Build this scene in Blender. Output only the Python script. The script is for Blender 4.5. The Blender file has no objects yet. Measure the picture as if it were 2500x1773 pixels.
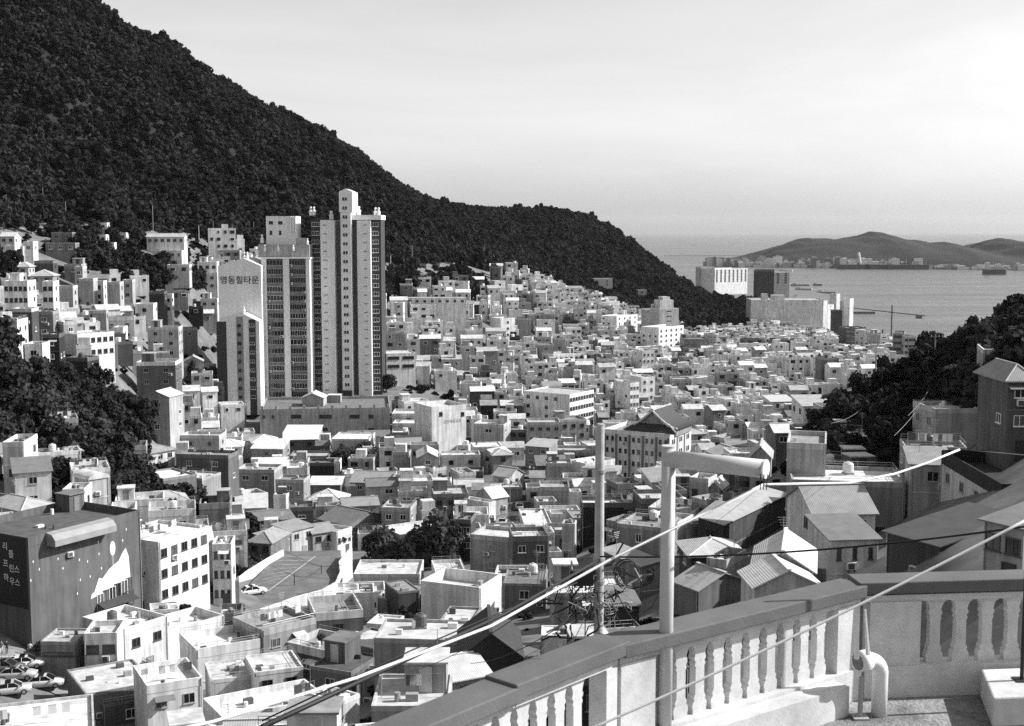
import bpy, bmesh, math, random
import numpy as np
from mathutils import Vector, Matrix
random.seed(7)
RNG = np.random.default_rng(7)
S = bpy.context.scene
COL = S.collection
R = math.radians
CAM_Z = 120.0
FPX = 3125.0
PITCH = math.atan(326 / FPX)

# ------------------------------------------------------------------ camera, sky, sun, exposure
cam_d = bpy.data.cameras.new('camera')
cam = bpy.data.objects.new('camera', cam_d)
COL.objects.link(cam)
cam.location = (0, 0, CAM_Z)
cam.rotation_euler = (math.pi / 2 - PITCH, 0, 0)
cam_d.sensor_width = 36
cam_d.sensor_fit = 'HORIZONTAL'
cam_d.lens = 45
cam_d.clip_start = 0.1
cam_d.clip_end = 60000
cam_d.dof.use_dof = True
cam_d.dof.focus_distance = 90
cam_d.dof.aperture_fstop = 9.0
S.camera = cam

SUN_AZ = 7.0      # degrees from +X towards +Y (sun stands to the right, a little beyond the town)
SUN_EL = 36.0
world = bpy.data.worlds.new('World')
S.world = world
world.use_nodes = True
nt = world.node_tree
nt.nodes.clear()
wo = nt.nodes.new('ShaderNodeOutputWorld')
bg = nt.nodes.new('ShaderNodeBackground')
sky = nt.nodes.new('ShaderNodeTexSky')
sky.sky_type = 'NISHITA'
sky.sun_disc = False
sky.sun_elevation = R(SUN_EL)
sky.sun_rotation = R(90 - SUN_AZ)
sky.altitude = 120
sky.air_density = 1.4
sky.dust_density = 1.4
bw = nt.nodes.new('ShaderNodeRGBToBW')
nt.links.new(sky.outputs[0], bw.inputs[0])
# thin high cloud: a few per cent of unevenness over the whole sky
tc = nt.nodes.new('ShaderNodeTexCoord')
vm = nt.nodes.new('ShaderNodeVectorMath'); vm.operation = 'MULTIPLY'; vm.inputs[1].default_value = (2.2, 2.2, 11.0)
nt.links.new(tc.outputs['Generated'], vm.inputs[0])
cn = nt.nodes.new('ShaderNodeTexNoise'); cn.inputs['Scale'].default_value = 1.6; cn.inputs['Detail'].default_value = 7; cn.inputs['Roughness'].default_value = 0.6; cn.inputs['Distortion'].default_value = 0.6
nt.links.new(vm.outputs[0], cn.inputs['Vector'])
cm = nt.nodes.new('ShaderNodeMapRange'); cm.inputs[1].default_value = 0.35; cm.inputs[2].default_value = 0.7; cm.inputs[3].default_value = 0.96; cm.inputs[4].default_value = 1.07
nt.links.new(cn.outputs[0], cm.inputs[0])
cx_ = nt.nodes.new('ShaderNodeMath'); cx_.operation = 'MULTIPLY'
nt.links.new(bw.outputs[0], cx_.inputs[0]); nt.links.new(cm.outputs[0], cx_.inputs[1])
nt.links.new(cx_.outputs[0], bg.inputs[0])
bg.inputs[1].default_value = 0.115
nt.links.new(bg.outputs[0], wo.inputs[0])

sun_d = bpy.data.lights.new('sun', 'SUN')
sun = bpy.data.objects.new('sun', sun_d)
COL.objects.link(sun)
sun_d.energy = 4.8
sun_d.angle = R(0.5)
sun_d.color = (1, 1, 1)
ce, se = math.cos(R(SUN_EL)), math.sin(R(SUN_EL))
SUNV = Vector((math.cos(R(SUN_AZ)) * ce, math.sin(R(SUN_AZ)) * ce, se))
sun.rotation_euler = SUNV.to_track_quat('Z', 'Y').to_euler()
sun.location = (0, 0, 400)

S.view_settings.view_transform = 'Standard'
S.view_settings.look = 'None'
S.view_settings.exposure = 0.6
S.view_settings.gamma = 1.0
S.view_settings.use_curve_mapping = False
S.cycles.max_bounces = 5
S.cycles.diffuse_bounces = 3
S.cycles.glossy_bounces = 3
S.cycles.transmission_bounces = 3
S.cycles.volume_bounces = 0
S.cycles.transparent_max_bounces = 6
S.cycles.use_adaptive_sampling = False
S.cycles.use_denoising = False
S.cycles.caustics_reflective = False
S.cycles.caustics_refractive = False

# ------------------------------------------------------------------ where a line of sight of the photograph meets the place
CP, SP = math.cos(PITCH), math.sin(PITCH)
def ray(u, v):
    a = (u - 1250) / FPX; b = -(v - 886.5) / FPX
    return (a, CP + b * SP, -SP + b * CP)
def at(u, v, Y):
    d = ray(u, v); t = Y / d[1]
    return Vector((d[0] * t, Y, CAM_Z + d[2] * t))
def onz(u, v, z):
    d = ray(u, v); t = (z - CAM_Z) / d[2]
    return Vector((d[0] * t, d[1] * t, z))
def proj(x, y, z):
    dz = z - CAM_Z
    f = y * CP - dz * SP
    up = y * SP + dz * CP
    return 1250 + FPX * x / f, 886.5 - FPX * up / f
REG = {'A': (0, 400, 3.61), 'B': (500, 400, 3.61), 'C': (900, 600, 3.61), 'D': (1400, 550, 3.61), 'E': (1875, 550, 3.61),
       'F': (0, 800, 3.61), 'G': (500, 850, 3.61), 'H': (900, 950, 3.61), 'I': (0, 1150, 3.61), 'J': (0, 1400, 4.354),
       'K': (400, 1250, 3.1056), 'L': (900, 1300, 3.4336), 'M': (1400, 950, 3.61), 'N': (1875, 750, 3.248),
       'O': (1400, 1350, 3.664), 'Q': (1875, 1250, 3.1056), 'S': (0, 0, 0.916), 'P': (0, 0, 1.0), 'T': (0, 1230, 6.247)}
def px(r, x, y):
    a, b, s = REG[r]
    return a + x / s, b + y / s

# ------------------------------------------------------------------ objects
def tag(o, label=None, cat=None, group=None, kind=None):
    if label: o['label'] = label
    if cat: o['category'] = cat
    if group: o['group'] = group
    if kind: o['kind'] = kind
    return o
def empty(name, loc, rz=0):
    o = bpy.data.objects.new(name, None)
    COL.objects.link(o)
    o.location = loc
    o.rotation_euler = (0, 0, rz)
    o.empty_display_size = 0.5
    return o
def ob(name, mesh, parent=None, loc=(0, 0, 0), rot=(0, 0, 0), scale=None):
    o = bpy.data.objects.new(name, mesh)
    COL.objects.link(o)
    if parent: o.parent = parent
    o.location = loc
    o.rotation_euler = rot
    if scale: o.scale = scale
    return o
class MB:
    def __init__(self):
        self.v = []; self.f = []; self.m = []
    def poly(self, pts, m=0):
        n = len(self.v)
        self.v.extend([tuple(p) for p in pts]); self.f.append(tuple(range(n, n + len(pts)))); self.m.append(m)
    def box(self, x0, y0, z0, x1, y1, z1, m=0):
        n = len(self.v)
        self.v += [(x0, y0, z0), (x1, y0, z0), (x1, y1, z0), (x0, y1, z0), (x0, y0, z1), (x1, y0, z1), (x1, y1, z1), (x0, y1, z1)]
        self.f += [(n, n + 3, n + 2, n + 1), (n + 4, n + 5, n + 6, n + 7), (n, n + 1, n + 5, n + 4), (n + 1, n + 2, n + 6, n + 5), (n + 2, n + 3, n + 7, n + 6), (n + 3, n, n + 4, n + 7)]
        self.m += [m] * 6
        return self
    def hexa(self, p, m=0):
        n = len(self.v)
        self.v += [tuple(q) for q in p]
        self.f += [(n, n + 3, n + 2, n + 1), (n + 4, n + 5, n + 6, n + 7), (n, n + 1, n + 5, n + 4), (n + 1, n + 2, n + 6, n + 5), (n + 2, n + 3, n + 7, n + 6), (n + 3, n, n + 4, n + 7)]
        self.m += [m] * 6
        return self
    def slab(self, a, b, c, d, t, m=0):
        """a thin plate through four points (counter-clockwise seen from above), t thick downwards"""
        return self.hexa([(q[0], q[1], q[2] - t) for q in (a, b, c, d)] + [a, b, c, d], m)
    def prism(self, pts, z0, z1, m=0):
        n = len(self.v); k = len(pts)
        self.v += [(p[0], p[1], z0) for p in pts] + [(p[0], p[1], z1) for p in pts]
        self.f += [tuple(range(n + k - 1, n - 1, -1)), tuple(range(n + k, n + 2 * k))] + [(n + i, n + (i + 1) % k, n + k + (i + 1) % k, n + k + i) for i in range(k)]
        self.m += [m] * (k + 2)
        return self
    def cyl(self, x, y, z0, z1, r0, r1=None, n=12, m=0):
        r1 = r0 if r1 is None else r1
        k = len(self.v)
        for z, r in ((z0, r0), (z1, r1)):
            for i in range(n):
                a = 2 * math.pi * i / n
                self.v.append((x + r * math.cos(a), y + r * math.sin(a), z))
        self.f += [(k + i, k + (i + 1) % n, k + n + (i + 1) % n, k + n + i) for i in range(n)]
        self.f += [tuple(range(k + n - 1, k - 1, -1)), tuple(range(k + n, k + 2 * n))]
        self.m += [m] * (n + 2)
        return self
    def lathe(self, prof, n=14, m=0, c=(0, 0)):
        for (r0, z0), (r1, z1) in zip(prof[:-1], prof[1:]):
            k = len(self.v)
            for z, r in ((z0, r0), (z1, r1)):
                for i in range(n):
                    a = 2 * math.pi * i / n
                    self.v.append((c[0] + r * math.cos(a), c[1] + r * math.sin(a), z))
            self.f += [(k + i, k + (i + 1) % n, k + n + (i + 1) % n, k + n + i) for i in range(n)]
            self.m += [m] * n
        return self
    def tube(self, pts, r, n=8, m=0, r1=None):
        pts = [Vector(p) for p in pts]
        k0 = len(self.v)
        up = Vector((0, 0, 1))
        for i, p in enumerate(pts):
            d = (pts[min(i + 1, len(pts) - 1)] - pts[max(i - 1, 0)]).normalized()
            s = d.cross(up)
            if s.length < 1e-3: s = d.cross(Vector((1, 0, 0)))
            s.normalize(); t = s.cross(d)
            rr = r if r1 is None else r + (r1 - r) * i / (len(pts) - 1)
            for j in range(n):
                a = 2 * math.pi * j / n
                self.v.append(tuple(p + s * (rr * math.cos(a)) + t * (rr * math.sin(a))))
        for i in range(len(pts) - 1):
            for j in range(n):
                a = k0 + i * n + j; b = k0 + i * n + (j + 1) % n
                self.f.append((a, b, b + n, a + n)); self.m.append(m)
        self.f += [tuple(range(k0 + n - 1, k0 - 1, -1)), tuple(range(k0 + (len(pts) - 1) * n, k0 + len(pts) * n))]
        self.m += [m, m]
        return self
    def mesh(self, name, mats, smooth=False):
        me = bpy.data.meshes.new(name)
        me.from_pydata(self.v, [], self.f)
        for q in (mats if isinstance(mats, (list, tuple)) else [mats]): me.materials.append(q)
        if any(self.m): me.polygons.foreach_set('material_index', self.m)
        if smooth: me.polygons.foreach_set('use_smooth', [True] * len(self.f))
        me.update()
        return me
    def build(self, name, mats, parent=None, loc=(0, 0, 0), rot=(0, 0, 0), smooth=False):
        return ob(name, self.mesh(name, mats, smooth), parent, loc, rot)

# ------------------------------------------------------------------ materials (the photograph is black and white, so all are greys)
MATS = {}
def surf(name, val, rough=0.85, var=0.25, scale=0.5, streak=0.0, bump=0.0, bscale=6.0, spec=0.3, metal=0.0, coord='pos'):
    if name in MATS: return MATS[name]
    m = bpy.data.materials.new(name); m.use_nodes = True
    t = m.node_tree; N = t.nodes; Lk = t.links
    b = N['Principled BSDF']
    b.inputs['Roughness'].default_value = rough
    b.inputs['Specular IOR Level'].default_value = spec
    b.inputs['Metallic'].default_value = metal
    b.inputs['Base Color'].default_value = (val, val, val, 1)
    if var or streak or bump:
        g = N.new('ShaderNodeNewGeometry')
        src = g.outputs['Position']
    if var:
        n = N.new('ShaderNodeTexNoise'); n.inputs['Scale'].default_value = scale; n.inputs['Detail'].default_value = 5
        n.inputs['Roughness'].default_value = 0.65
        Lk.new(src, n.inputs['Vector'])
        mr = N.new('ShaderNodeMapRange')
        mr.inputs[1].default_value = 0.3; mr.inputs[2].default_value = 0.7
        mr.inputs[3].default_value = val * (1 - var); mr.inputs[4].default_value = val * (1 + var * 0.35)
        Lk.new(n.outputs[0], mr.inputs[0])
        out = mr.outputs[0]
        if streak:
            mp = N.new('ShaderNodeVectorMath'); mp.operation = 'MULTIPLY'; mp.inputs[1].default_value = (1.6, 1.6, 0.12)
            Lk.new(src, mp.inputs[0])
            n2 = N.new('ShaderNodeTexNoise'); n2.inputs['Scale'].default_value = 1.0; n2.inputs['Detail'].default_value = 3
            Lk.new(mp.outputs[0], n2.inputs['Vector'])
            m2 = N.new('ShaderNodeMapRange'); m2.inputs[1].default_value = 0.35; m2.inputs[2].default_value = 0.62
            m2.inputs[3].default_value = 1 - streak; m2.inputs[4].default_value = 1.0
            Lk.new(n2.outputs[0], m2.inputs[0])
            mu = N.new('ShaderNodeMath'); mu.operation = 'MULTIPLY'
            Lk.new(out, mu.inputs[0]); Lk.new(m2.outputs[0], mu.inputs[1]); out = mu.outputs[0]
        Lk.new(out, b.inputs['Base Color'])
    if bump:
        n3 = N.new('ShaderNodeTexNoise'); n3.inputs['Scale'].default_value = bscale; n3.inputs['Detail'].default_value = 4
        Lk.new(src, n3.inputs['Vector'])
        bp = N.new('ShaderNodeBump'); bp.inputs['Strength'].default_value = bump; bp.inputs['Distance'].default_value = 0.05
        Lk.new(n3.outputs[0], bp.inputs['Height']); Lk.new(bp.outputs[0], b.inputs['Normal'])
    MATS[name] = m
    return m
WTONES = [0.03, 0.07, 0.13, 0.2, 0.3, 0.42, 0.56, 0.68, 0.78]
def wallmat(v):
    k = min(WTONES, key=lambda t: abs(t - v))
    return surf('painted wall %02d' % int(k * 100), k, 0.85, 0.24, 0.35, 0.34)
RTONES = [0.04, 0.1, 0.18, 0.28, 0.42, 0.56, 0.7]
def roofmat(v):
    k = min(RTONES, key=lambda t: abs(t - v))
    return surf('roof deck %02d' % int(k * 100), k, 0.8, 0.42, 0.7, 0.0)
def tinmat(v):
    """metal roofing sheet: ribs 0.25 m apart across the slope's run, drawn in fine relief"""
    nm = 'roof sheet %02d' % int(v * 100)
    if nm in MATS: return MATS[nm]
    m = surf(nm, v, 0.6, 0.25, 0.8, 0.0)
    t = m.node_tree; N = t.nodes
    tc = N.new('ShaderNodeTexCoord')
    w = N.new('ShaderNodeTexWave'); w.wave_type = 'BANDS'; w.bands_direction = 'X'; w.inputs['Scale'].default_value = 1.7
    t.links.new(tc.outputs['Object'], w.inputs['Vector'])
    bp = N.new('ShaderNodeBump'); bp.inputs['Strength'].default_value = 0.22; bp.inputs['Distance'].default_value = 0.05
    t.links.new(w.outputs['Fac'], bp.inputs['Height'])
    t.links.new(bp.outputs[0], N['Principled BSDF'].inputs['Normal'])
    return m
GLASS = surf('window glass', 0.015, 0.12, 0, spec=0.5)
GLASS_P = surf('window glass with pale blind', 0.12, 0.3, 0.5, 1.5, spec=0.5)
FRAME_W = surf('white window frame', 0.72, 0.5, 0)
FRAME_D = surf('dark window frame', 0.08, 0.5, 0)
FRAME_G = surf('aluminium frame', 0.35, 0.4, 0)
CONC = surf('bare concrete', 0.34, 0.9, 0.3, 1.2, 0.2)
CONC_D = surf('weathered concrete', 0.17, 0.9, 0.35, 0.9, 0.25)
PLAST = surf('white plastic', 0.75, 0.35, 0.06, 2.0)
DARK = surf('dark painted metal', 0.03, 0.5, 0.2, 2.0)
STEEL = surf('galvanised steel', 0.4, 0.45, 0.2, 3.0, metal=0.4)
TANKB = surf('dark plastic tank', 0.09, 0.45, 0.15, 1.5)
TANKL = surf('pale plastic tank', 0.62, 0.4, 0.12, 1.5)
ASPH = surf('asphalt', 0.055, 0.9, 0.35, 0.7, 0)
GROUND = surf('trodden ground and concrete lanes', 0.17, 0.95, 0.5, 0.25)
SOIL = surf('forest floor', 0.015, 0.95, 0.5, 0.2)
BARK = surf('bark', 0.06, 0.9, 0.4, 3)
WIRE_D = surf('black cable sheath', 0.02, 0.6, 0)
ROPE_W = surf('white rope', 0.72, 0.8, 0.1, 20)
def leafmat(name, v):
    if name in MATS: return MATS[name]
    m = bpy.data.materials.new(name); m.use_nodes = True
    t = m.node_tree; N = t.nodes; Lk = t.links
    N.remove(N['Principled BSDF'])
    g = N.new('ShaderNodeNewGeometry')
    n = N.new('ShaderNodeTexNoise'); n.inputs['Scale'].default_value = 0.35; n.inputs['Detail'].default_value = 3
    Lk.new(g.outputs['Position'], n.inputs['Vector'])
    mr = N.new('ShaderNodeMapRange'); mr.inputs[1].default_value = 0.3; mr.inputs[2].default_value = 0.7
    mr.inputs[3].default_value = v * 0.45; mr.inputs[4].default_value = v * 1.5
    Lk.new(n.outputs[0], mr.inputs[0])
    n2 = N.new('ShaderNodeTexNoise'); n2.inputs['Scale'].default_value = 0.03; n2.inputs['Detail'].default_value = 4
    Lk.new(g.outputs['Position'], n2.inputs['Vector'])
    m2 = N.new('ShaderNodeMapRange'); m2.inputs[1].default_value = 0.35; m2.inputs[2].default_value = 0.65; m2.inputs[3].default_value = 0.6; m2.inputs[4].default_value = 1.35
    Lk.new(n2.outputs[0], m2.inputs[0])
    mu = N.new('ShaderNodeMath'); mu.operation = 'MULTIPLY'; Lk.new(mr.outputs[0], mu.inputs[0]); Lk.new(m2.outputs[0], mu.inputs[1]); mr = mu
    d = N.new('ShaderNodeBsdfDiffuse'); tr = N.new('ShaderNodeBsdfTranslucent')
    Lk.new(mr.outputs[0], d.inputs[0]); Lk.new(mr.outputs[0], tr.inputs[0])
    mx = N.new('ShaderNodeMixShader'); mx.inputs[0].default_value = 0.2
    Lk.new(d.outputs[0], mx.inputs[1]); Lk.new(tr.outputs[0], mx.inputs[2])
    Lk.new(mx.outputs[0], N['Material Output'].inputs[0])
    MATS[name] = m
    return m
LEAF = leafmat('dark leaves', 0.04)
LEAF_F = leafmat('forest leaves', 0.028)
LEAF_L = leafmat('lighter leaves', 0.07)

# ------------------------------------------------------------------ the lie of the land, from levelled points (u, v, distance)
CTRL = [(80, 1605, 147), (100, 1690, 143), (-300, 1650, 140), (620, 1445, 200), (700, 1330, 245), (1290, 1180, 300), (1310, 1280, 262), (950, 1370, 235),
 (800, 1095, 360), (500, 1095, 355), (640, 1088, 368), (790, 1088, 368), (940, 1085, 368), (750, 965, 420), (550, 985, 420), (950, 965, 425), (1600, 1160, 345), (1000, 1075, 370), (1200, 1000, 430), (1500, 930, 530), (1800, 900, 590),
 (1700, 838, 800), (1950, 815, 1000), (2080, 890, 600), (2250, 870, 640), (1450, 860, 690), (1600, 815, 930),
 (100, 850, 300), (300, 880, 330), (450, 905, 400), (500, 985, 385), (250, 605, 450), (430, 605, 470), (0, 560, 430), (-250, 540, 420), (480, 650, 500), (100, 500, 520), (-200, 470, 480),
 (200, 720, 400), (0, 720, 370), (400, 760, 430), (-250, 760, 330),
 (100, 1080, 240), (250, 1180, 235), (450, 1270, 240), (0, 880, 260), (-250, 950, 220), (60, 1230, 192), (-250, 1300, 180), (300, 1500, 170), (430, 1420, 185),
 (1100, 700, 620), (1000, 660, 610), (1200, 690, 680), (1300, 722, 720), (1400, 745, 780), (1000, 810, 520), (1000, 900, 460), (1200, 860, 560), (1400, 840, 660), (930, 655, 570), (1110, 650, 690), (1220, 670, 760), (1350, 700, 850), (1480, 750, 900), (1580, 772, 960), (1680, 790, 1010),
 (240, 29, 900), (-300, -297, 800), (0, -94, 850), (500, 197, 950), (700, 296, 1000), (900, 415, 1050), (1125, 552, 1150), (300, 350, 700), (600, 450, 720), (900, 550, 800), (0, 250, 640), (-300, 150, 600),
 (1200, 541, 1500), (1300, 543, 1500), (1400, 557, 1500), (1480, 587, 1500), (1600, 663, 1450), (1680, 714, 1350), (1760, 770, 1130), (1840, 735, 1180), (1300, 640, 1000), (1500, 715, 1050),
 (2520, 795, 230), (2400, 915, 205), (2250, 975, 222), (2050, 1050, 250), (1980, 1110, 285), (2560, 800, 330), (2720, 730, 260)]
NEARC = [(2300, 1200, 90, 5), (2400, 1350, 70, 7), (1900, 1450, 60, 9), (1600, 1460, 60, 9), (1200, 1520, 75, 10), (1000, 1620, 90, 9), (700, 1680, 122, 5), (450, 1690, 135, 3), (900, 1470, 165, 5), (1300, 1370, 150, 7), (1500, 1310, 152, 8), (1700, 1260, 142, 7), (1900, 1260, 130, 6), (2150, 1310, 88, 7), (2110, 1160, 150, 6), (1600, 1210, 205, 5), (1850, 1130, 210, 4), (2650, 1200, 80, 4), (300, 1790, 118, 4), (-300, 1790, 110, 4), (1450, 1420, 100, 10), (1800, 1330, 95, 8), (1200, 1400, 120, 8), (2050, 1380, 75, 8)]
cpts = [at(*c) for c in CTRL]
cw = [(p.x, p.y, p.z) for p in cpts]
cw += [(*at(a, b, c)[:2], at(a, b, c).z - e) for a, b, c, e in NEARC]
cw += [(300, 1330, -8), (480, 1130, -8), (560, 1050, -8), (800, 1100, -10), (250, 1500, -8), (700, 800, -6), (500, 850, 12), (420, 900, 22), (160, 1700, -8), (-100, 1900, 60), (-700, 1600, 200), (-900, 900, 330), (900, 1500, -12), (420, 640, 50), (700, 560, 40), (500, 400, 100), (300, 240, 128), (200, 100, 124),
       (0, 12, 107), (20, 10, 111), (-20, 12, 103), (0, 30, 101), (25, 32, 103), (-25, 35, 95), (0, 45, 96), (20, 48, 97), (-20, 50, 90), (0, -30, 118), (60, -20, 122), (-60, -20, 112), (-120, 40, 95), (-220, 100, 95), (-500, 250, 160), (60, 30, 114), (100, 50, 118)]
cw = np.array(cw)
def warp(x, y):
    yy = np.maximum(y, -45) + 70.0
    return np.stack([3.0 * x / yy, np.log(yy) * 1.1], -1)
cuv = warp(cw[:, 0], cw[:, 1])
def tpsk(a, b):
    d2 = ((a[:, None, :] - b[None, :, :]) ** 2).sum(-1)
    return 0.5 * d2 * np.log(d2 + 1e-12)
n = len(cw)
K = tpsk(cuv, cuv) + np.eye(n) * 2e-3
Pm = np.concatenate([np.ones((n, 1)), cuv], 1)
Am = np.block([[K, Pm], [Pm.T, np.zeros((3, 3))]])
sol = np.linalg.solve(Am, np.concatenate([cw[:, 2], np.zeros(3)]))
SG = np.linspace(-3.6, 3.6, 260)
TG = np.linspace(math.log(32) * 1.1, math.log(2100) * 1.1, 330)
ss, tt = np.meshgrid(SG, TG)
q = np.stack([ss.ravel(), tt.ravel()], -1)
ZG = np.concatenate([tpsk(q[i:i + 20000], cuv) @ sol[:n] + sol[n] + q[i:i + 20000] @ sol[n + 1:] for i in range(0, len(q), 20000)]).reshape(ss.shape)
ZG = np.maximum(ZG, -14)
YG = np.exp(tt / 1.1) - 70.0
XG = ss * (YG + 70.0) / 3.0
_k = np.hypot(XG, YG - 8)
ZG = np.where(_k < 34, np.minimum(ZG, 110 + 0 * ZG), ZG)
_m = np.clip((YG - 480) / 200, 0, 1) * np.clip((ZG - 95) / 60, 0, 1)
ZG = ZG + _m * (4.5 * np.sin(XG * .045 + 2 * np.sin(YG * .013)) + 3.5 * np.sin(XG * .11 + YG * .05) + 2 * np.sin(YG * .12 - XG * .06)) * np.clip(1.2 - np.abs(YG - 760) / 500, .25, 1)
def H(x, y):
    x = np.asarray(x, float); y = np.asarray(y, float)
    w = warp(x, y)
    i = np.clip((w[..., 0] - SG[0]) / (SG[1] - SG[0]), 0, len(SG) - 1.001)
    j = np.clip((w[..., 1] - TG[0]) / (TG[1] - TG[0]), 0, len(TG) - 1.001)
    i0 = i.astype(int); j0 = j.astype(int); a = i - i0; b = j - j0
    return (ZG[j0, i0] * (1 - a) * (1 - b) + ZG[j0, i0 + 1] * a * (1 - b) + ZG[j0 + 1, i0] * (1 - a) * b + ZG[j0 + 1, i0 + 1] * a * b)
YS = np.concatenate([np.arange(22, 300, 0.5), np.arange(300, 1800, 1.5)])
def hit(u, v, up=0.0, ymin=22):
    """first point of the line of sight that lies `up` metres above the land"""
    d = ray(u, v)
    t = YS / d[1]
    dz = CAM_Z + d[2] * t - (H(d[0] * t, YS) + up)
    k = np.nonzero((dz[1:] <= 0) & (dz[:-1] > 0) & (YS[1:] >= max(ymin, 38)))[0]
    if len(k) == 0: return None
    k = k[0] + 1
    a, b = dz[k - 1], dz[k]
    Y = YS[k - 1] + (YS[k] - YS[k - 1]) * (a / (a - b))
    return at(u, v, float(Y))
# ------------------------------------------------------------------ ground, mountain, sea, far shore, air
TREELINE = [(-900, 440), (-300, 470), (0, 500), (110, 545), (200, 530), (290, 560), (450, 562), (520, 590), (640, 640), (930, 640), (1010, 645), (1110, 640), (1210, 668), (1330, 692), (1430, 722), (1500, 748),
            (1560, 765), (1640, 780), (1700, 802), (1835, 800), (1850, 720), (1860, 600)]
def treeline(u):
    return np.interp(u, [p[0] for p in TREELINE], [p[1] for p in TREELINE])
def inpoly(px_, py_, poly):
    c = np.zeros(np.shape(px_), bool)
    n_ = len(poly)
    for i in range(n_):
        x1, y1 = poly[i]; x2, y2 = poly[(i + 1) % n_]
        if y1 == y2: continue
        k = ((y1 > py_) != (y2 > py_)) & (px_ < (x2 - x1) * (py_ - y1) / (y2 - y1) + x1)
        c ^= k
    return c
PU, PV = proj(XG, np.maximum(YG, 5), ZG)
def is_forest(x, y, z):
    u, v = proj(x, y, z)
    return (y > 430) & (v < treeline(u)) & (u < 1845) & (z > 6) | ((y > 1080) & (u < 1845) & (z > 6))
FM = is_forest(XG, YG, ZG)
nr, nc = XG.shape
def sheet(name, keep, mat):
    idx = np.arange(nr * nc).reshape(nr, nc)
    qd = np.stack([idx[:-1, :-1], idx[:-1, 1:], idx[1:, 1:], idx[1:, :-1]], -1)[keep]
    used = np.unique(qd)
    re_ = -np.ones(nr * nc, int); re_[used] = np.arange(len(used))
    V = np.stack([XG.ravel(), YG.ravel(), ZG.ravel()], -1)[used]
    me = bpy.data.meshes.new(name)
    me.from_pydata(V.tolist(), [], re_[qd].tolist())
    me.materials.append(mat)
    me.polygons.foreach_set('use_smooth', [True] * len(me.polygons))
    o = ob(name, me)
    o['kind'] = 'structure'
    return o
fq = FM[:-1, :-1]
sheet('ground', ~fq, GROUND)
sheet('mountain', fq, SOIL)

# sea
WATER = bpy.data.materials.new('sea water'); WATER.use_nodes = True
t = WATER.node_tree; b = t.nodes['Principled BSDF']
b.inputs['Base Color'].default_value = (0.1, 0.1, 0.1, 1); b.inputs['Roughness'].default_value = 0.28; b.inputs['IOR'].default_value = 1.33
g = t.nodes.new('ShaderNodeNewGeometry')
mp = t.nodes.new('ShaderNodeVectorMath'); mp.operation = 'MULTIPLY'; mp.inputs[1].default_value = (0.0022, 0.012, 0.01)
t.links.new(g.outputs['Position'], mp.inputs[0])
nz = t.nodes.new('ShaderNodeTexNoise'); nz.inputs['Scale'].default_value = 1.0; nz.inputs['Detail'].default_value = 8; nz.inputs['Roughness'].default_value = 0.7
t.links.new(mp.outputs[0], nz.inputs['Vector'])
mr = t.nodes.new('ShaderNodeMapRange'); mr.inputs[1].default_value = 0.35; mr.inputs[2].default_value = 0.65; mr.inputs[3].default_value = 0.17; mr.inputs[4].default_value = 0.42
t.links.new(nz.outputs[0], mr.inputs[0]); t.links.new(mr.outputs[0], b.inputs['Roughness'])
mp2 = t.nodes.new('ShaderNodeVectorMath'); mp2.operation = 'MULTIPLY'; mp2.inputs[1].default_value = (0.06, 0.16, 0.1)
t.links.new(g.outputs['Position'], mp2.inputs[0])
nz2 = t.nodes.new('ShaderNodeTexNoise'); nz2.inputs['Scale'].default_value = 1.0; nz2.inputs['Detail'].default_value = 5
t.links.new(mp2.outputs[0], nz2.inputs['Vector'])
bp = t.nodes.new('ShaderNodeBump'); bp.inputs['Strength'].default_value = 1.0; bp.inputs['Distance'].default_value = 4.0
t.links.new(nz2.outputs[0], bp.inputs['Height']); t.links.new(bp.outputs[0], b.inputs['Normal'])
me = bpy.data.meshes.new('sea')
me.from_pydata([(-20000, 700, 0), (20000, 700, 0), (20000, 38000, 0), (-20000, 38000, 0)], [], [(0, 1, 2, 3)])
me.materials.append(WATER)
sea = ob('sea', me); sea['kind'] = 'structure'

# hills across the bay: skyline in the photograph, one length of land about 4.3 km away
SKYL = [(1700, 650), (1790, 641), (1850, 628), (1880, 611), (1930, 592), (1960, 586), (2000, 584), (2040, 582), (2085, 569), (2110, 570), (2150, 582), (2190, 588), (2215, 587), (2250, 596), (2285, 607), (2310, 607), (2345, 590), (2370, 585), (2435, 588), (2465, 581), (2500, 579), (2560, 584), (2640, 592), (2760, 612), (2860, 640)]
xs = np.linspace(560, 2300, 240)
NY = 34
V = []; 
for j in range(NY):
    w = j / (NY - 1)
    Y = 4150 + 1300 * w
    for x in xs:
        u, v = proj(x, 4650, 0.0)
        zt = at(u, float(np.interp(u, [a for a, b_ in SKYL], [b_ for a, b_ in SKYL])), 4650).z
        base = (x - 650) * 0.0
        prof = math.sin(math.pi * min(1.0, w * 1.02) ** 0.9) ** 0.75 if 0 < w < 1 else 0
        nzv = 14 * math.sin(x * 0.021 + 3 * math.sin(Y * 0.006)) + 9 * math.sin(x * 0.05 + Y * 0.03)
        V.append((x, Y - (x - 650) * 0.42, max(-3.0, zt) * prof + nzv * prof * (1 - abs(2 * w - 1)) * 0.5 * (zt > 15) - 2))
F_ = [(j * 240 + i, j * 240 + i + 1, (j + 1) * 240 + i + 1, (j + 1) * 240 + i) for j in range(NY - 1) for i in range(239)]
me = bpy.data.meshes.new('far_hills'); me.from_pydata(V, [], F_); me.materials.append(surf('wooded far hills', 0.02, 0.95, 0.4, 0.02))
me.polygons.foreach_set('use_smooth', [True] * len(F_))
fh = ob('far_hills', me); fh['kind'] = 'structure'
def shoreY(x): return 4150 - (x - 650) * 0.42
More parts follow.
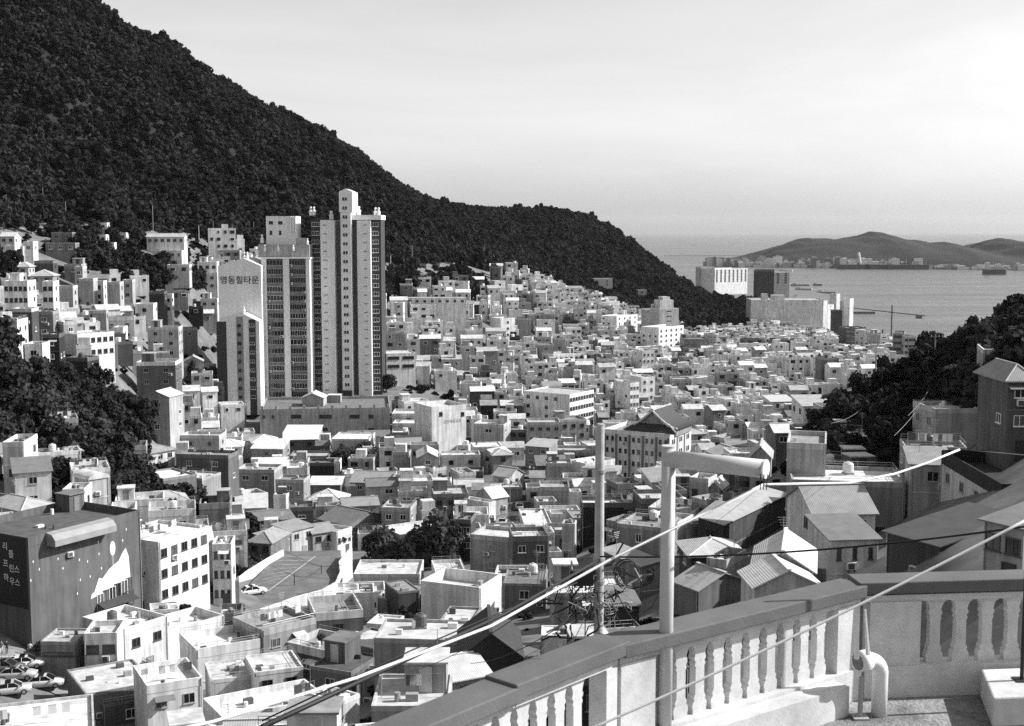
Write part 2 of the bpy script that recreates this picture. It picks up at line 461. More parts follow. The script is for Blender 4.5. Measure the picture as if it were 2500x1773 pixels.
# low headland that carries the outer port blocks
m_ = MB(); m_.prism([(300, 1830), (520, 1830), (600, 2150), (560, 2480), (300, 2550), (200, 2300)], -3, 3)
o = m_.build('headland', GROUND); o['kind'] = 'structure'
# harbour town at the hills' foot: too far to tell its buildings apart
m_ = MB()
for i in range(420):
    x = 640 + 1060 * random.random() ** 0.9
    y = shoreY(x) - 20 + 110 * random.random()
    hh = random.choice([8, 10, 14, 18, 26]) * random.uniform(0.8, 1.3) * (0.6 if x > 1250 else 1)
    w_ = random.uniform(8, 30); d_ = random.uniform(8, 20)
    m_.box(x - w_ / 2, y, -2, x + w_ / 2, y + d_, hh, random.choice([0, 0, 1, 2]))
    if random.random() < 0.4: m_.box(x - w_ / 4, y + 2, hh, x + w_ / 4, y + d_ - 2, hh + 4, random.choice([0, 1]))
m_.box(600, shoreY(600) - 60, -2, 1750, shoreY(600) - 40, 2, 2)
o = m_.build('harbour_town', [wallmat(0.68), wallmat(0.42), wallmat(0.2)])
tag(o, 'pale harbour buildings packed along the foot of the hills across the bay', 'harbour town', kind='stuff')

# forest of the mountain: crowns set closely over the slope, one mass
def crown_mesh(name, r, hgt, nclump, nleaf, leaf, mat, seed, flat=0.8, trunkz=0.0):
    rr = random.Random(seed)
    m = MB()
    cl = []
    for i in range(nclump):
        while True:
            p = Vector((rr.uniform(-1, 1), rr.uniform(-1, 1), rr.uniform(-1, 1)))
            if 0.25 < p.length < 1: break
        p = Vector((p.x * r * 0.8, p.y * r * 0.8, trunkz + hgt * 0.5 + p.z * hgt * 0.42))
        cr = rr.uniform(0.24, 0.42) * r
        cl.append((p, cr))
    for p, cr in cl:
        for k in range(nleaf):
            d = Vector((rr.gauss(0, 1), rr.gauss(0, 1), rr.gauss(0, 1))).normalized()
            c = p + Vector((d.x, d.y, d.z * flat)) * cr * rr.uniform(0.55, 1.05)
            nrm = (d + Vector((rr.gauss(0, .5), rr.gauss(0, .5), rr.gauss(0, .5) + .35))).normalized()
            a = nrm.orthogonal().normalized(); ang = rr.uniform(0, 6.28)
            a = Matrix.Rotation(ang, 3, nrm) @ a
            bb = nrm.cross(a)
            s = leaf * rr.uniform(0.7, 1.3)
            m.poly([c - a * s * 0.5 - bb * s * 0.28, c + a * s * 0.3 - bb * s * 0.42, c + a * s * 0.62 + bb * s * 0.1, c + bb * s * 0.45 - a * s * 0.2])
    return m.mesh(name, [mat])
fcol = bpy.data.collections.new('forest_crowns')
for i in range(5):
    cm = crown_mesh('forest_crown', 5.2, 8.0 + i % 3, 13, 36, 1.55, LEAF_F, 100 + i)
    o = bpy.data.objects.new('forest_crown', cm); fcol.objects.link(o)
ng = bpy.data.node_groups.new('forest', 'GeometryNodeTree')
ng.interface.new_socket('Geometry', in_out='INPUT', socket_type='NodeSocketGeometry')
ng.interface.new_socket('Geometry', in_out='OUTPUT', socket_type='NodeSocketGeometry')
gi = ng.nodes.new('NodeGroupInput'); go = ng.nodes.new('NodeGroupOutput')
ip = ng.nodes.new('GeometryNodeInstanceOnPoints'); ci = ng.nodes.new('GeometryNodeCollectionInfo')
ci.inputs[0].default_value = fcol; ci.inputs[1].default_value = True; ci.inputs[2].default_value = True
def attr(nm, ty):
    a = ng.nodes.new('GeometryNodeInputNamedAttribute'); a.data_type = ty; a.inputs[0].default_value = nm; return a.outputs[0]
ng.links.new(gi.outputs[0], ip.inputs['Points']); ng.links.new(ci.outputs[0], ip.inputs['Instance'])
ip.inputs['Pick Instance'].default_value = True
ng.links.new(attr('rot', 'FLOAT_VECTOR'), ip.inputs['Rotation']); ng.links.new(attr('sc', 'FLOAT_VECTOR'), ip.inputs['Scale'])
ng.links.new(ip.outputs[0], go.inputs[0])
def scatter(name, pts, smin, smax, zs=1.0):
    n_ = len(pts)
    me = bpy.data.meshes.new(name); me.vertices.add(n_)
    me.vertices.foreach_set('co', np.asarray(pts, np.float32).ravel())
    a = me.attributes.new('rot', 'FLOAT_VECTOR', 'POINT'); rot = np.zeros((n_, 3), np.float32); rot[:, 2] = RNG.uniform(0, 6.28, n_); rot[:, :2] = RNG.normal(0, .12, (n_, 2)); a.data.foreach_set('vector', rot.ravel())
    a = me.attributes.new('sc', 'FLOAT_VECTOR', 'POINT'); s_ = RNG.uniform(smin, smax, (n_, 1)) * np.ones((1, 3)); s_[:, 2] *= zs * RNG.uniform(.8, 1.25, n_); a.data.foreach_set('vector', s_.astype(np.float32).ravel())
    o = ob(name, me)
    md = o.modifiers.new('forest', 'NODES'); md.node_group = ng
    return o
cand_x = []; 
N0 = 420000
cx = RNG.uniform(-1150, 620, N0); cy = RNG.uniform(400, 1560, N0)
cz = H(cx, cy)
ok = is_forest(cx, cy, cz)
u, v = proj(cx, cy, cz)
ok &= (u > -420) & (u < 1900)
fx, fy, fz = cx[ok], cy[ok], cz[ok]
# thin evenly on a 5.2 m lattice
key = (np.floor(fx / 5.7).astype(np.int64) * 100003 + np.floor(fy / 6.3).astype(np.int64))
_, ki = np.unique(key, return_index=True)
fpts = np.stack([fx[ki], fy[ki], fz[ki] - 2.0], -1)
forest = scatter('forest', fpts, 0.5, 1.2)
tag(forest, 'dense dark broadleaf forest covering the mountain above the town', 'forest', kind='stuff')
print('forest', len(fpts))

fpts2 = np.stack([fx, fy, fz - 3.2], -1)[RNG.permutation(len(fx))[:16000]]
under = scatter('forest_understorey', fpts2, .5, .75, .7)
tag(under, 'low dark understorey filling the gaps of the mountain forest', 'understorey', kind='stuff')
# air
hz = bpy.data.materials.new('haze air'); hz.use_nodes = True
t = hz.node_tree; t.nodes.remove(t.nodes['Principled BSDF'])
pv = t.nodes.new('ShaderNodeVolumePrincipled'); pv.inputs['Density'].default_value = 1.4e-5
pv.inputs['Color'].default_value = (0.9, 0.9, 0.9, 1); pv.inputs['Anisotropy'].default_value = 0.2
t.links.new(pv.outputs[0], t.nodes['Material Output'].inputs['Volume'])
hb = MB(); hb.box(-21000, -500, -16, 21000, 39000, 480)
haze = hb.build('haze', hz); haze['kind'] = 'stuff'
# ------------------------------------------------------------------ house builder
WCACHE = {}
def win_mesh(w, h, n, style, split):
    """a window facing -Y, centred on its middle: frame with n lights, and its pane (returned apart when split)"""
    w = round(w, 1); h = round(h, 1)
    key = (w, h, n, style, split)
    if key in WCACHE: return WCACHE[key]
    fm = {'w': FRAME_W, 'd': FRAME_D, 'g': FRAME_G}[style]
    m = MB(); t = 0.07 if w < 2.5 else 0.1
    m.box(-w / 2, -0.07, -h / 2, w / 2, 0.05, -h / 2 + t); m.box(-w / 2, -0.07, h / 2 - t, w / 2, 0.05, h / 2)
    m.box(-w / 2, -0.07, -h / 2 + t, -w / 2 + t, 0.05, h / 2 - t); m.box(w / 2 - t, -0.07, -h / 2 + t, w / 2, 0.05, h / 2 - t)
    for i in range(1, n):
        x = -w / 2 + w * i / n
        m.box(x - 0.035, -0.06, -h / 2 + t, x + 0.035, 0.04, h / 2 - t)
    m.box(-w / 2 - 0.08, -0.14, -h / 2 - 0.08, w / 2 + 0.08, 0.04, -h / 2)
    p = MB()
    p.poly([(-w / 2 + t, -0.025, -h / 2 + t), (w / 2 - t, -0.025, -h / 2 + t), (w / 2 - t, -0.025, h / 2 - t), (-w / 2 + t, -0.025, h / 2 - t)])
    if split:
        r = (m.mesh('window', [fm]), p.mesh('pane', [GLASS]), p.mesh('pane', [GLASS_P]))
    else:
        k = len(m.v)
        m.v += p.v; m.f += [tuple(i + k for i in f) for f in p.f]; m.m += [1]
        r = (m.mesh('window', [fm, GLASS]), None, None)
    WCACHE[key] = r
    return r
FACE = {'F': 0.0, 'R': math.pi / 2, 'L': -math.pi / 2}
def put_window(root, face, a, z, w, h, n, style, hw, dep, split, rnd):
    """face F: a runs along x; face R: a runs from the front backwards along +x side; L likewise on the -x side"""
    fr, pa, pb = win_mesh(w, h, n, style, split)
    if face == 'F': loc = (a, 0, z)
    elif face == 'R': loc = (hw, a, z)
    else: loc = (-hw, a, z)
    o = ob('window', fr, root, loc, (0, 0, FACE[face]))
    if split: ob('pane', pa if rnd.random() < 0.75 else pb, o)
DOORM = {}
def door_mesh(w, h, v):
    k = (round(w, 1), round(h, 1), v)
    if k not in DOORM:
        m = MB(); m.box(-w / 2, -0.05, 0, w / 2, 0.04, h); m.box(-w / 2 - .08, -.08, 0, -w / 2, .05, h + .08); m.box(w / 2, -.08, 0, w / 2 + .08, .05, h + .08); m.box(-w / 2, -.08, h, w / 2, .05, h + .08)
        m.box(w / 2 - .18, -.09, h * .45, w / 2 - .1, -.05, h * .45 + .14)
        DOORM[k] = m.mesh('door', [surf('door paint %02d' % int(v * 100), v, 0.5, 0.15, 1.0)])
    return DOORM[k]
AC = None
def ac_mesh():
    global AC
    if AC is None:
        m = MB(); m.box(-.42, -.38, 0, .42, -.04, .62); m.box(-.36, -.41, .06, .2, -.38, .56, 1); m.box(-.3, -.3, -.3, -.26, -.04, 0, 1); m.box(.26, -.3, -.3, .3, -.04, 0, 1)
        AC = m.mesh('air_conditioner', [PLAST, FRAME_D])
    return AC
HOUSES = []     # (x, y, yaw, w, d, ztop, zbase, label, short)
def footprint(x, y, yaw, w, d):
    c, s = math.cos(yaw), math.sin(yaw)
    return [(x + c * a - s * b, y + s * a + c * b) for a, b in ((-w / 2, 0), (w / 2, 0), (w / 2, d), (-w / 2, d))]
def house(x, y, zt, yaw, w, d, wall, roof, style='flat', label=None, name='house', cat='house', group=None, floors=None, par=0.7, win='auto',
          rise=1.6, room=0.35, over=0.3, front_door=None, ac=0.25, seed=None, wst=None, zb=None, parwall=None, sides='LR', winh=1.1, winw=None, shed=0.0):
    """root at the middle of the foot of the front wall; local -Y is the front. zt: height of the roof edge"""
    rnd = random.Random(seed if seed is not None else int(abs(x * 131 + y * 17) * 10))
    fp = footprint(x, y, yaw, w, d)
    hz_ = H([p[0] for p in fp], [p[1] for p in fp])
    z0 = float(hz_.min()) - 1.0 if zb is None else zb
    z0 = min(z0, zt - 2.5)
    gz = float(hz_.max())
    root = empty(name, (x, y, z0), yaw)
    tag(root, label, cat, group)
    h = zt - z0
    dist = math.hypot(x, y)
    split = dist < 215
    hw = w / 2
    wm = wallmat(wall)
    if style == 'flat':
        deck = h - par
        MB().box(-hw, 0, 0, hw, d, deck).build('wall', wm, root)
        rs = MB().box(-hw + .1, .1, deck, hw - .1, d - .1, deck + .06)
        rs.build('roof', roofmat(roof), root)
        m = MB(); t = .16
        m.box(-hw - .03, -.03, deck - .12, hw + .03, t, h); m.box(-hw - .03, d - t, deck - .12, hw + .03, d + .03, h)
        m.box(-hw - .03, t, deck - .12, -hw + t, d - t, h); m.box(hw - t, t, deck - .12, hw + .03, d - t, h)
        m.build('parapet', wallmat(parwall if parwall is not None else min(.78, wall + .12)), root)
        if room and rnd.random() < room and w > 5 and d > 4.5:
            rw, rd = rnd.uniform(2.2, 3.2), rnd.uniform(2.2, 3.4)
            cx_ = rnd.choice([-hw + rw / 2 + .3, hw - rw / 2 - .3]); cy_ = d - rd - .25
            m = MB(); m.box(cx_ - rw / 2, cy_, deck + .06, cx_ + rw / 2, cy_ + rd, deck + 2.3); m.box(cx_ - rw / 2 - .15, cy_ - .2, deck + 2.3, cx_ + rw / 2 + .15, cy_ + rd + .1, deck + 2.45, 1)
            ro = m.build('rooftop_room', [wm, roofmat(min(.64, roof + .1))], root)
            ob('door', door_mesh(.8, 1.9, rnd.choice([.05, .2, .5])), ro, (cx_, cy_, deck + .08))
        if dist < 330:
            m = MB()
            for k in range(rnd.randint(1, 4)):
                a_, b_ = rnd.uniform(-hw + .6, hw - .6), rnd.uniform(.6, d - .6); s_ = rnd.uniform(.2, .5)
                m.box(a_ - s_, b_ - s_ * .6, deck + .06, a_ + s_, b_ + s_ * .6, deck + .06 + rnd.uniform(.25, .6), rnd.randint(0, 2))
            for k in range(rnd.randint(0, 2)):
                a_, b_ = rnd.uniform(-hw + .6, hw - .6), rnd.uniform(.6, d - .6)
                m.cyl(a_, b_, deck + .06, deck + rnd.uniform(.5, .9), .22, n=8, m=rnd.randint(0, 2))
            m.build('rooftop_clutter', [CONC, PLAST, TANKB], root)['kind'] = 'stuff'
    elif style in ('gable', 'gableX'):
        # gable: ridge runs front to back; gableX: ridge runs along the front
        o_ = over
        rm = tinmat(roof); cap = tinmat(min(.64, roof * 1.25))
        wl = MB()
        if style == 'gable':
            n_ = len(wl.v)
            pr = [(-hw, 0), (hw, 0), (hw, h), (0, h + rise), (-hw, h)]
            wl.v += [(a, 0, b) for a, b in pr] + [(a, d, b) for a, b in pr]
            wl.f += [(n_ + 0, n_ + 1, n_ + 2, n_ + 3, n_ + 4), (n_ + 9, n_ + 8, n_ + 7, n_ + 6, n_ + 5), (n_ + 1, n_ + 6, n_ + 7, n_ + 2), (n_ + 5, n_, n_ + 4, n_ + 9)]
            wl.m += [0] * 4
            sl = rise / hw; e = hw + o_; ze = h - sl * o_ + .09
            for s_ in (-1, 1):
                m = MB()
                pts = [(s_ * e, -o_, ze), (s_ * e, d + o_, ze), (0, d + o_, h + rise + .09), (0, -o_, h + rise + .09)]
                if s_ > 0: m.slab(pts[0], pts[1], pts[2], pts[3], .1)
                else: m.slab(pts[3], pts[2], pts[1], pts[0], .1)
                m.build('roof', rm, root)
            MB().box(-.16, -o_ - .03, h + rise + .07, .16, d + o_ + .03, h + rise + .17).build('ridge_cap', cap, root)
        else:
            n_ = len(wl.v)
            pr = [(0, 0), (d, 0), (d, h), (d / 2, h + rise), (0, h)]
            wl.v += [(-hw, a, b) for a, b in pr] + [(hw, a, b) for a, b in pr]
            wl.f += [(n_ + 4, n_ + 3, n_ + 2, n_ + 1, n_ + 0), (n_ + 5, n_ + 6, n_ + 7, n_ + 8, n_ + 9), (n_, n_ + 5, n_ + 9, n_ + 4), (n_ + 6, n_ + 1, n_ + 2, n_ + 7)]
            wl.m += [0] * 4
            sl = rise / (d / 2); ze = h - sl * o_ + .09
            for yy, s_ in ((-o_, 1), (d + o_, -1)):
                m = MB()
                if s_ > 0: m.slab((-hw - o_, yy, ze), (hw + o_, yy, ze), (hw + o_, d / 2, h + rise + .09), (-hw - o_, d / 2, h + rise + .09), .1)
                else: m.slab((-hw - o_, d / 2, h + rise + .09), (hw + o_, d / 2, h + rise + .09), (hw + o_, yy, ze), (-hw - o_, yy, ze), .1)
                m.build('roof', rm, root)
            MB().box(-hw - o_ - .03, d / 2 - .16, h + rise + .07, hw + o_ + .03, d / 2 + .16, h + rise + .17).build('ridge_cap', cap, root)
        wl.build('wall', wm, root)
    elif style == 'hip':
        MB().box(-hw, 0, 0, hw, d, h).build('wall', wm, root)
        o_ = .45; k = min(hw, d / 2) * .95
        A_, B_, C_, D_ = (-hw - o_, -o_, h - .12), (hw + o_, -o_, h - .12), (hw + o_, d + o_, h - .12), (-hw - o_, d + o_, h - .12)
        if hw * 2 >= d: P_, Q_ = (-hw + k, d / 2, h + rise), (hw - k, d / 2, h + rise)
        else: P_, Q_ = (0, k, h + rise), (0, d - k, h + rise)
        m = MB(); m.box(-hw - o_, -o_, h - .26, hw + o_, d + o_, h - .123)
        if hw * 2 >= d: fs = [(A_, B_, Q_, P_), (C_, D_, P_, Q_), (B_, C_, Q_), (D_, A_, P_)]
        else: fs = [(A_, B_, P_), (B_, C_, Q_, P_), (C_, D_, Q_), (D_, A_, P_, Q_)]
        for f in fs: m.poly(f)
        m.build('roof', tinmat(roof), root)
        m = MB()
        for a_, b_ in ((A_, P_), (B_, Q_ if hw * 2 >= d else P_), (P_, Q_)):
            m.tube([a_, b_], .1, 5)
        m.build('ridge_cap', tinmat(min(.64, roof * 1.25)), root)
    elif style == 'shed':
        # one plane falling towards the front by `rise`
        wl = MB()
        wl.hexa([(-hw, 0, 0), (hw, 0, 0), (hw, d, 0), (-hw, d, 0), (-hw, 0, h), (hw, 0, h), (hw, d, h + rise), (-hw, d, h + rise)])
        wl.build('wall', wm, root)
        o_ = over; sl = rise / d
        m = MB(); m.slab((-hw - o_, -o_, h - sl * o_ + .1), (hw + o_, -o_, h - sl * o_ + .1), (hw + o_, d + o_, h + rise + sl * o_ + .1), (-hw - o_, d + o_, h + rise + sl * o_ + .1), .1)
        m.build('roof', tinmat(roof), root)
    elif style == 'vault':
        MB().box(-hw, 0, 0, hw, d, h).build('wall', wm, root)
        m = MB(); N_ = 10
        pts = [(-(hw + .15) * math.cos(math.pi * i / N_), h + rise * math.sin(math.pi * i / N_)) for i in range(N_ + 1)]
        for (a, b_), (c_, e_) in zip(pts[:-1], pts[1:]):
            m.poly([(a, -.2, b_), (c_, -.2, e_), (c_, d + .2, e_), (a, d + .2, b_)][::-1])
        m.poly([(a, -.2, b_) for a, b_ in pts][::-1]); m.poly([(a, d + .2, b_) for a, b_ in pts])
        m.build('roof', roofmat(roof), root)
    # windows
    eave = h - (par + .5 if style == 'flat' else .5)
    vis = zt - gz if style != 'flat' else zt - par - gz
    nf = floors if floors is not None else max(1, int(round((eave - max(0.8, gz - z0)) / 2.9)))
    wst = wst or rnd.choice('wwgd' if wall < .5 else 'ddgg')
    if win == 'auto': nw = max(1, int(w / 2.9))
    else: nw = win
    for fl in range(nf):
        zc = eave - .75 - fl * 2.85
        if zc < .9: break
        for i in range(nw):
            if win == 'auto' and rnd.random() < .28: continue
            ww = winw or rnd.choice([.9, 1.2, 1.2, 1.5, 1.8] if win == 'auto' else [1.2])
            ww = min(ww, w / nw - .35)
            if ww < .4: continue
            xa = -hw + w * (i + .5) / nw + (rnd.uniform(-.3, .3) if win == 'auto' else 0)
            put_window(root, 'F', xa, zc, ww, winh if win != 'auto' else rnd.choice([.7, 1.0, 1.1]), 2, wst, hw, d, split, rnd)
        for sd in sides:
            if (sd == 'R') != (x < 0 or math.degrees(yaw) > 12) and (sd == 'L') != (x > 0 or math.degrees(yaw) < -12): continue
            if sd == 'R' and not (x < 0 or yaw < 0): continue
            if sd == 'L' and not (x > 0 or yaw > 0): continue
            ns = max(1, int(d / 3.4))
            for i in range(ns):
                if rnd.random() < .4: continue
                put_window(root, sd, d * (i + .5) / ns, zc, min(1.2, d / ns - .4), 1.0, 2, wst, hw, d, split, rnd)
    if (front_door is None and rnd.random() < .45 and dist < 330) or front_door:
        zg = max(.02, float(H(x, y)) - z0 + .05)
        if zg + 2 < eave: ob('door', door_mesh(.9, 2.0, rnd.choice([.04, .1, .3])), root, (rnd.uniform(-hw + .8, hw - .8), 0, zg))
    if dist < 330 and rnd.random() < ac * 2:
        ob('air_conditioner', ac_mesh(), root, (rnd.uniform(-hw + .6, hw - .6), 0, max(.5, eave - 2.1)))
    if dist < 260:
        m = MB(); xx = rnd.choice([-hw + .15, hw - .15]); m.tube([(xx, -.09, .2), (xx, -.09, h - .1)], .05, 6); m.build('drainpipe', STEEL if wall < .5 else FRAME_G, root)
    if dist < 300 and cat == 'house':
        if style == 'flat' and rnd.random() < .3 and w > 4.5:
            m = MB(); zz = h + .55
            cs_ = [(-hw + .1, .1), (hw - .1, .1), (hw - .1, d - .1), (-hw + .1, d - .1)]
            for (a, b_), (c_, e_) in zip(cs_[:3], cs_[1:]):
                m.tube([(a, b_, zz), (c_, e_, zz)], .03, 5); m.tube([(a, b_, h + .28), (c_, e_, h + .28)], .02, 4)
                for k in range(4): m.tube([(a + (c_ - a) * k / 3, b_ + (e_ - b_) * k / 3, h - .05), (a + (c_ - a) * k / 3, b_ + (e_ - b_) * k / 3, zz)], .025, 4)
            m.build('roof_railing', STEEL, root)
        if rnd.random() < .3:
            a_, b_ = rnd.uniform(-hw + .5, hw - .5), d * .7; z_ = (h - par) if style == 'flat' else h
            m = MB(); m.tube([(a_, b_, z_), (a_, b_, z_ + 3.2)], .03, 5)
            for k in range(4): m.tube([(a_ - .5 + .08 * k, b_, z_ + 3.1 - k * .22), (a_ + .5 - .08 * k, b_, z_ + 3.1 - k * .22)], .018, 4)
            m.build('aerial', STEEL, root)
        if rnd.random() < .4 and eave > 4:
            MB().box(-hw - .04, -.06, eave - 2.6, hw + .04, .02, eave - 2.42).build('string_course', wallmat(min(.78, wall + .1)), root)
        if rnd.random() < .3 and win != 0:
            a_ = rnd.uniform(-hw * .5, hw * .5); ww = rnd.uniform(1.2, 2.4)
            z_ = eave - .05
            m = MB(); m.slab((a_ - ww / 2, -.9, z_ - .3), (a_ + ww / 2, -.9, z_ - .3), (a_ + ww / 2, 0, z_), (a_ - ww / 2, 0, z_), .05); m.build('awning', tinmat(rnd.choice([.18, .4, .64])), root)
        if style == 'flat' and rnd.random() < .22 and w > 5:
            # washing line across the roof
            m = MB(); ya = d * .35; zz = h - par + 1.9
            m.tube([(-hw + .5, ya, h - par), (-hw + .5, ya, zz)], .03, 5); m.tube([(hw - .5, ya, h - par), (hw - .5, ya, zz)], .03, 5); m.tube([(-hw + .5, ya, zz), (0, ya, zz - .12), (hw - .5, ya, zz)], .012, 4)
            for k in range(rnd.randint(2, 6)):
                a_ = rnd.uniform(-hw + .9, hw - .9); e_ = rnd.uniform(.25, .45)
                m.slab((a_ - e_, ya + .01, zz - .95), (a_ + e_, ya + .01, zz - .95), (a_ + e_, ya + .012, zz - .1), (a_ - e_, ya + .012, zz - .1), .015, rnd.choice([1, 1, 2]))
            m.build('washing_line', [STEEL, PLAST, TANKB], root)['kind'] = 'stuff'
    HOUSES.append(dict(x=x, y=y, yaw=yaw, w=w, d=d, zt=zt + (rise if style != 'flat' else 0), zb=z0, root=root, gz=gz, par=par, style=style, deck=zt - par))
    return root
def tank(host, fx, fy, r, hgt, mat, label, group='water tanks on the roofs', z=None):
    """a round water tank standing on a host roof; fx, fy are fractions of its width and depth"""
    hd = HOUSES[-1] if host is None else host
    a = (fx - .5) * hd['w']; b_ = fy * hd['d']
    c, s = math.cos(hd['yaw']), math.sin(hd['yaw'])
    X, Y = hd['x'] + c * a - s * b_, hd['y'] + s * a + c * b_
    zz = hd['deck'] + .06 if z is None else z
    root = empty('water_tank', (X, Y, zz))
    tag(root, label, 'water tank', group)
    MB().lathe([(0, .18), (r * .92, .18), (r, .3), (r, hgt * .3), (r * 1.03, hgt * .33), (r, hgt * .36), (r, hgt * .6), (r * 1.03, hgt * .63), (r, hgt * .66), (r * .98, hgt * .85), (r * .75, hgt * .96), (r * .3, hgt), (0, hgt)]).build('body', mat, root, smooth=False)
    MB().cyl(0, 0, hgt, hgt + .09, r * .28).build('lid', mat, root)
    MB().box(-r, -r * .8, 0, r, r * .8, .17).build('stand', CONC, root)
    return root
def fix(r, xl, yl, xr, yr, hgt, yaw=None, w=None, ymin=22, free=False):
    ul, vl = px(r, xl, yl); ur, vr = px(r, xr, yr)
    p = hit(ul, vl, hgt, ymin)
    if p is None:
        print('NOHIT', r, xl, yl); return None
    if yaw is None:
        q_ = onz(ur, vr, p.z)
        d_ = q_ - p
        yaw = math.atan2(d_.y, d_.x)
        if free: return p, yaw, d_.length
        lim = R(68)
        if not (-lim < yaw < lim) or vl < 860 or vr < 860:
            # nearly level with the eye: the slope says little, keep the width and a mild turn
            ww = (ur - ul) / FPX * p.y
            yaw = R(max(-40, min(55, math.degrees(yaw)))) if min(vl, vr) > 780 and abs(yaw) < R(80) else R(6)
            c = math.cos(yaw) - math.sin(yaw) * (ur - 1250) / FPX
            return p, yaw, ww / max(.3, c)
        return p, yaw, d_.length
    yaw = R(yaw)
    c = math.cos(yaw) - math.sin(yaw) * (ur - 1250) / FPX
    return p, yaw, (ur - ul) / FPX * p.y / max(.3, c) if w is None else w
def B(r, xl, yl, xr, yr, hgt, dep, wall, roof, label, style='flat', yaw=None, w=None, ymin=22, free=False, **k):
    g = fix(r, xl, yl, xr, yr, hgt, yaw, w, ymin, free)
    if g is None: return None
    p, ya, ww = g
    if ww > 45 or ww < 2: print('WIDTH', label, round(ww, 1), round(math.degrees(ya)), round(p.y))
    ww = max(2.0, min(45, ww))
    x = p.x + math.cos(ya) * ww / 2; y = p.y + math.sin(ya) * ww / 2
    return house(x, y, p.z, ya, ww, dep, wall, roof, style, label, **k)
# ------------------------------------------------------------------ houses of the photograph, one by one (front eave from left to right)
# near left: round the mural building
B('F', 20, 1010, 210, 885, 8, 8, .68, .2, 'white two-storey house with open balcony beside the dark grove, at the picture edge', floors=2)
B('F', 125, 1285, 450, 1262, 6, 6, .56, .18, 'pale house with dark sloping roof just below the dark grove', style='shed', rise=1.2, win=1)
B('F', 190, 1605, 470, 1498, 4, 9, .68, .4, 'low house with broad pale hipped roof behind the mural building', style='hip', rise=1.1, win=3)
B('F', 550, 1425, 745, 1312, 7, 5, .78, .4, 'white house wall beside the vaulted tower, by the dark grove', win=1, room=0)
B('F', 780, 1345, 955, 1318, 8, 4.5, .42, .52, 'small barrel-vaulted tower house with dark front panel', style='vault', rise=.9, win=0)
B('I', 1395, 625, 1835, 482, 11, 9, .78, .64, 'large white four-storey block with rows of small dark windows beside the mural building', floors=3, win=5, par=.5, room=1, wst='d', winh=1.2)
B('I', 1870, 645, 2040, 492, 9, 5, .78, .28, 'narrow white block with small dark windows between alley stairs and large white block', win=3, wst='d', par=.4, room=0)
B('I', 1185, 720, 1330, 690, 9, 4, .78, .52, 'narrow white building squeezed between mural building and large white block', win=0, sides='', room=0)
B('J', 890, 640, 1250, 405, 7, 5, .78, .52, 'white house with deep roof balcony and dark wide window beside the mural lane', win=2, winw=2.6, wst='d', room=0)
B('J', 430, 722, 800, 725, 4, 5, .3, .4, 'low grey annex with long black slot window behind the road fence', win=1, winw=6, winh=.5, room=0, par=.3)
B('J', 1325, 585, 1790, 352, 6.5, 8, .78, .64, 'long white house with bright terrace and one narrow window, below the mural lane', win=2, wst='d', room=0, par=.9)
B('J', 915, 1285, 1640, 1152, 4, 9, .2, .52, 'house with wide pale flat roof beside the parked cars', room=0, par=.25, win=0)
B('J', -350, 1800, 1000, 1640, 5, 9, .68, .64, 'house with very broad pale roof at the bottom corner', room=0, par=.35, win=0, parwall=.5)
B('J', 1090, 1400, 1690, 1300, 2.6, 5, .13, .1, 'low dark lean-to beside the wide pale flat roof', room=0, par=.2, win=1)
B('J', 1560, 1195, 2150, 1100, 6, 7, .78, .64, 'white stepped house with triangular shaded end below the bright terraces', win=2, par=.8, room=0)
# white terraces and cube roofs, bottom centre
B('K', 245, 1042, 728, 962, 5, 7, .78, .64, 'white house with high parapet and sunlit roof in front of bright stepped terraces', win=0, par=1.0, room=0)
B('K', 30, 900, 455, 780, 4, 6, .78, .52, 'bright white roof terrace with shaded stair between white houses', win=1, par=1.1, room=0)
B('K', 385, 548, 500, 552, 2.6, 4, .07, .4, 'dark parking attendant booth at the car park gate', name='parking_booth', cat='booth', win=1, winw=1.6, winh=1.2, room=0, par=.15)
B('K', 690, 1218, 1055, 1172, 4.5, 6, .68, .52, 'pale house with dark doorway and one wide high window, lower centre', win=2, room=0, front_door=True, par=.3)
B('K', 360, 1275, 690, 1236, 4, 6, .56, .52, 'pale low house with plain front left of the dark doorway house', win=0, room=0, par=.3)
B('K', 745, 895, 1150, 800, 6, 7, .3, .28, 'grey house with dark side passage below the car park wall', win=2, room=0)
B('K', 1145, 768, 1510, 738, 4, 8, .13, .28, 'dark-sided house with big walled roof next to the car park wall', win=1, room=0, par=1.0, parwall=.68)
B('K', 930, 985, 1235, 1052, 4.5, 6, .07, .28, 'black-walled house with roof garden of potted plants', win=1, room=0, par=.9, parwall=.56)
B('K', 1310, 975, 1595, 1042, 5, 6, .13, .52, 'house with pale roof and round plate mark beside roof garden house', win=1, room=0, par=.3)
B('K', 1540, 842, 1740, 858, 3.5, 4, .68, .64, 'small white roof box with bright awning among the walled roofs', win=0, room=0, par=.3)
B('L', 45, 884, 830, 905, 8, 6, .3, .52, 'house with tall blank grey wall above the coping, lower centre', win=0, room=0, par=.35)
B('L', 560, 788, 835, 802, 5, 7, .2, .52, 'house with pale triangular roof hatch above blank grey wall', win=1, room=0, par=.3)
B('L', 925, 462, 1112, 348, 6, 7, .78, .52, 'white cube house with tall bright end wall and walled roof', win=0, room=0, par=1.3)
B('L', 530, 495, 790, 502, 3.4, 4, .42, .64, 'small grey house with black doorway beneath the white cube house', win=1, room=0, par=.2, front_door=True)
B('L', 250, 505, 470, 522, 3.5, 5, .13, .28, 'low dark house with grey roof left of the white cube house', win=0, room=0, par=.2)
B('L', 565, 342, 815, 332, 4, 8, .68, .52, 'flat-roofed pale house below the twin bushes', win=2, par=.6, room=0)
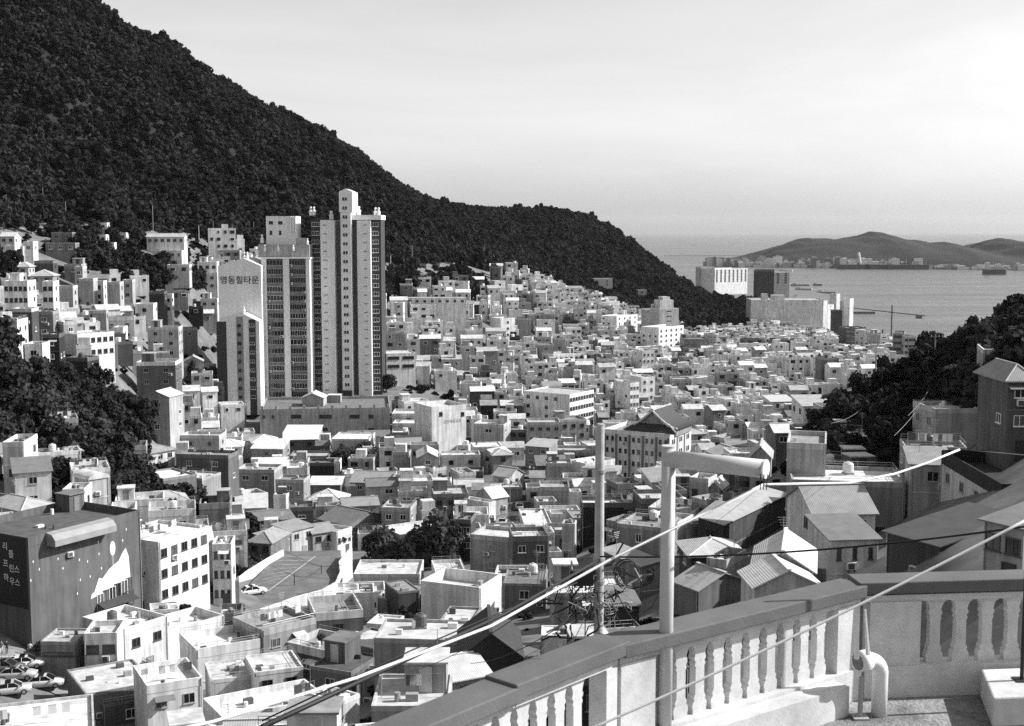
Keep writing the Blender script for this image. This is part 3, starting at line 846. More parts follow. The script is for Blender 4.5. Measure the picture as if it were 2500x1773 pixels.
B('L', 1130, 425, 1480, 432, 4.5, 7, .2, .18, 'grey house with dark flat roof beside the white cube house', win=1, room=0, par=.2)
B('L', 640, 1245, 1000, 1178, 3.6, 5.5, .42, .52, 'small house with ridged pale metal roof just below the coping', style='gableX', rise=1.0, win=1, over=.4)
B('L', 750, 1060, 1300, 1052, 4, 8, .03, .04, 'house under black netting beside the ridged metal roof', style='gable', rise=2.2, win=0, over=.1)
B('L', 1450, 862, 1885, 866, 2.6, 3, .78, .64, 'low bright white wall-like shed next to the utility pole foot', win=0, room=0, par=.15)
B('K', 450, 1562, 1240, 1402, 4.5, 6, .68, .64, 'house with long white parapet running along the picture foot', win=1, room=0, par=.8)
B('K', 1340, 1440, 1488, 1305, 5, 4, .56, .4, 'small house with bright leaning wall by the bottom rope', win=0, room=0, par=.3)
B('K', 1105, 1165, 1420, 1215, 5, 6, .13, .1, 'dark house with shed on its roof below the roof garden', win=1, room=1, par=.3)
B('K', 1480, 1240, 1600, 1250, 3, 4, .2, .4, 'little grey outhouse beside the blank grey wall', win=0, room=0, par=.2)
B('K', 1440, 470, 1940, 470, 4, 9, .56, .52, 'pale house with white chimney and railings below the twin bushes', win=0, par=.5, room=0)
B('K', 1620, 650, 1780, 655, 3, 4, .3, .64, 'grey hut with bright rounded white awning', win=0, room=0, par=.15)
B('K', 1780, 610, 1941, 590, 4, 6, .07, .28, 'dark low house behind the rounded white awning', win=0, room=0, par=.2)
# left middle
B('F', 1268, 606, 1490, 612, 8, 7, .42, .52, 'grey house with white gabled corner and small dark window beside the grove top', style='gable', rise=1.2, win=1)
B('F', 1200, 305, 1545, 302, 8, 9, .13, .28, 'brown-black block with white parapet left of the towers', win=2, par=.8, parwall=.78)
B('A', 1300, 1442, 1572, 1440, 9, 8, .42, .28, 'big plain grey house behind the brown-black block', win=2)
B('F', 1285, 1108, 1540, 1015, 3.5, 8, .68, .28, 'round-fronted white house with hipped grey roof beside the grove', style='hip', rise=1.4, win=3)
B('F', 1590, 948, 1930, 950, 6, 6, .42, .4, 'grey house with white side wall and two small dark windows under the towers', win=2, winw=.9)
B('F', 1550, 1112, 2010, 1125, 7, 6, .13, .28, 'dark wide house with bright side wall before the podium', win=2)
B('F', 1580, 1192, 1830, 1205, 4, 4, .42, .64, 'small grey house with bright tilted roof in front of dark wide house', style='shed', rise=.8, win=1)
B('F', 1232, 1275, 1440, 1332, 4, 7, .2, .64, 'house with bright angular courtyard roof beside the lower grove', win=0, par=.4, room=0)
B('F', 1500, 1310, 1780, 1330, 4, 7, .28, .52, 'house with pale roof and sunshade beside the lower grove', win=1, par=.4, room=0)
B('F', 580, 262, 770, 266, 7, 5, .03, .1, 'small house with shade painted into black walls, above the grove', win=0, room=0)  # the side in shade: its darkness is put into the wall colour
B('F', 215, 142, 372, 112, 8, 6, .78, .4, 'white house with one dark window above the grove', win=1, floors=2)
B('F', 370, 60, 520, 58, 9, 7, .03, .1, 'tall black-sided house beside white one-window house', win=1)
B('A', 682, 1502, 1006, 1452, 8, 8, .78, .4, 'long white house with two rows of small windows on the left hillside', floors=2, win=6, winw=1.1, par=.4)
B('A', 300, 1302, 465, 1302, 8, 6, .2, .4, 'dark-fronted house with bright white end wall on the left hillside', win=1)
B('A', 105, 1277, 276, 1276, 9, 6, .07, .4, 'nearly black house with pale flat roof edge on the left hillside', win=1, parwall=.56)
B('A', 30, 1032, 240, 1006, 12, 8, .78, .4, 'tall white house with row of arched dark windows at the picture edge', floors=3, win=5, winw=.9, wst='d')
B('A', 370, 1035, 466, 1002, 12, 6, .78, .4, 'slim white three-storey house on the left hillside', floors=3, win=2, winw=1.1, wst='d')
B('A', 480, 1077, 640, 1076, 8, 6, .42, .4, 'plain grey house with white end wall and thin mast', win=0)
B('A', 690, 1012, 820, 1012, 8, 6, .42, .4, 'grey blank-walled house in the middle of the left hillside', win=0)
B('A', 940, 1042, 1055, 1088, 11, 6, .42, .4, 'tall grey tapering house below the hillside trees', win=0)
B('A', 820, 1032, 910, 1016, 7, 5, .78, .52, 'small white square house with barred window, left hillside', win=1, winw=1.3)
B('A', 1080, 1022, 1165, 1016, 7, 5, .42, .4, 'small grey house with bright corner under the hillside trees', win=1)
B('A', 1312, 1128, 1445, 1132, 11, 6, .03, .18, 'tall black-sided house with white lit end left of the lettered slab', win=0)
B('A', 1445, 1150, 1510, 1130, 9, 5, .78, .4, 'white upright house with two small windows left of the lettered slab', win=1, floors=2)
B('A', 1190, 1234, 1350, 1204, 6, 7, .78, .52, 'white rough-walled house below the hillside trees', win=1)
B('A', 1765, 1187, 1915, 1172, 6, 6, .68, .4, 'white house with two square windows touching the lettered slab', win=2, winw=1.2)
B('A', 1740, 864, 1910, 844, 6, 7, .78, .52, 'bright white house with dark windows high beside the lettered slab', win=3)
B('A', 1820, 960, 1915, 955, 7, 6, .68, .4, 'white house below bright white house high beside the lettered slab', win=1)
B('A', 1395, 765, 1600, 757, 4, 6, .78, .52, 'long white hut with four small windows among hillside gardens', win=4, winw=.8, par=.25, room=0)
B('A', 1292, 645, 1620, 632, 5, 8, .68, .4, 'long pale terrace row under the tall thin poles', style='gableX', rise=1.2, win=6)
B('A', 725, 624, 930, 618, 5, 6, .68, .4, 'long pale two-storey terrace on the upper hillside', win=4, par=.3, room=0)
B('A', 932, 606, 1110, 597, 5, 6, .68, .4, 'pale terrace end house on the upper hillside', win=3, par=.3, room=0)
B('A', 727, 694, 1005, 684, 3.4, 5, .68, .4, 'low pale row under the two-storey terrace on the upper hillside', win=4, par=.3, room=0)
B('A', 425, 534, 585, 528, 4, 6, .3, .52, 'low grey house with pale flat roof at the forest edge', win=2, par=.3, room=0)
B('A', 450, 604, 635, 602, 4.5, 6, .2, .4, 'dark low house with round bush at the forest edge', win=2, par=.3, room=0)
B('A', 400, 697, 660, 692, 4, 6, .2, .4, 'long dark low house below the forest edge', win=3, par=.3, room=0)
B('A', 800, 518, 940, 512, 3.5, 6, .56, .52, 'small pale house highest under the forest', win=2, par=.3, room=0)
B('A', 900, 560, 1042, 552, 3.5, 5, .56, .52, 'small pale house second highest under the forest', win=2, par=.3, room=0)
B('A', 35, 717, 128, 708, 6, 6, .78, .52, 'small white house with one dark window in the cluster at the picture edge', win=1)
B('A', 128, 728, 200, 722, 4, 5, .68, .4, 'small white shed-like house beside one dark window house', win=1, room=0)
B('A', 205, 684, 290, 676, 6, 6, .68, .4, 'white upright house topping the cluster at the picture edge', win=1)
B('A', 300, 855, 465, 852, 6, 6, .07, .18, 'very dark house under pale hipped roofs at the picture edge', win=1)
B('A', 565, 884, 716, 882, 5, 7, .3, .4, 'grey house with layered roof, upper left hillside', win=1)
B('A', 655, 905, 726, 898, 8, 6, .42, .4, 'grey upright house with bright end, upper left hillside', win=1)
B('A', 262, 985, 462, 975, 4, 8, .3, .4, 'house with broad rough hipped roof at the picture edge', style='hip', rise=1.6, win=2)
B('A', 150, 905, 250, 895, 5, 7, .56, .4, 'small pale house with hipped roof at the picture edge', style='hip', rise=1.2, win=1)
B('A', 0, 640, 125, 632, 4, 8, .56, .52, 'pale roofed house at the very picture edge under the forest', style='gableX', rise=1.3, win=2)
B('A', -60, 1380, 150, 1352, 9, 8, .78, .4, 'white tall house partly behind the grove top tree', win=2)
B('A', 560, 1392, 680, 1385, 8, 6, .3, .4, 'grey house with pale roof rim beside long white house', win=1)
B('A', 1000, 1440, 1085, 1425, 6, 6, .78, .4, 'white house with black doorway beside long white house', win=1)
B('A', 1600, 1450, 1740, 1446, 8, 6, .2, .4, 'dark house among white fragments left of the annex', win=1)
B('F', 1620, 300, 1790, 296, 6, 6, .3, .4, 'grey house with bright gable roof left of the annex', style='gable', rise=1.5, win=1)
B('F', 1800, 330, 1905, 318, 6, 5, .78, .52, 'white striped wall house touching the annex', win=2)
# before the podium
B('G', 1118, 800, 1445, 802, 6, 12, .56, .64, 'pale house with dazzling white roof in front of the podium', par=.5, win=2, winw=1, room=0)
B('G', 692, 755, 1000, 755, 5, 8, .42, .64, 'house with bright narrow roof close under the podium windows', style='shed', rise=1.2, win=1)
B('G', 692, 810, 1000, 803, 5, 6, .13, .64, 'house with bright tilted roof before the podium', style='shed', rise=1.2, win=2)
B('G', 410, 885, 685, 890, 6, 7, .3, .64, 'grey house with pale corrugated roof strip near the podium', style='shed', rise=1.5, win=1)
B('G', 740, 950, 1090, 950, 4, 8, .13, .4, 'dark house with grey railing roof, middle of town', win=2, room=0)
B('G', 922, 1012, 1140, 1008, 7, 6, .03, .18, 'black-walled house in the middle of town', win=0)
B('G', 920, 1205, 1195, 1206, 4, 5, .2, .64, 'house with bright corrugated roof below black-walled house', style='shed', rise=1.0, win=0)
B('G', 895, 1346, 1205, 1352, 4, 8, .68, .52, 'white house with pale four-sided hipped roof, middle of town', style='hip', rise=2.0, win=3)
B('G', 1280, 1182, 1620, 1190, 4, 12, .3, .28, 'house with long dark tiled roof beside the shrub garden', style='gableX', rise=1.6, win=2)
B('G', 622, 1156, 870, 1160, 8, 6, .28, .28, 'dark grey house with bright white roof corner, middle of town', win=1, floors=2)
B('G', 275, 1066, 610, 1072, 7, 7, .28, .4, 'grey house with two square dark windows and white shed roof', win=2, winw=1.6, floors=1)
B('G', 265, 1312, 556, 1275, 4, 6, .78, .4, 'white low wall house with cluttered roof, middle of town', win=1, room=0)
B('G', 605, 1290, 715, 1292, 5, 4, .56, .4, 'small pale block house beside dark flat roofs', win=0, room=0)
B('G', 480, 1522, 660, 1502, 4, 9, .1, .18, 'dark house with tilted dark roof behind the car park', style='gableX', rise=.8, win=0)
B('G', 662, 1512, 790, 1500, 4, 9, .13, .18, 'second dark house with tilted dark roof, nearer the hipped white house', style='gableX', rise=.8, win=1)
B('G', 1000, 1505, 1262, 1562, 4.5, 11, .2, .18, 'house with very broad dark roof behind the car park top', style='gableX', rise=1.8, win=1)
B('G', 1556, 1402, 1810, 1408, 8, 7, .3, .4, 'grey two-storey house with barred window in front of round bush', win=2, floors=2)
B('H', 572, 925, 880, 918, 7, 9, .2, .4, 'dark-fronted house with roof room on grey deck beside the shop street', win=3, room=1, floors=2)
B('H', 280, 1284, 740, 1218, 6, 8, .56, .64, 'wide pale house with slanting bright parapet behind the twin bushes', win=1, par=.6, room=0)
B('H', 756, 1146, 900, 1150, 8, 6, .1, .28, 'dark brick house with white-framed windows behind the twin bushes', win=2, wst='w', floors=2)
B('H', 895, 1278, 1288, 1312, 8, 7, .3, .52, 'grey rendered house with single faint window at the street foot', win=1, room=0)
B('H', 1272, 1300, 1590, 1292, 8, 6, .13, .52, 'dark house with white drainpipe at the street foot', win=2, wst='w', room=0)
B('H', 1705, 1183, 1815, 1187, 7, 2.6, .42, .28, 'tall square masonry stack beside the utility pole', name='chimney_stack', cat='chimney', win=0, room=0, par=.3)
B('H', 1910, 655, 2170, 615, 6, 6, .78, .64, 'white arched-frame house beyond the utility pole', win=1, room=0)
B('H', 925, 302, 1190, 312, 8, 8, .42, .52, 'pale grey block with group of dark windows beside the white church', win=1, winw=2, floors=1, room=1)
B('H', 1405, 292, 1690, 290, 9, 8, .42, .4, 'brownish-grey flats with stacked balconies beyond the street', win=4, floors=3)
B('H', 1692, 272, 1920, 262, 8, 8, .3, .28, 'darker flats with gabled roof edge beyond the street', win=3, floors=3)
B('H', 432, 605, 615, 602, 6, 10, .42, .52, 'house with long pale tin roof before the white church', style='gable', rise=1.3, win=1)
B('H', 640, 582, 985, 576, 6, 6, .56, .64, 'pale house with bright white deck before the white church', win=2, winw=1.2)
B('H', 570, 702, 685, 684, 3.5, 5, .42, .64, 'small house with white awning below the pale tin roof', win=1, room=0)
B('H', 800, 742, 945, 732, 6, 7, .42, .4, 'grey house with open roof stair left of the shop street', win=1)
B('H', 985, 560, 1110, 580, 5, 6, .42, .52, 'small house with pale roof near the street bend', win=1, style='gable', rise=1)
B('H', 1100, 580, 1265, 572, 5, 6, .3, .4, 'grey house with layered roof near the street bend', win=1, style='hip', rise=1)
B('H', 1095, 757, 1240, 777, 4, 6, .56, .4, 'house with peaked pale gable beside the shop street', style='gableX', rise=1.6, win=1)
B('H', 1090, 962, 1225, 942, 4, 6, .42, .64, 'house with bright lit gable roof beside the shop street', style='gableX', rise=1.8, win=0)
B('H', 1060, 1000, 1120, 985, 5, 7, .78, .4, 'thin white gable wall beside the shop street', win=0, room=0)
B('H', 1566, 652, 1790, 652, 6, 6, .28, .52, 'grey house with arched dark door on the far side of the street', win=0, front_door=True)
B('H', 1512, 862, 1770, 862, 5, 7, .42, .4, 'grey terrace house with bare deck on the far side of the street', win=0, room=0)
B('H', 1490, 992, 1660, 987, 4, 5, .42, .64, 'small house with bright awning roof on the far side of the street', win=0, room=0)
B('H', 1376, 1206, 1620, 1202, 4, 15, .56, .64, 'house with long cluttered bright deck on the far side of the street', win=0, room=0, par=.4)
B('H', 1612, 537, 1975, 540, 5, 7, .3, .4, 'long grey house with row of small windows before the temple-roofed hall', win=6, room=0)
B('H', 1880, 1002, 2250, 1002, 8, 5, .03, .64, 'black-walled house with bright deck behind the utility pole', win=0, room=0)
B('H', 1380, 500, 1590, 515, 6, 6, .28, .4, 'dark grey house with slanted roof at the street top', win=2, style='shed', rise=1)
B('H', 1600, 445, 1690, 440, 4, 5, .78, .64, 'small white house with rounded roof beyond the street', win=1, room=0)
B('H', 1690, 430, 1820, 432, 4, 6, .2, .64, 'dark-fronted small house with bright roof beyond the street', win=2, room=0)
B('H', 205, 215, 500, 215, 6, 10, .56, .52, 'pale terrace steps of house between podium and church', win=1, room=0)
B('H', 210, 300, 500, 302, 5, 7, .68, .52, 'pale house below the terrace steps between podium and church', win=1, room=0)
B('H', 255, 320, 412, 325, 4, 5, .07, .64, 'dark-fronted hut with bright rounded roof left of the church foot', win=0, style='shed', rise=.6)
# row round the car park
B('K', 645, 222, 810, 232, 3.6, 8, .2, .28, 'old house with rough hipped roof beside the car park', style='hip', rise=1.4, win=2)
B('K', 960, 150, 1140, 105, 5, 5, .56, .28, 'pale two-window house at the car park top', win=2, style='shed', rise=.6)
B('K', 1130, 165, 1300, 140, 4.5, 6, .42, .28, 'grey house with tiled roof at the car park top', win=2, style='gableX', rise=1.0)
B('K', 1310, 150, 1425, 112, 5, 5, .78, .4, 'white house with three small windows at the car park top', win=3, winw=.7, room=0)
B('K', 830, 215, 960, 180, 3.5, 5, .56, .28, 'low pale house with small windows along the car park edge', win=3, winw=.8, room=0, style='shed', rise=.5)
B('K', 1470, 165, 1685, 160, 3.5, 6, .68, .64, 'bright low house beside the twin bushes', win=0, room=0)
# right side
B('M', 385, 1182, 770, 1222, 8, 7, .28, .28, 'house with big blank dark wall between the two poles', win=1, winw=.8, floors=1, par=.4, room=0)
B('M', 290, 1150, 380, 1165, 5, 5, .2, .64, 'small house with bright roof lip beside big blank dark wall', win=1, room=0)
B('M', 660, 1040, 1070, 1075, 5, 8, .42, .28, 'grey house with plain roof behind the clothes post', win=0, room=0)
B('M', 890, 1195, 1055, 1105, 4, 5, .78, .4, 'bright slanting wall house behind the clothes post', win=0, room=0)
B('M', 1042, 948, 1182, 982, 4, 5, .28, .64, 'small cube house with bright square roof under the crossarm', win=0, room=0)
B('M', 1315, 908, 1572, 928, 4, 5, .13, .64, 'dark small house with bright roof strip under the crossarm', win=1, room=0)
B('M', 1025, 775, 1190, 790, 5, 5, .56, .52, 'pale box house below the temple-roofed hall corner', win=0, room=0)
B('M', 1190, 870, 1300, 878, 4, 5, .28, .52, 'small grey house beside pale box house', win=0, room=0, style='gable', rise=1)
B('M', 1320, 1195, 1880, 925, 4.5, 3.2, .07, .4, 'long dark house with pale sheet roof edge, right middle', style='shed', rise=.5, win=0)
B('M', 1060, 1150, 1330, 1185, 3.5, 8, .2, .28, 'low house with weathered sheet roof and dark water tank', style='shed', rise=1.0, win=0)
B('M', 1585, 1570, 2110, 1602, 5, 7.5, .42, .64, 'house with bright ridged metal gable roof behind the balustrade', style='gable', rise=1.5, win=1, over=.35)
B('O', 1625, 302, 2215, 292, 4.2, 4.5, .56, .64, 'lower bright gabled wing in front of bright gable roof', style='gable', rise=1.25, win=2, over=.3)
B('M', 275, 1610, 605, 1598, 4, 7, .3, .52, 'house with pale corrugated roof behind the utility pole', style='gableX', rise=1.3, win=0)
B('O', 600, 120, 775, 70, 4, 6, .28, .28, 'dark house with railing and roof ladder behind the clothes post', style='shed', rise=.8, win=1)
B('O', 905, 250, 1120, 330, 4, 6, .2, .4, 'house with grey sagging roof right of the clothes post', style='gableX', rise=1.2, win=0)
B('O', 300, 480, 590, 470, 3.5, 5, .07, .18, 'dark hut with veranda posts below the utility pole', style='shed', rise=.5, win=0)
B('O', 1195, 40, 1330, 60, 5, 5, .28, .28, 'grey narrow house beside bright ridged gable roof', win=0, room=0)
B('N', 192, 1366, 1085, 1392, 9, 9, .28, .64, 'large dark-walled house with bright roof and framed window, right middle', win=1, winw=2, winh=1.1, floors=1, par=.5, room=1, wst='w', seed=4)
B('N', 475, 1006, 1072, 1046, 7, 7, .42, .64, 'long grey house with bright roof and rounded corner, right slope', win=0, par=.4, room=0)
B('N', 152, 1072, 465, 1042, 13, 9, .42, .28, 'five-storey flats with dark banded windows on the side wall', floors=4, win=0, par=.6, room=1, cat='apartment block', name='apartment_block', sides='L', ymin=140, yaw=-14)
B('N', 1330, 806, 1682, 802, 8, 7, .42, .64, 'grey cube house with bright roof and dark brick chimney box', win=0, par=.5, room=0)
B('N', 1710, 335, 2030, 342, 10, 8, .42, .28, 'tall grey house with jutting white roof slab at the picture edge', win=2, winw=2.6, winh=2, floors=2, par=.5, parwall=.68, room=0)
B('N', 1905, 575, 2110, 575, 9, 8, .13, .28, 'dark house with hipped roof at the picture edge below jutting roof slab', style='hip', rise=1.4, win=1)
B('N', 1382, 1132, 1856, 1402, 5.5, 11, .56, .04, 'house with big black flat roof and pale lower wall', par=1.3, parwall=.04, room=0, win=4, free=True)
B('N', 1495, 640, 1715, 640, 4, 5, .13, .4, 'half-hidden house with rounded roof behind dark brick chimney box', style='vault', rise=.8, win=0)
B('S', 1820, 1150, 1960, 1245, 6, 8, .68, .28, 'pale house with broad grey gable roof, right of the bright gables', style='gableX', rise=1.9, win=2)
B('Q', 480, 215, 840, 205, 4, 6, .68, .18, 'pale side house with narrow slot windows in the shaded gully', win=3, winw=.4, style='shed', rise=.8)
B('Q', 1640, 60, 1941, 130, 5, 6, .42, .18, 'grey house with porch at the gully edge', win=2, style='shed', rise=.8)
B('Q', 900, 150, 1300, 260, 4, 9, .1, .07, 'house with very dark broad roof in the shaded gully', style='shed', rise=1.2, win=0)
B('M', 1558, 595, 1740, 602, 8, 7, .42, .4, 'grey gabled house left of the five-storey flats', style='gable', rise=1.5, win=1)
B('M', 1350, 500, 1520, 505, 6, 8, .2, .28, 'house with dark sheds of roof behind the crossarm', style='gableX', rise=1.2, win=1)
B('M', 1215, 415, 1330, 430, 6, 8, .3, .4, 'grey house with roof clutter behind the crossarm', win=1)

# ------------------------------------------------------------------ the large buildings
def text(body, size, mat, parent, loc, mrot, name='lettering', thick=0.03):
    c = bpy.data.curves.new(name, 'FONT'); c.body = body; c.size = size; c.align_x = 'CENTER'; c.align_y = 'CENTER'; c.extrude = thick
    o = bpy.data.objects.new(name, c); COL.objects.link(o)
    me = None
    dg = bpy.context.evaluated_depsgraph_get()
    me = bpy.data.meshes.new_from_object(o.evaluated_get(dg))
    bpy.data.objects.remove(o)
    me.materials.clear(); me.materials.append(mat)
    r = ob(name, me, parent, loc)
    r.rotation_euler = mrot.to_euler()
    return r
MF = Matrix(((1, 0, 0), (0, 0, -1), (0, 1, 0)))            # letters on a front wall
ML = Matrix(((0, 0, -1), (-1, 0, 0), (0, 1, 0)))           # letters on a left wall
def wallpt(u, v, hd):
    """where a line of sight meets a house's front wall, as (along the wall, height) in the house's own metres"""
    d = Vector(ray(u, v)); c, s = math.cos(hd['yaw']), math.sin(hd['yaw'])
    nrm = Vector((s, -c, 0)); o = Vector((0, 0, CAM_Z))
    t_ = (Vector((hd['x'], hd['y'], 0)) - o).dot(nrm) / d.dot(nrm)
    p = o + d * t_
    return (p.x - hd['x']) * c + (p.y - hd['y']) * s, p.z - hd['zb']
INK = surf('dark sign paint', 0.03, 0.6, 0)
CHALK = surf('white sign paint', 0.72, 0.6, 0.05, 3)

# mural building
r_ = B('I', 246, 590, 1232, 344, 14, 13, .13, .1, 'tall grey mural-painted building with black hangul sign board at the picture edge', win=0, room=1, par=1.0, parwall=.13, name='mural_building', cat='building', sides='')
hd = HOUSES[-1]; hw = hd['w'] / 2; hh = hd['zt'] - hd['zb']
print('mural', hd['w'], math.degrees(hd['yaw']), hd['y'])
def W(x, y): return wallpt(*px('T', x, y), hd)
sb = MB().box(-hw - .22, .05, hh - 8.7, -hw - .03, 7.5, hh - .1).build('sign_board', surf('black sign board', 0.012, 0.5, 0.1), r_)
for ch, yy, zz in (('리', 3.9, 1.5), ('틀', 2.85, 2.35), ('프', 3.9, 3.6), ('린', 2.85, 4.1), ('스', 1.9, 4.1), ('하', 3.9, 5.35), ('우', 2.85, 5.7), ('스', 1.9, 5.7)):
    text(ch, 1.05, CHALK, sb, (-hw - .24, yy, hh - zz), ML, 'letter', .01)
dune = [W(*p) for p in ((1385, 1455), (1400, 1380), (1440, 1345), (1510, 1130), (1560, 1145), (1665, 995), (1810, 870), (1860, 760), (1915, 672), (1960, 800), (1992, 1160))]
m = MB()
m.poly([(a, -.012, b_) for a, b_ in dune]); k_ = len(m.v)
m.build('painted_dune', CHALK, r_)
for p in ((505, 885), (885, 840), (1210, 855), (1335, 880), (1500, 585), (1510, 765), (1545, 985), (1375, 1110), (1225, 1160), (1180, 1370), (1925, 390), (1870, 560), (960, 985), (1070, 760), (600, 1000), (470, 1170)):
    a, b_ = W(*p); s_ = .22
    m = MB(); m.poly([(a - s_ * .4, -.012, b_), (a, -.012, b_ - s_), (a + s_ * .4, -.012, b_), (a, -.012, b_ + s_)]); m.build('painted_star', CHALK, r_)
a, b_ = W(1717, 680); m = MB()
m.poly([(a + .45 * math.cos(t_), -.013, b_ + .95 * math.sin(t_)) for t_ in [i * math.pi / 6 for i in range(12)]]); m.poly([(a - .03, -.013, b_ - 2.6), (a + .03, -.013, b_ - 2.6), (a + .03, -.013, b_ - .9), (a - .03, -.013, b_ - .9)])
m.build('painted_balloon', CHALK, r_)
xa, _ = W(705, 600); xb, _ = W(1640, 250)
m = MB()
prof = [(0, hh + .1), (-1.0, hh - .1), (-1.6, hh - .75), (-1.6, hh - 1.5), (-.05, hh - 1.5)]
n_ = len(prof)
m.v += [(xa, a, b_) for a, b_ in prof] + [(xb, a, b_) for a, b_ in prof]
m.f += [tuple(range(n_ - 1, -1, -1)), tuple(range(n_, 2 * n_))] + [(i, (i + 1) % n_, n_ + (i + 1) % n_, n_ + i) for i in range(n_)]; m.m += [0] * (n_ + 2)
m.build('canopy', surf('grey canopy sheet', .28, .6, .2, .8), r_)
for i, (x_, y_) in enumerate(((1530, 1500), (1620, 1440), (1715, 1390), (1790, 1340), (1895, 1290), (1965, 1250))):
    a, b_ = W(x_, y_)
    put_window(r_, 'F', a, b_, 1.1, 2.2, 2, 'wd'[i % 2], hw, 13, True, random)
m = MB(); a, b_ = W(1480, 1560); c_, e_ = W(2010, 1330)
m.slab((a, -1.4, b_ - .2), (c_, -1.4, b_ - .2), (c_, 0, b_ + .35), (a, 0, b_ + .35), .08); m.build('awning', surf('dark awning', .05, .7, .2), r_)
for x_, y_ in ((1560, 1610), (1700, 1540), (1800, 1490), (1900, 1430), (1980, 1400)):
    a, b_ = W(x_, y_); put_window(r_, 'F', a, b_ - .2, 1.3, 1.8, 2, 'd', hw, 13, True, random)
MURAL = hd

# podium of the towers
pod = B('G', 485, 540, 1632, 522, 9.5, 27, .42, .18, 'broad grey concrete podium with short posts below the apartment towers', win=0, room=0, par=.9, parwall=.42, name='podium', cat='podium', sides='')
hd = HOUSES[-1]; hw = hd['w'] / 2; hh = hd['zt'] - hd['zb']
for i in range(10):
    MB().box(-.35, -.1, 0, .35, .35, .95).build('post', wallmat(.42), pod, (-hw + .6 + (hd['w'] - 1.2) * i / 9, 0, hh))
for x_, n_ in ((805, 4), (1065, 5), (1320, 4), (1465, 2)):
    a, b_ = wallpt(*px('G', x_, 603), hd)
    for i in range(n_): put_window(pod, 'F', a + (i - (n_ - 1) / 2) * .75, b_, .65, 1.05, 1, 'd', hw, 27, False, random)
for x_, n_ in ((520, 1), (600, 1), (1050, 3), (1465, 2)):
    a, b_ = wallpt(*px('G', x_, 605 if x_ < 700 else 716), hd)
    for i in range(n_): put_window(pod, 'F', a + (i - (n_ - 1) / 2) * .8, b_, .7, .9, 1, 'd', hw, 27, False, random)
PODZ = hd['deck']
p = at(*px('G', 855, 440), 388)
house((p.x + at(*px('G', 1045, 440), 388).x) / 2, 388, p.z, 0, at(*px('G', 1045, 440), 388).x - p.x, 7, .42, .52, 'gable', 'grey gabled hall standing on the podium before the towers', zb=PODZ, rise=1.4, win=0, name='hall', cat='hall', sides='', over=.4)
p = at(*px('G', 1065, 415), 396)
house(at(*px('G', 1135, 440), 396).x, 396, p.z, 0, 4.2, 4, .3, .64, 'flat', 'small hut with pale roof on the podium between hall and tower entrance', zb=PODZ, par=.1, win=0, room=0, sides='')

# apartment towers
def rect(u0, u1, vt, Y, reg='B'):
    a = at(*px(reg, u0, vt), Y); b_ = at(*px(reg, u1, vt), Y)
    return a.x, b_.x, a.z
ZT = float(H(-40, 420)) - 3
def tw(root, name, u0, u1, vt, Y, Y2, mat, vb=None):
    x0, x1, z1 = rect(u0, u1, vt, Y)
    z0 = ZT if vb is None else at(*px('B', u0, vb), Y).z
    o = root.location
    return MB().box(x0 - o.x, Y - o.y, z0 - o.z, x1 - o.x, Y2 - o.y, z1 - o.z).build(name, mat, root)
PALE = surf('pale tower concrete', .76, .85, .12, .15, .12)
NAVY = surf('dark tower panel', .045, .7, .15, .3)
MID = surf('mid grey tower recess', .2, .8, .2, .3)
def lantern(root, u, v, Y, s=1.0):
    p = at(*px('B', u, v), Y) - root.location
    m = MB().lathe([(0, 0), (.55 * s, 0), (.55 * s, 1.2 * s), (.75 * s, 1.3 * s), (.3 * s, 1.9 * s), (.3 * s, 2.2 * s), (.42 * s, 2.5 * s), (.2 * s, 2.9 * s), (0, 2.9 * s)], 8)
    m.build('roof_vent', PLAST, root, p)
xc = rect(935, 1550, 500, 420)
t2 = empty('apartment_tower', ((xc[0] + xc[1]) / 2, 420, ZT))
tag(t2, 'tallest pale apartment tower with slender central stair shaft and dark window strips', 'apartment tower', 'apartment towers on the podium')
tw(t2, 'dark_bay', 935, 1017, 490, 424, 437, NAVY); tw(t2, 'dark_bay', 1459, 1550, 495, 424, 437, NAVY)
tw(t2, 'wall_slab', 1016, 1141, 497, 421, 436, PALE); tw(t2, 'wall_slab', 1339, 1458, 500, 421, 436, PALE)
tw(t2, 'recess', 1142, 1194, 500, 425, 436, MID); tw(t2, 'recess', 1286, 1338, 500, 425, 436, MID)
tw(t2, 'stair_shaft', 1194, 1286, 425, 420, 434, PALE); tw(t2, 'stair_shaft', 1181, 1299, 245, 419.6, 434.4, PALE, vb=425)
x0, x1, z1 = rect(1181, 1299, 245, 419.6); o = t2.location
m = MB(); h_ = .95; m.v += [(x0 - o.x, -.4, z1 - o.z), (x1 - o.x, -.4, z1 - o.z), ((x0 + x1) / 2 - o.x, -.4, z1 - o.z + h_)] + [(x0 - o.x, 14.4, z1 - o.z), (x1 - o.x, 14.4, z1 - o.z), ((x0 + x1) / 2 - o.x, 14.4, z1 - o.z + h_)]
m.f += [(0, 1, 2), (5, 4, 3), (0, 2, 5, 3), (1, 4, 5, 2)]; m.m += [0] * 4; m.build('shaft_roof', PALE, t2)
tw(t2, 'roof_band', 1287, 1553, 452, 422, 437, PALE, vb=494)
pa_ = at(*px('B', 1237, 235), 424) - t2.location; pb_ = at(*px('B', 1237, 120), 424) - t2.location
MB().tube([pa_, pb_], .07, 5).build('antenna', DARK, t2)
for u_, v_ in ((935, 455), (962, 455), (1112, 492), (1120, 492), (1352, 452), (1360, 452), (1505, 462), (1533, 462)): lantern(t2, u_, v_, 426)
ztop = at(*px('B', 1050, 535), 421).z
vent = MB(); vent.box(-.55, -.14, -.13, .55, .02, .13); vent = vent.mesh('vent', [MID])
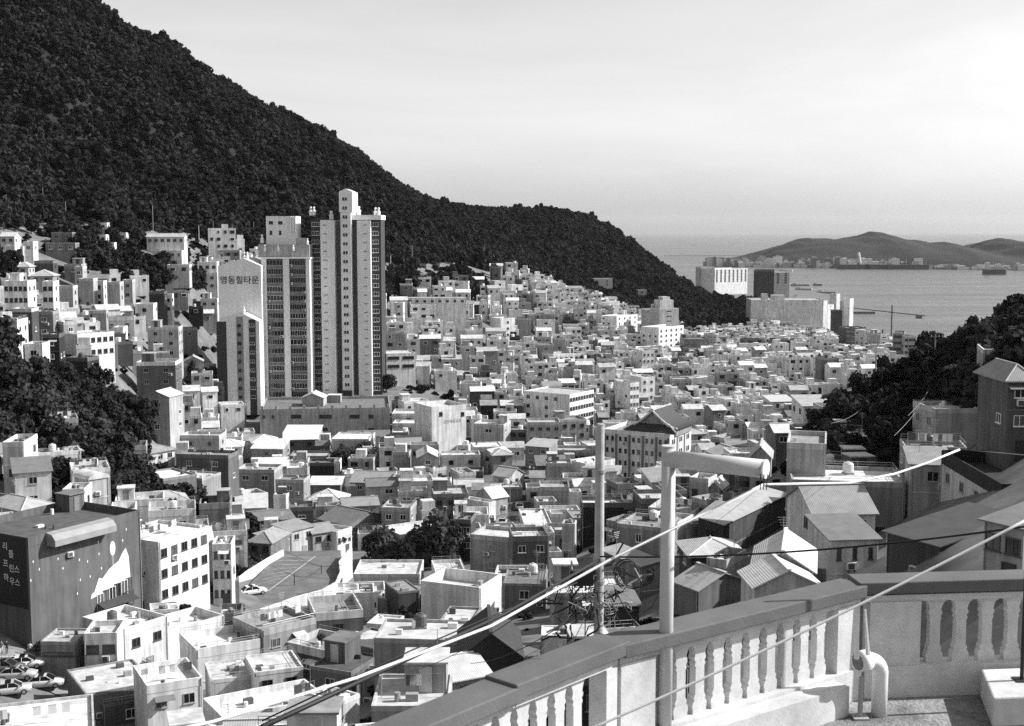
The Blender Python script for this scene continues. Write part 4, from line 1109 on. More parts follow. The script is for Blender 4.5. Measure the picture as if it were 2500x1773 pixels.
for i in range(20):
    z = ztop - .2 - i * 2.86 - t2.location.z
    if z < 4: break
    for u_ in (1058, 1412):
        x_ = at(*px('B', u_, 600), 421).x - t2.location.x
        ob('vent', vent, t2, (x_, 1.0, z))
    for u_ in (976, 1497):
        x_ = at(*px('B', u_, 600), 424).x - t2.location.x
        put_window(t2, 'F', 0, 0, 2.5, 1.35, 3, 'w', 0, 0, False, random); w_ = COL.objects[-1]; w_.location = (x_, 4.0, z + .2)
for i in range(23):
    z = at(*px('B', 1237, 310), 420).z - i * 2.9 - t2.location.z
    if z < 5: break
    x_ = at(*px('B', 1237, 600), 420).x - t2.location.x
    for dx in (-.42, .42):
        put_window(t2, 'F', 0, 0, .6, .95, 1, 'd', 0, 0, False, random); w_ = COL.objects[-1]; w_.location = (x_ + dx, -.42 if z > (at(*px('B', 1237, 425), 420).z - t2.location.z) else 0, z)
x_ = at(*px('B', 1240, 600), 420).x - t2.location.x
MB().box(x_ - 1.5, -.5, 0, x_ + 1.5, 0, 6).build('entrance', DARK, t2)

xc = rect(497, 920, 830, 417)
t1 = empty('apartment_tower', ((xc[0] + xc[1]) / 2, 417, ZT))
tag(t1, 'apartment tower with glazed balcony bays and boxy roof house, beside the tallest tower', 'apartment tower', 'apartment towers on the podium')
tw(t1, 'body', 499, 918, 835, 417, 432, MID)
for a, b_ in ((497, 540), (688, 741), (889, 922)): tw(t1, 'pilaster', a, b_, 838, 415.6, 431, PALE)
tw(t1, 'cornice', 494, 930, 826, 415.2, 432, surf('white cornice', .75, .8, .1, .3), vb=838)
tw(t1, 'attic', 472, 920, 712, 417.4, 431, wallmat(.42), vb=825)
tw(t1, 'roof_house', 538, 805, 462, 420, 429, PALE, vb=712); tw(t1, 'roof_annex', 805.5, 886, 655, 420, 429, wallmat(.56), vb=712)
for u_ in (758, 778, 798):
    a = at(*px('B', u_, 600), 419.7) - t1.location; b2 = at(*px('B', u_, 462), 419.7) - t1.location
    MB().tube([a, b2], .3, 8).build('flue', PLAST, t1)
for u_ in (583, 665):
    for v_, hh_ in ((520, 1.0), (608, 1.3)):
        p = at(*px('B', u_, v_), 420) - t1.location
        put_window(t1, 'F', p.x, p.z, 1.4 if v_ < 600 else .8, hh_, 2 if v_ < 600 else 1, 'd', 0, 0, False, random); COL.objects[-1].location.y = p.y
for u_ in (530, 648, 780, 905): lantern(t1, u_, 770 if u_ != 905 else 712, 417.2, .7)
lantern(t1, 505, 700, 420)
zt_ = at(*px('B', 600, 872), 416).z - t1.location.z
pan = {}
for i in range(16):
    z = zt_ - i * 2.87
    if z < 2: break
    for u0, u1 in ((541, 687), (742, 888)):
        a = at(*px('B', u0, 900), 416).x - t1.location.x; b2 = at(*px('B', u1, 900), 416).x - t1.location.x
        n_ = random.choice([5, 6, 7])
        put_window(t1, 'F', 0, 0, b2 - a - .1, 1.75, n_, random.choice('gggw'), 0, 0, False, random); COL.objects[-1].location = ((a + b2) / 2, -.9, z)
        kk = round(b2 - a, 1)
        if kk not in pan: pan[kk] = MB().box(-kk / 2, -.12, -1.0, kk / 2, .9, 0).mesh('balcony_panel', [wallmat(.2)])
        ob('balcony_panel', pan[kk], t1, ((a + b2) / 2, -.95, z - .95))
        if random.random() < .62:
            ob('air_conditioner', ac_mesh(), t1, ((b2 - .6) if random.random() < .5 else a + .6, -1.1, z - 1.4), scale=(1.3, 1.3, 1.3))
xc = rect(115, 495, 900, 412)
t0 = empty('apartment_tower', ((xc[0] + xc[1]) / 2, 412, ZT))
tag(t0, 'plain gabled tower slab with large dark hangul lettering, lowest of the tower group', 'apartment tower', 'apartment towers on the podium')
def gslab(root, name, us, vs, upk, vpk, Y, Y2, mat, segs=None):
    o = root.location
    x0, x1, z0_ = rect(us[0], us[1], vs, Y); xp, _, zp = rect(upk, upk, vpk, Y)
    pr = [(x0, ZT), (x1, ZT), (x1, z0_), (xp, zp), (x0, z0_)]
    m = MB(); m.v += [(a - o.x, Y - o.y, b_ - o.z) for a, b_ in pr] + [(a - o.x, Y2 - o.y, b_ - o.z) for a, b_ in pr]
    m.f += [(0, 1, 2, 3, 4), (9, 8, 7, 6, 5), (1, 6, 7, 2), (5, 0, 4, 9), (2, 7, 8, 3), (3, 8, 9, 4)]; m.m += [0] * 6
    return m.build(name, mat, root)
gslab(t0, 'wall', (115, 495), 900, 340, 832, 412, 432, PALE)
p = at(*px('B', 305, 1030), 411.9) - t0.location
text('영동힐타운', 2.75, INK, t0, p, MF, 'lettering', .06)
for u_ in (350, 375): lantern(t0, u_, 848, 414, .9)
tA = empty('apartment_annex', (rect(100, 480, 1390, 405)[0] + 7, 405, ZT))
tag(tA, 'lower gabled annex with dark and pale vertical strips before the lettered slab', 'apartment annex')
gslab(tA, 'wall', (100, 480), 1392, 340, 1322, 405, 411.5, PALE)
def strip(u0, u1, mat, vt):
    x0, x1, z1 = rect(u0, u1, vt, 405); o = tA.location
    MB().box(x0 - o.x, -.06, 0, x1 - o.x, .1, z1 - o.z).build('wall_strip', mat, tA)
strip(101, 188, NAVY, 1392); strip(276, 335, wallmat(.3), 1348); strip(386, 446, NAVY, 1372)
lantern(tA, 345, 1322, 407, .8)
for i in range(16):
    z = at(*px('B', 300, 1425), 405).z - i * 2.86 - tA.location.z
    if z < 3: break
    for u_, st in ((304, 'd'), (416, 'w')):
        x_ = at(*px('B', u_, 1500), 405).x - tA.location.x
        put_window(tA, 'F', 0, 0, 1.5 if st == 'w' else 1.1, 1.0, 2, st, 0, 0, False, random); COL.objects[-1].location = (x_, -.07, z)
for q_ in ((-150, 424, 60), ): pass
HOUSES.append(dict(x=(xc[0] + xc[1]) / 2 + 24, y=405, yaw=0, w=86, d=34, zt=ZT + 60, zb=ZT, root=None, gz=ZT + 3, par=0, style='x', deck=0))

# white church
ch = B('H', 556, 158, 862, 150, 14, 11, .78, .52, 'white church with two small square windows and faint hangul lettering', yaw=30, win=0, room=0, par=1.2, name='church', cat='church', sides='')
hd = HOUSES[-1]; hh = hd['zt'] - hd['zb']; hw = hd['w'] / 2
for x_ in (637, 828):
    a, b_ = wallpt(*px('H', x_, 220), hd); put_window(ch, 'F', a, b_, 1.0, 1.1, 2, 'd', hw, 11, False, random)
a, b_ = wallpt(*px('H', 740, 285), hd)
text('감천제일교회', 1.0, surf('faded sign paint', .4, .7, .1), ch, (a, -.04, b_), MF, 'lettering', .01)
# spire
p = hit(*px('C', 762, 1200), 0)
sp = empty('church_spire', p); tag(sp, 'tall thin pointed church spire among the houses beyond the church', 'spire')
MB().box(-1.9, -1.9, -2, 1.9, 1.9, 1.2).build('base', CONC, sp)
hs = at(*px('C', 762, 850), p.y).z - p.z
MB().cyl(0, 0, 1.2, hs, 1.5, .12, 8, 0).build('spire', wallmat(.42), sp)
MB().box(-.07, -.07, hs, .07, .07, hs + 1.6).box(-.45, -.06, hs + .9, .45, .06, hs + 1.05).build('cross', DARK, sp)

# hall with a temple roof
th = B('M', 265, 350, 850, 398, 13, 15, .68, .28, 'pale five-storey hall with pilasters and a curved temple roof on top', win=0, room=0, par=1.0, parwall=.78, name='temple_hall', cat='hall', sides='')
hd = HOUSES[-1]; hh = hd['zt'] - hd['zb']; hw = hd['w'] / 2; W_ = hd['w']
for fl in range(4):
    for i in range(5):
        for dx in (-.75, .75):
            put_window(th, 'F', -hw + W_ * (i + .5) / 5 + dx, hh - 2.2 - fl * 3.1, .7, 1.1, 1, 'd', hw, 15, False, random)
    for i in range(3):
        for dx in (-.6, .6):
            put_window(th, 'R', 15 * (i + .5) / 3 + dx, hh - 2.2 - fl * 3.1, .65, 1.1, 1, 'd', hw, 15, False, random)
for i in range(6):
    MB().box(-.28, -.22, 0, .28, 0, hh - 1.1).build('pilaster', wallmat(.2), th, (min(hw - .3, max(-hw + .3, -hw + W_ * i / 5)), 0, 0))
for i in range(1, 3): MB().box(-.0, -.25, 0, .2, .25, hh - 1.1).build('pilaster', wallmat(.3), th, (hw, 15 * i / 3, 0))
TILE = surf('dark roof tiles', .05, .7, .3, 2.5)
a0, _ = wallpt(*px('M', 665, 300), hd)
zr = hh - .75; Wd = W_ * .37; ris = 4.4
def prof_(t_): return zr + 1.6 + ris * (1 - abs(t_)) ** 1.55 + .55 * max(0, abs(t_) - .8) * 5 * .5
m = MB(); NP = 16
for i in range(NP):
    t0_, t1_ = -1 + 2 * i / NP, -1 + 2 * (i + 1) / NP
    m.slab((t0_ * Wd, 2.2, prof_(t0_)), (t1_ * Wd, 2.2, prof_(t1_)), (t1_ * Wd, 14.5, prof_(t1_)), (t0_ * Wd, 14.5, prof_(t0_)), .35)
tr_ = m.build('temple_roof', TILE, th, (a0, 0, 0))
m = MB(); m.tube([(t_ * Wd, 2.1, prof_(t_) + .1) for t_ in [-1 + 2 * i / 20 for i in range(21)]], .3, 6); m.build('bargeboard', wallmat(.68), tr_)
m = MB(); m.tube([(0, 2.0, prof_(0) + .25), (0, 14.6, prof_(0) + .25)], .35, 6); m.build('ridge_cap', wallmat(.42), tr_)
m = MB(); m.poly([(-Wd * .62, 2.7, prof_(.62) - .4), (Wd * .62, 2.7, prof_(.62) - .4), (0, 2.7, prof_(0) - .6)]); m.box(-Wd * .9, 3, zr - .3, Wd * .9, 14, zr + 1.6); m.build('gable_wall', wallmat(.3), tr_)
m = MB(); m.slab((-Wd * 1.06, .3, zr + .9), (Wd * 1.06, .3, zr + .9), (Wd * .62, 2.8, zr + 2.7), (-Wd * .62, 2.8, zr + 2.7), .3); m.build('front_eave', TILE, tr_)
for sg in (-1, 1):
    m = MB(); m.tube([(sg * Wd * 1.07, .2, zr + 1.15), (sg * Wd * .62, 2.6, zr + 2.9)], .2, 6); m.build('hip_ridge', wallmat(.56), tr_)

# other large blocks of the middle distance
B('C', 1772, 1312, 1985, 1206, 14, 17, .78, .4, 'large white block with four long rows of windows, end-on beyond the street', yaw=56, win=9, floors=4, winw=1.3, wst='d', par=.5, name='apartment_block', cat='apartment block', room=0)
B('D', 382, 802, 566, 790, 15, 11, .78, .52, 'white six-storey flats with grey blind side nearer the forest', yaw=52, win=4, floors=5, winw=1.2, wst='d', name='apartment_block', cat='apartment block', par=.4)
B('D', 752, 902, 972, 884, 16, 12, .78, .52, 'white six-storey flats with stepped crown, seaward of the other white flats', yaw=48, win=5, floors=6, winw=1.4, wst='d', name='apartment_block', cat='apartment block', par=.9)
B('D', 757, 735, 930, 720, 24, 12, .42, .4, 'grey stepped tower rising behind the white stepped-crown flats', yaw=20, win=1, floors=4, winw=3.5, name='apartment_block', cat='apartment block', par=.5, room=1)
hd = HOUSES[-1]
house(hd['x'], hd['y'] + 2, hd['zt'] + 5, hd['yaw'], hd['w'] * .62, 7, .42, .4, 'flat', 'roof house on the grey stepped tower', zb=hd['deck'], win=0, room=0, sides='') if False else None
m = MB(); hb_ = hd['deck'] - hd['zb']; m.box(-hd['w'] * .38, 2, hb_, hd['w'] * .3, 10, hb_ + 5.2); m.box(-hd['w'] * .2, 3, hb_ + 5.2, hd['w'] * .15, 9, hb_ + 7); m.build('roof_tower', wallmat(.56), hd['root'])
B('D', 640, 742, 755, 735, 20, 12, .42, .4, 'plain grey flats touching the grey stepped tower', yaw=8, win=0, name='apartment_block', cat='apartment block', par=.5, room=0)
B('D', 170, 470, 345, 475, 9, 9, .42, .4, 'grey villa standing alone at the forest edge', yaw=10, win=2)
B('D', 570, 570, 645, 575, 9, 6, .3, .4, 'narrow grey house half sunk in the forest edge', yaw=10, win=1)
B('C', 155, 950, 415, 935, 11, 10, .78, .52, 'white office block with two rows of dark windows right beside the tallest tower', yaw=16, win=2, floors=2, winw=4, wst='d', name='office_block', cat='office', par=.4, room=0)
B('C', 820, 655, 1000, 650, 9, 9, .3, .4, 'dark grey school-like block on the slope beyond the towers', yaw=4, win=3, floors=2)
B('C', 1165, 640, 1290, 620, 11, 9, .78, .52, 'tall white upright block on the slope beyond the towers', yaw=30, win=1, floors=3)
B('C', 1305, 640, 1430, 630, 9, 8, .3, .4, 'grey triangular-shaded house beside tall white upright block', yaw=5, win=0)
B('C', 1630, 960, 1900, 880, 8, 10, .56, .4, 'long terrace building with striped galleries, middle distance', yaw=30, win=6, floors=2)
B('C', 1500, 870, 1630, 868, 10, 9, .28, .4, 'square dark grey block beside long terrace building', yaw=3, win=1)
B('C', 260, 460, 860, 470, 3.5, 7, .78, .4, 'long white row under the hillside trees beyond the towers', yaw=4, win=9, par=.2, room=0)
B('C', 275, 335, 385, 345, 6, 7, .2, .4, 'dark garden house with white roof edge below the bare cutting', yaw=4, win=1, parwall=.7)
B('C', 385, 370, 530, 372, 4, 6, .2, .4, 'low dark house beside the dark garden house below the bare cutting', yaw=4, win=2, parwall=.7)
B('C', 1110, 310, 1205, 300, 6, 7, .78, .5, 'small white house at the forest foot', yaw=20, win=1)
B('C', 1260, 345, 1360, 335, 8, 7, .78, .5, 'white cube house with dark doorway at the forest foot', yaw=25, win=1)
# far port buildings
def far(r, xl, xr, yt, Y, zb, yaw, dep, wall, roof, label, **k):
    ul, vt = px(r, xl, yt); ur, _ = px(r, xr, yt)
    p = at(ul, vt, Y); ya = R(yaw)
    w = (ur - ul) / FPX * Y / (math.cos(ya) - math.sin(ya) * (ur - 1250) / FPX)
    return house(p.x + math.cos(ya) * w / 2, Y + math.sin(ya) * w / 2, p.z, ya, w, dep, wall, roof, 'flat', label, zb=zb, **k)
far('D', 1565, 2205, 655, 1010, 20, -2, 26, .68, .5, 'huge blank grey cold store with thin white end at the bay', win=0, room=0, par=.8, name='cold_store', cat='warehouse', sides='')
hd = HOUSES[-1]
m = MB(); hb_ = hd['zt'] - hd['zb']
m.box(-hd['w'] / 2 + 9, 4, hb_ - .8, -hd['w'] / 2 + 14, 9, hb_ + 4.2); m.box(-hd['w'] / 2 + 17, 4, hb_ - .8, -hd['w'] / 2 + 27, 12, hb_ + 3.2); m.build('roof_house', wallmat(.56), hd['root'])
far('D', 1247, 1535, 385, 2300, -1, 34, 40, .78, .52, 'wide bright white block on the headland beyond the forest spur', win=8, floors=8, winw=4, winh=2.2, par=2, room=0, name='apartment_block', cat='apartment block')
far('D', 1112, 1245, 370, 2330, -1, 2, 40, .42, .4, 'grey block adjoining the wide bright white block on the headland', win=3, floors=8, winw=4, winh=2, par=2, room=0, name='apartment_block', cat='apartment block')
far('D', 1590, 1770, 395, 1900, -1, -12, 40, .07, .1, 'dark slab tower between white headland block and grey cold store', win=0, room=0, par=2, name='silo_tower', cat='tower', sides='')
far('D', 1770, 1905, 415, 2050, -1, -4, 40, .56, .5, 'pale block behind the dark slab tower', win=2, floors=6, winw=4, winh=2, room=0, par=1, name='apartment_block', cat='apartment block')
far('E', 490, 525, 665, 1130, 10, 38, 8, .78, .6, 'slim white stair tower, first of the white port cluster', win=0, room=0, par=.5, name='silo_tower', cat='tower', sides='')
far('E', 527, 580, 700, 1140, 10, 38, 9, .78, .6, 'white port tower with dark top openings', win=1, floors=2, room=0, par=.5, name='silo_tower', cat='tower', sides='')
far('E', 604, 636, 605, 1170, 8, 35, 8, .78, .6, 'tallest slim white tower of the white port cluster', win=0, room=0, par=.5, name='silo_tower', cat='tower', sides='')
far('E', 577, 656, 748, 1120, 10, 3, 8, .1, .3, 'dark grey blind block inside the white port cluster', win=0, room=0, par=.5, name='silo_tower', cat='tower', sides='')
far('E', 657, 722, 665, 1180, 8, 5, 12, .56, .5, 'pale lettered-looking silo wall of the white port cluster', win=2, floors=7, winw=1.5, winh=1.2, room=0, par=.5, name='silo_tower', cat='tower', sides='')
far('E', 722, 755, 645, 1175, 8, 40, 8, .78, .6, 'white corner tower closing the white port cluster', win=0, room=0, par=.5, name='silo_tower', cat='tower', sides='')
far('E', 695, 775, 905, 760, 40, 4, 14, .13, .3, 'dark apartment block with pale flank, landward of the port cluster', win=3, floors=6, winw=2, name='apartment_block', cat='apartment block', sides='')
far('E', 785, 868, 905, 770, 40, 4, 14, .1, .3, 'darker twin apartment block beside the pale-flanked one', win=3, floors=6, winw=2, name='apartment_block', cat='apartment block', sides='')
far('E', 890, 985, 930, 730, 40, 25, 12, .56, .4, 'pale apartment block with white stair strip by the bay', win=2, floors=6, winw=2, name='apartment_block', cat='apartment block')
far('E', 990, 1060, 960, 700, 40, 20, 12, .42, .4, 'grey apartment block with rounded dark panel by the bay', win=1, floors=5, winw=2.5, name='apartment_block', cat='apartment block')
far('E', 1105, 1205, 945, 590, 50, -18, 12, .3, .2, 'apartment block with stacked dark balconies before the tree slope', win=1, floors=6, winw=7, winh=1.2, wst='d', name='apartment_block', cat='apartment block')
far('E', 1206, 1305, 975, 586, 50, 10, 12, .42, .2, 'flats with square dark windows joined to the stacked balconies', win=3, floors=5, winw=1.5, wst='d', name='apartment_block', cat='apartment block')
far('D', 1345, 1730, 1060, 760, 40, -3, 16, .28, .3, 'long low dark market hall before the cold store', win=0, room=0, par=.8, name='market_hall', cat='hall', sides='')
far('D', 1200, 1260, 960, 720, 40, 10, 10, .42, .3, 'banded grey flats beside the long low market hall', win=2, floors=4, name='apartment_block', cat='apartment block')
far('D', 975, 1190, 1000, 700, 40, 4, 12, .2, .28, 'dark ribbed flats behind the round tree clump', win=5, floors=3, name='apartment_block', cat='apartment block')
far('D', 2070, 2255, 1395, 470, 45, 0, 12, .42, .4, 'plain grey block with few small windows near the tree slope', win=3, floors=2, winw=.8, name='apartment_block', cat='apartment block', room=0)
far('D', 1895, 2070, 1365, 500, 45, 6, 10, .68, .4, 'white flats with paired windows near the tree slope', win=4, floors=3, winw=1, name='apartment_block', cat='apartment block')
far('D', 1610, 1800, 1450, 460, 45, 14, 10, .68, .4, 'white flats with rough rows of windows, nearer middle of town', win=4, floors=3, winw=1.1, name='apartment_block', cat='apartment block')
far('D', 610, 715, 1105, 560, 45, 18, 10, .78, .4, 'white house with six small windows below the white flats', win=3, floors=2, winw=1)
far('D', 880, 1040, 1355, 480, 45, 3, 8, .42, .4, 'grey block with two dark dots of windows, middle of town', win=2, floors=1, winw=1, room=0)
far('D', 500, 580, 1390, 440, 45, 30, 9, .78, .4, 'white three-storey house above the temple roof', win=3, floors=3, winw=1)
far('D', 600, 720, 1340, 470, 45, 25, 9, .78, .4, 'tall white house above the temple roof ridge', win=2, floors=3, winw=1)
# ------------------------------------------------------------------ lanes, car park, street
def drape(name, poly_l, poly_r, mat, up=0.12, n=14, reg='P', kind='structure'):
    """a strip of ground between two edge lines, laid on the land"""
    def samp(pl):
        pts = [hit(*px(reg, *p)) for p in pl]
        out = []
        for i in range(n + 1):
            t_ = i / n * (len(pts) - 1); k = min(int(t_), len(pts) - 2); f = t_ - k
            q_ = pts[k].lerp(pts[k + 1], f); out.append(q_)
        return out
    a, b_ = samp(poly_l), samp(poly_r)
    V = []; F_ = []; nw = 5
    for p, q_ in zip(a, b_):
        for j in range(nw + 1):
            w_ = p.lerp(q_, j / nw); V.append((w_.x, w_.y, float(H(w_.x, w_.y)) + up))
    for i in range(n):
        for j in range(nw):
            k = i * (nw + 1) + j; F_.append((k, k + 1, k + nw + 2, k + nw + 1))
    me = bpy.data.meshes.new(name); me.from_pydata(V, [], F_); me.materials.append(mat)
    o = ob(name, me); o['kind'] = kind
    return o
drape('street', [(1215, 1235), (1240, 1100), (1295, 950), (1335, 820), (1350, 690)], [(1372, 1235), (1402, 1080), (1470, 900), (1500, 780), (1530, 690)], ASPH, .15, reg='H')
drape('road', [(-150, 1240), (120, 1210), (420, 1210), (700, 1330)], [(-150, 690), (90, 690), (330, 880), (800, 1060)], surf('pale road concrete', .24, .9, .3, .5), .12, reg='J')
drape('lane', [(880, 640), (1150, 420), (1300, 330), (1440, 260)], [(960, 690), (1240, 470), (1380, 380), (1500, 300)], ASPH, .14, reg='J')
# the car park: one level sheet, walls round it
CPZ = float(hit(*px('K', 850, 560)).z) + 1.6
cp = [onz(*px('K', x_, y_), CPZ) for x_, y_ in ((560, 640), (890, 300), (1340, 290), (1350, 420), (1310, 560), (1010, 620), (640, 760))]
m = MB(); m.prism([(p.x, p.y) for p in cp], CPZ - 6, CPZ)
o = m.build('car_park', surf('car park asphalt', .15, .9, .35, .5)); o['kind'] = 'structure'
def onl(p, q_, t_): return p.lerp(q_, t_)
m = MB()
A0, A1 = onz(*px('K', 640, 630), CPZ), onz(*px('K', 905, 335), CPZ); B0, B1 = onz(*px('K', 800, 560), CPZ), onz(*px('K', 1120, 345), CPZ)
for i in range(9):
    p, q_ = A0.lerp(A1, i / 8), B0.lerp(B1, i / 8); d_ = (B1 - B0).normalized() * .07
    m.poly([(p.x - d_.x, p.y - d_.y, CPZ + .006), (q_.x - d_.x, q_.y - d_.y, CPZ + .006), (q_.x + d_.x, q_.y + d_.y, CPZ + .006), (p.x + d_.x, p.y + d_.y, CPZ + .006)][::-1])
p, q_ = onz(*px('K', 790, 600), CPZ), onz(*px('K', 1150, 335), CPZ); d_ = (q_ - p).normalized(); n_ = Vector((-d_.y, d_.x, 0)) * .09
m.poly([p - n_ + Vector((0, 0, .01)), p + n_ + Vector((0, 0, .01)), q_ + n_ + Vector((0, 0, .01)), q_ - n_ + Vector((0, 0, .01))])
o = m.build('parking_bay_lines', surf('road paint', .5, .8, .3, 1)); o['kind'] = 'structure'
def wall_line(name, pts, h0, h1, th, mat, label, cat='wall'):
    """a wall that follows points of the ground plan; every point (x, y, top z)"""
    root = empty(name, (pts[0][0], pts[0][1], h0)); tag(root, label, cat)
    for (x0, y0, z0_), (x1, y1, z1_) in zip(pts[:-1], pts[1:]):
        d_ = Vector((x1 - x0, y1 - y0, 0)).normalized(); n_ = Vector((-d_.y, d_.x, 0)) * th / 2
        a, b_ = Vector((x0 - pts[0][0], y0 - pts[0][1], 0)), Vector((x1 - pts[0][0], y1 - pts[0][1], 0))
        m = MB(); lo = Vector((0, 0, 0))
        t0_, t1_ = Vector((0, 0, z0_ - h0)), Vector((0, 0, z1_ - h0))
        m.hexa([a - n_, b_ - n_, b_ + n_, a + n_, a - n_ + t0_, b_ - n_ + t1_, b_ + n_ + t1_, a + n_ + t0_]); m.build('wall_panel', mat, root)
    return root
wp = [onz(*px('K', x_, y_), CPZ + hh_) for x_, y_, hh_ in ((505, 545, 1.1), (640, 440, 1.1), (780, 355, 1.1), (905, 285, 1.1))]
wall_line('boundary_wall', [(p.x, p.y, p.z) for p in wp], CPZ - 4, 0, .3, wallmat(.78), 'straight white wall along the far long side of the car park')
wp = [onz(*px('K', x_, y_), CPZ + hh_) for x_, y_, hh_ in ((620, 770, .6), (830, 705, .6), (1010, 640, .7), (1200, 590, .8), (1310, 530, .9), (1345, 450, 1.2), (1335, 375, 1.6), (1420, 272, 1.8))]
wall_line('boundary_wall', [(p.x, p.y, p.z) for p in wp], CPZ - 6, 0, .4, wallmat(.78), 'curving white retaining wall along the near side of the car park')

# ------------------------------------------------------------------ more houses wherever the town is built up
def corners(hd):
    return footprint(hd['x'], hd['y'], hd['yaw'], hd['w'], hd['d'])
def img_box(hd):
    us, vs = [], []
    for x_, y_ in corners(hd):
        for z_ in (hd['gz'], hd['zt']):
            a, b_ = proj(x_, max(y_, 5), z_); us.append(a); vs.append(b_)
    return min(us), max(us), min(vs), max(vs)
NOBUILD = [  # outlines in the photograph of ground that carries no houses
    [(-300, 990), (30, 820), (150, 930), (260, 925), (330, 1010), (350, 1100), (320, 1170), (200, 1160), (130, 1080), (-300, 1200)],     # grove
    [(280, 1240), (330, 1170), (420, 1165), (500, 1220), (480, 1290), (350, 1290)],
    [px('K', *p) for p in ((480, 600), (560, 480), (890, 270), (1440, 250), (1420, 480), (1340, 640), (640, 800))],
    [px('H', *p) for p in ((1180, 1260), (1230, 1090), (1290, 950), (1330, 820), (1340, 660), (1560, 660), (1500, 800), (1480, 900), (1420, 1080), (1385, 1260))],
    [(-300, 1560), (90, 1550), (190, 1640), (240, 1720), (-300, 1900)],
    [px('L', *p) for p in ((-60, 300), (-60, 60), (740, 60), (780, 280))],
    [px('A', *p) for p in ((620, 900), (860, 740), (1300, 800), (1900, 880), (1860, 1120), (1300, 1160), (860, 1010))],
    [px('A', *p) for p in ((-100, 420), (420, 430), (2100, 560), (2100, 820), (1650, 800), (1630, 720), (1150, 760), (430, 780), (400, 640), (-100, 600))],
    [px('C', *p) for p in ((100, 200), (900, 150), (1100, 260), (1020, 440), (560, 440), (100, 520))],
    [px('D', *p) for p in ((935, 830), (1050, 800), (1220, 900), (1200, 960), (960, 960))],
    [px('D', *p) for p in ((930, 700), (1560, 700), (1560, 900), (1300, 880))],
    [px('N', *p) for p in ((340, 950), (560, 700), (1000, 460), (1330, 200), (1700, 40), (2200, -150), (2200, 400), (1680, 640), (1280, 740), (1050, 930))],
    [px('M', *p) for p in ((600, 700), (880, 640), (880, 880), (240, 980), (240, 760))]]
LANDM = [('the white church', hit(*px('H', 700, 480))), ('the podium', hit(*px('G', 1000, 830))), ('the temple-roofed hall', hit(*px('M', 600, 700))), ('the mural building', Vector((MURAL['x'], MURAL['y'], 0))),
         ('the car park', Vector((cp[2].x, cp[2].y, 0))), ('the twin bushes', hit(950, 1375)), ('the dark grove', hit(250, 1180)), ('the church spire', hit(*px('C', 762, 1200))),
         ('the lettered tower slab', hit(*px('F', 1900, 640))), ('the long white house', hit(*px('A', 850, 1620))), ('the white office block', hit(*px('C', 300, 1180))), ('the end-on white block', hit(*px('C', 1880, 1500))),
         ('the five-storey flats', hit(*px('N', 300, 1370))), ('the utility pole', hit(1465, 1500)), ('the shop street', hit(*px('H', 1300, 1240))), ('the bright gable roof', hit(*px('M', 1850, 1600))), ('the white six-storey flats', hit(*px('D', 480, 1060))), ('the tree slope', hit(*px('N', 500, 930)))]
TON = {.03: 'black', .07: 'blackish', .13: 'very dark', .2: 'dark', .3: 'dim grey', .42: 'grey', .56: 'pale grey', .68: 'pale', .78: 'white'}
RF = {'flat': 'flat walled roof', 'gable': 'roof gabled to the lane', 'gableX': 'long gable roof', 'hip': 'hipped roof', 'shed': 'single-slope roof'}
frnd = random.Random(11)
BOX = [img_box(h_) for h_ in HOUSES]
CENT = [(h_['x'] + (-math.sin(h_['yaw'])) * h_['d'] / 2, h_['y'] + math.cos(h_['yaw']) * h_['d'] / 2, math.hypot(h_['w'], h_['d']) / 2, h_) for h_ in HOUSES]
def inside(hd, x_, y_, pad):
    dx, dy = x_ - hd['x'], y_ - hd['y']; c, s = math.cos(hd['yaw']), math.sin(hd['yaw'])
    a, b_ = dx * c + dy * s, -dx * s + dy * c
    return -hd['w'] / 2 - pad < a < hd['w'] / 2 + pad and -pad < b_ < hd['d'] + pad
def clash(x_, y_, yaw, w_, d_, pad):
    cx_, cy_ = x_ - math.sin(yaw) * d_ / 2, y_ + math.cos(yaw) * d_ / 2
    r_ = math.hypot(w_, d_) / 2
    me_ = dict(x=x_, y=y_, yaw=yaw, w=w_, d=d_)
    test = [(x_ + math.cos(yaw) * a * w_ - math.sin(yaw) * b_ * d_, y_ + math.sin(yaw) * a * w_ + math.cos(yaw) * b_ * d_) for a in (-.5, 0, .5) for b_ in (0, .5, 1)]
    for X, Y, rr, hd in CENT:
        if (X - cx_) ** 2 + (Y - cy_) ** 2 > (rr + r_ + pad) ** 2: continue
        if any(inside(hd, a, b_, pad) for a, b_ in test): return True
        if any(inside(me_, a, b_, pad) for a, b_ in corners(hd)): return True
    return False
def yawfield(x_, y_):
    u, v = proj(x_, y_, 65)
    base = np.interp(u, [-200, 250, 700, 1300, 1700, 2300], [28, 20, 8, 3, 10, -5])
    return R(float(base) + frnd.gauss(0, 5))
HAND = len(HOUSES)
PROTECT = [(590, 650, 1490, 205), (650, 720, 1468, 210), (720, 790, 1440, 215), (790, 870, 1395, 225), (1243, 1312, 1290, 262), (900, 1110, 1388, 232), (635, 955, 1062, 372), (1475, 1640, 1135, 318), (1054, 1140, 1085, 345), (1880, 2080, 870, 640), (2060, 2250, 860, 560)]
named = []; farlist = []
cands = []
for iy in range(-7, 158):
    for ix in range(-68, 80):
        yy = 110 + iy * 7.6; 
        if yy > 1130: continue
        xx = ix * 7.6
        cands.append((xx + frnd.uniform(-2.3, 2.3), yy + frnd.uniform(-2.3, 2.3)))
cands.sort(key=lambda c: c[1])
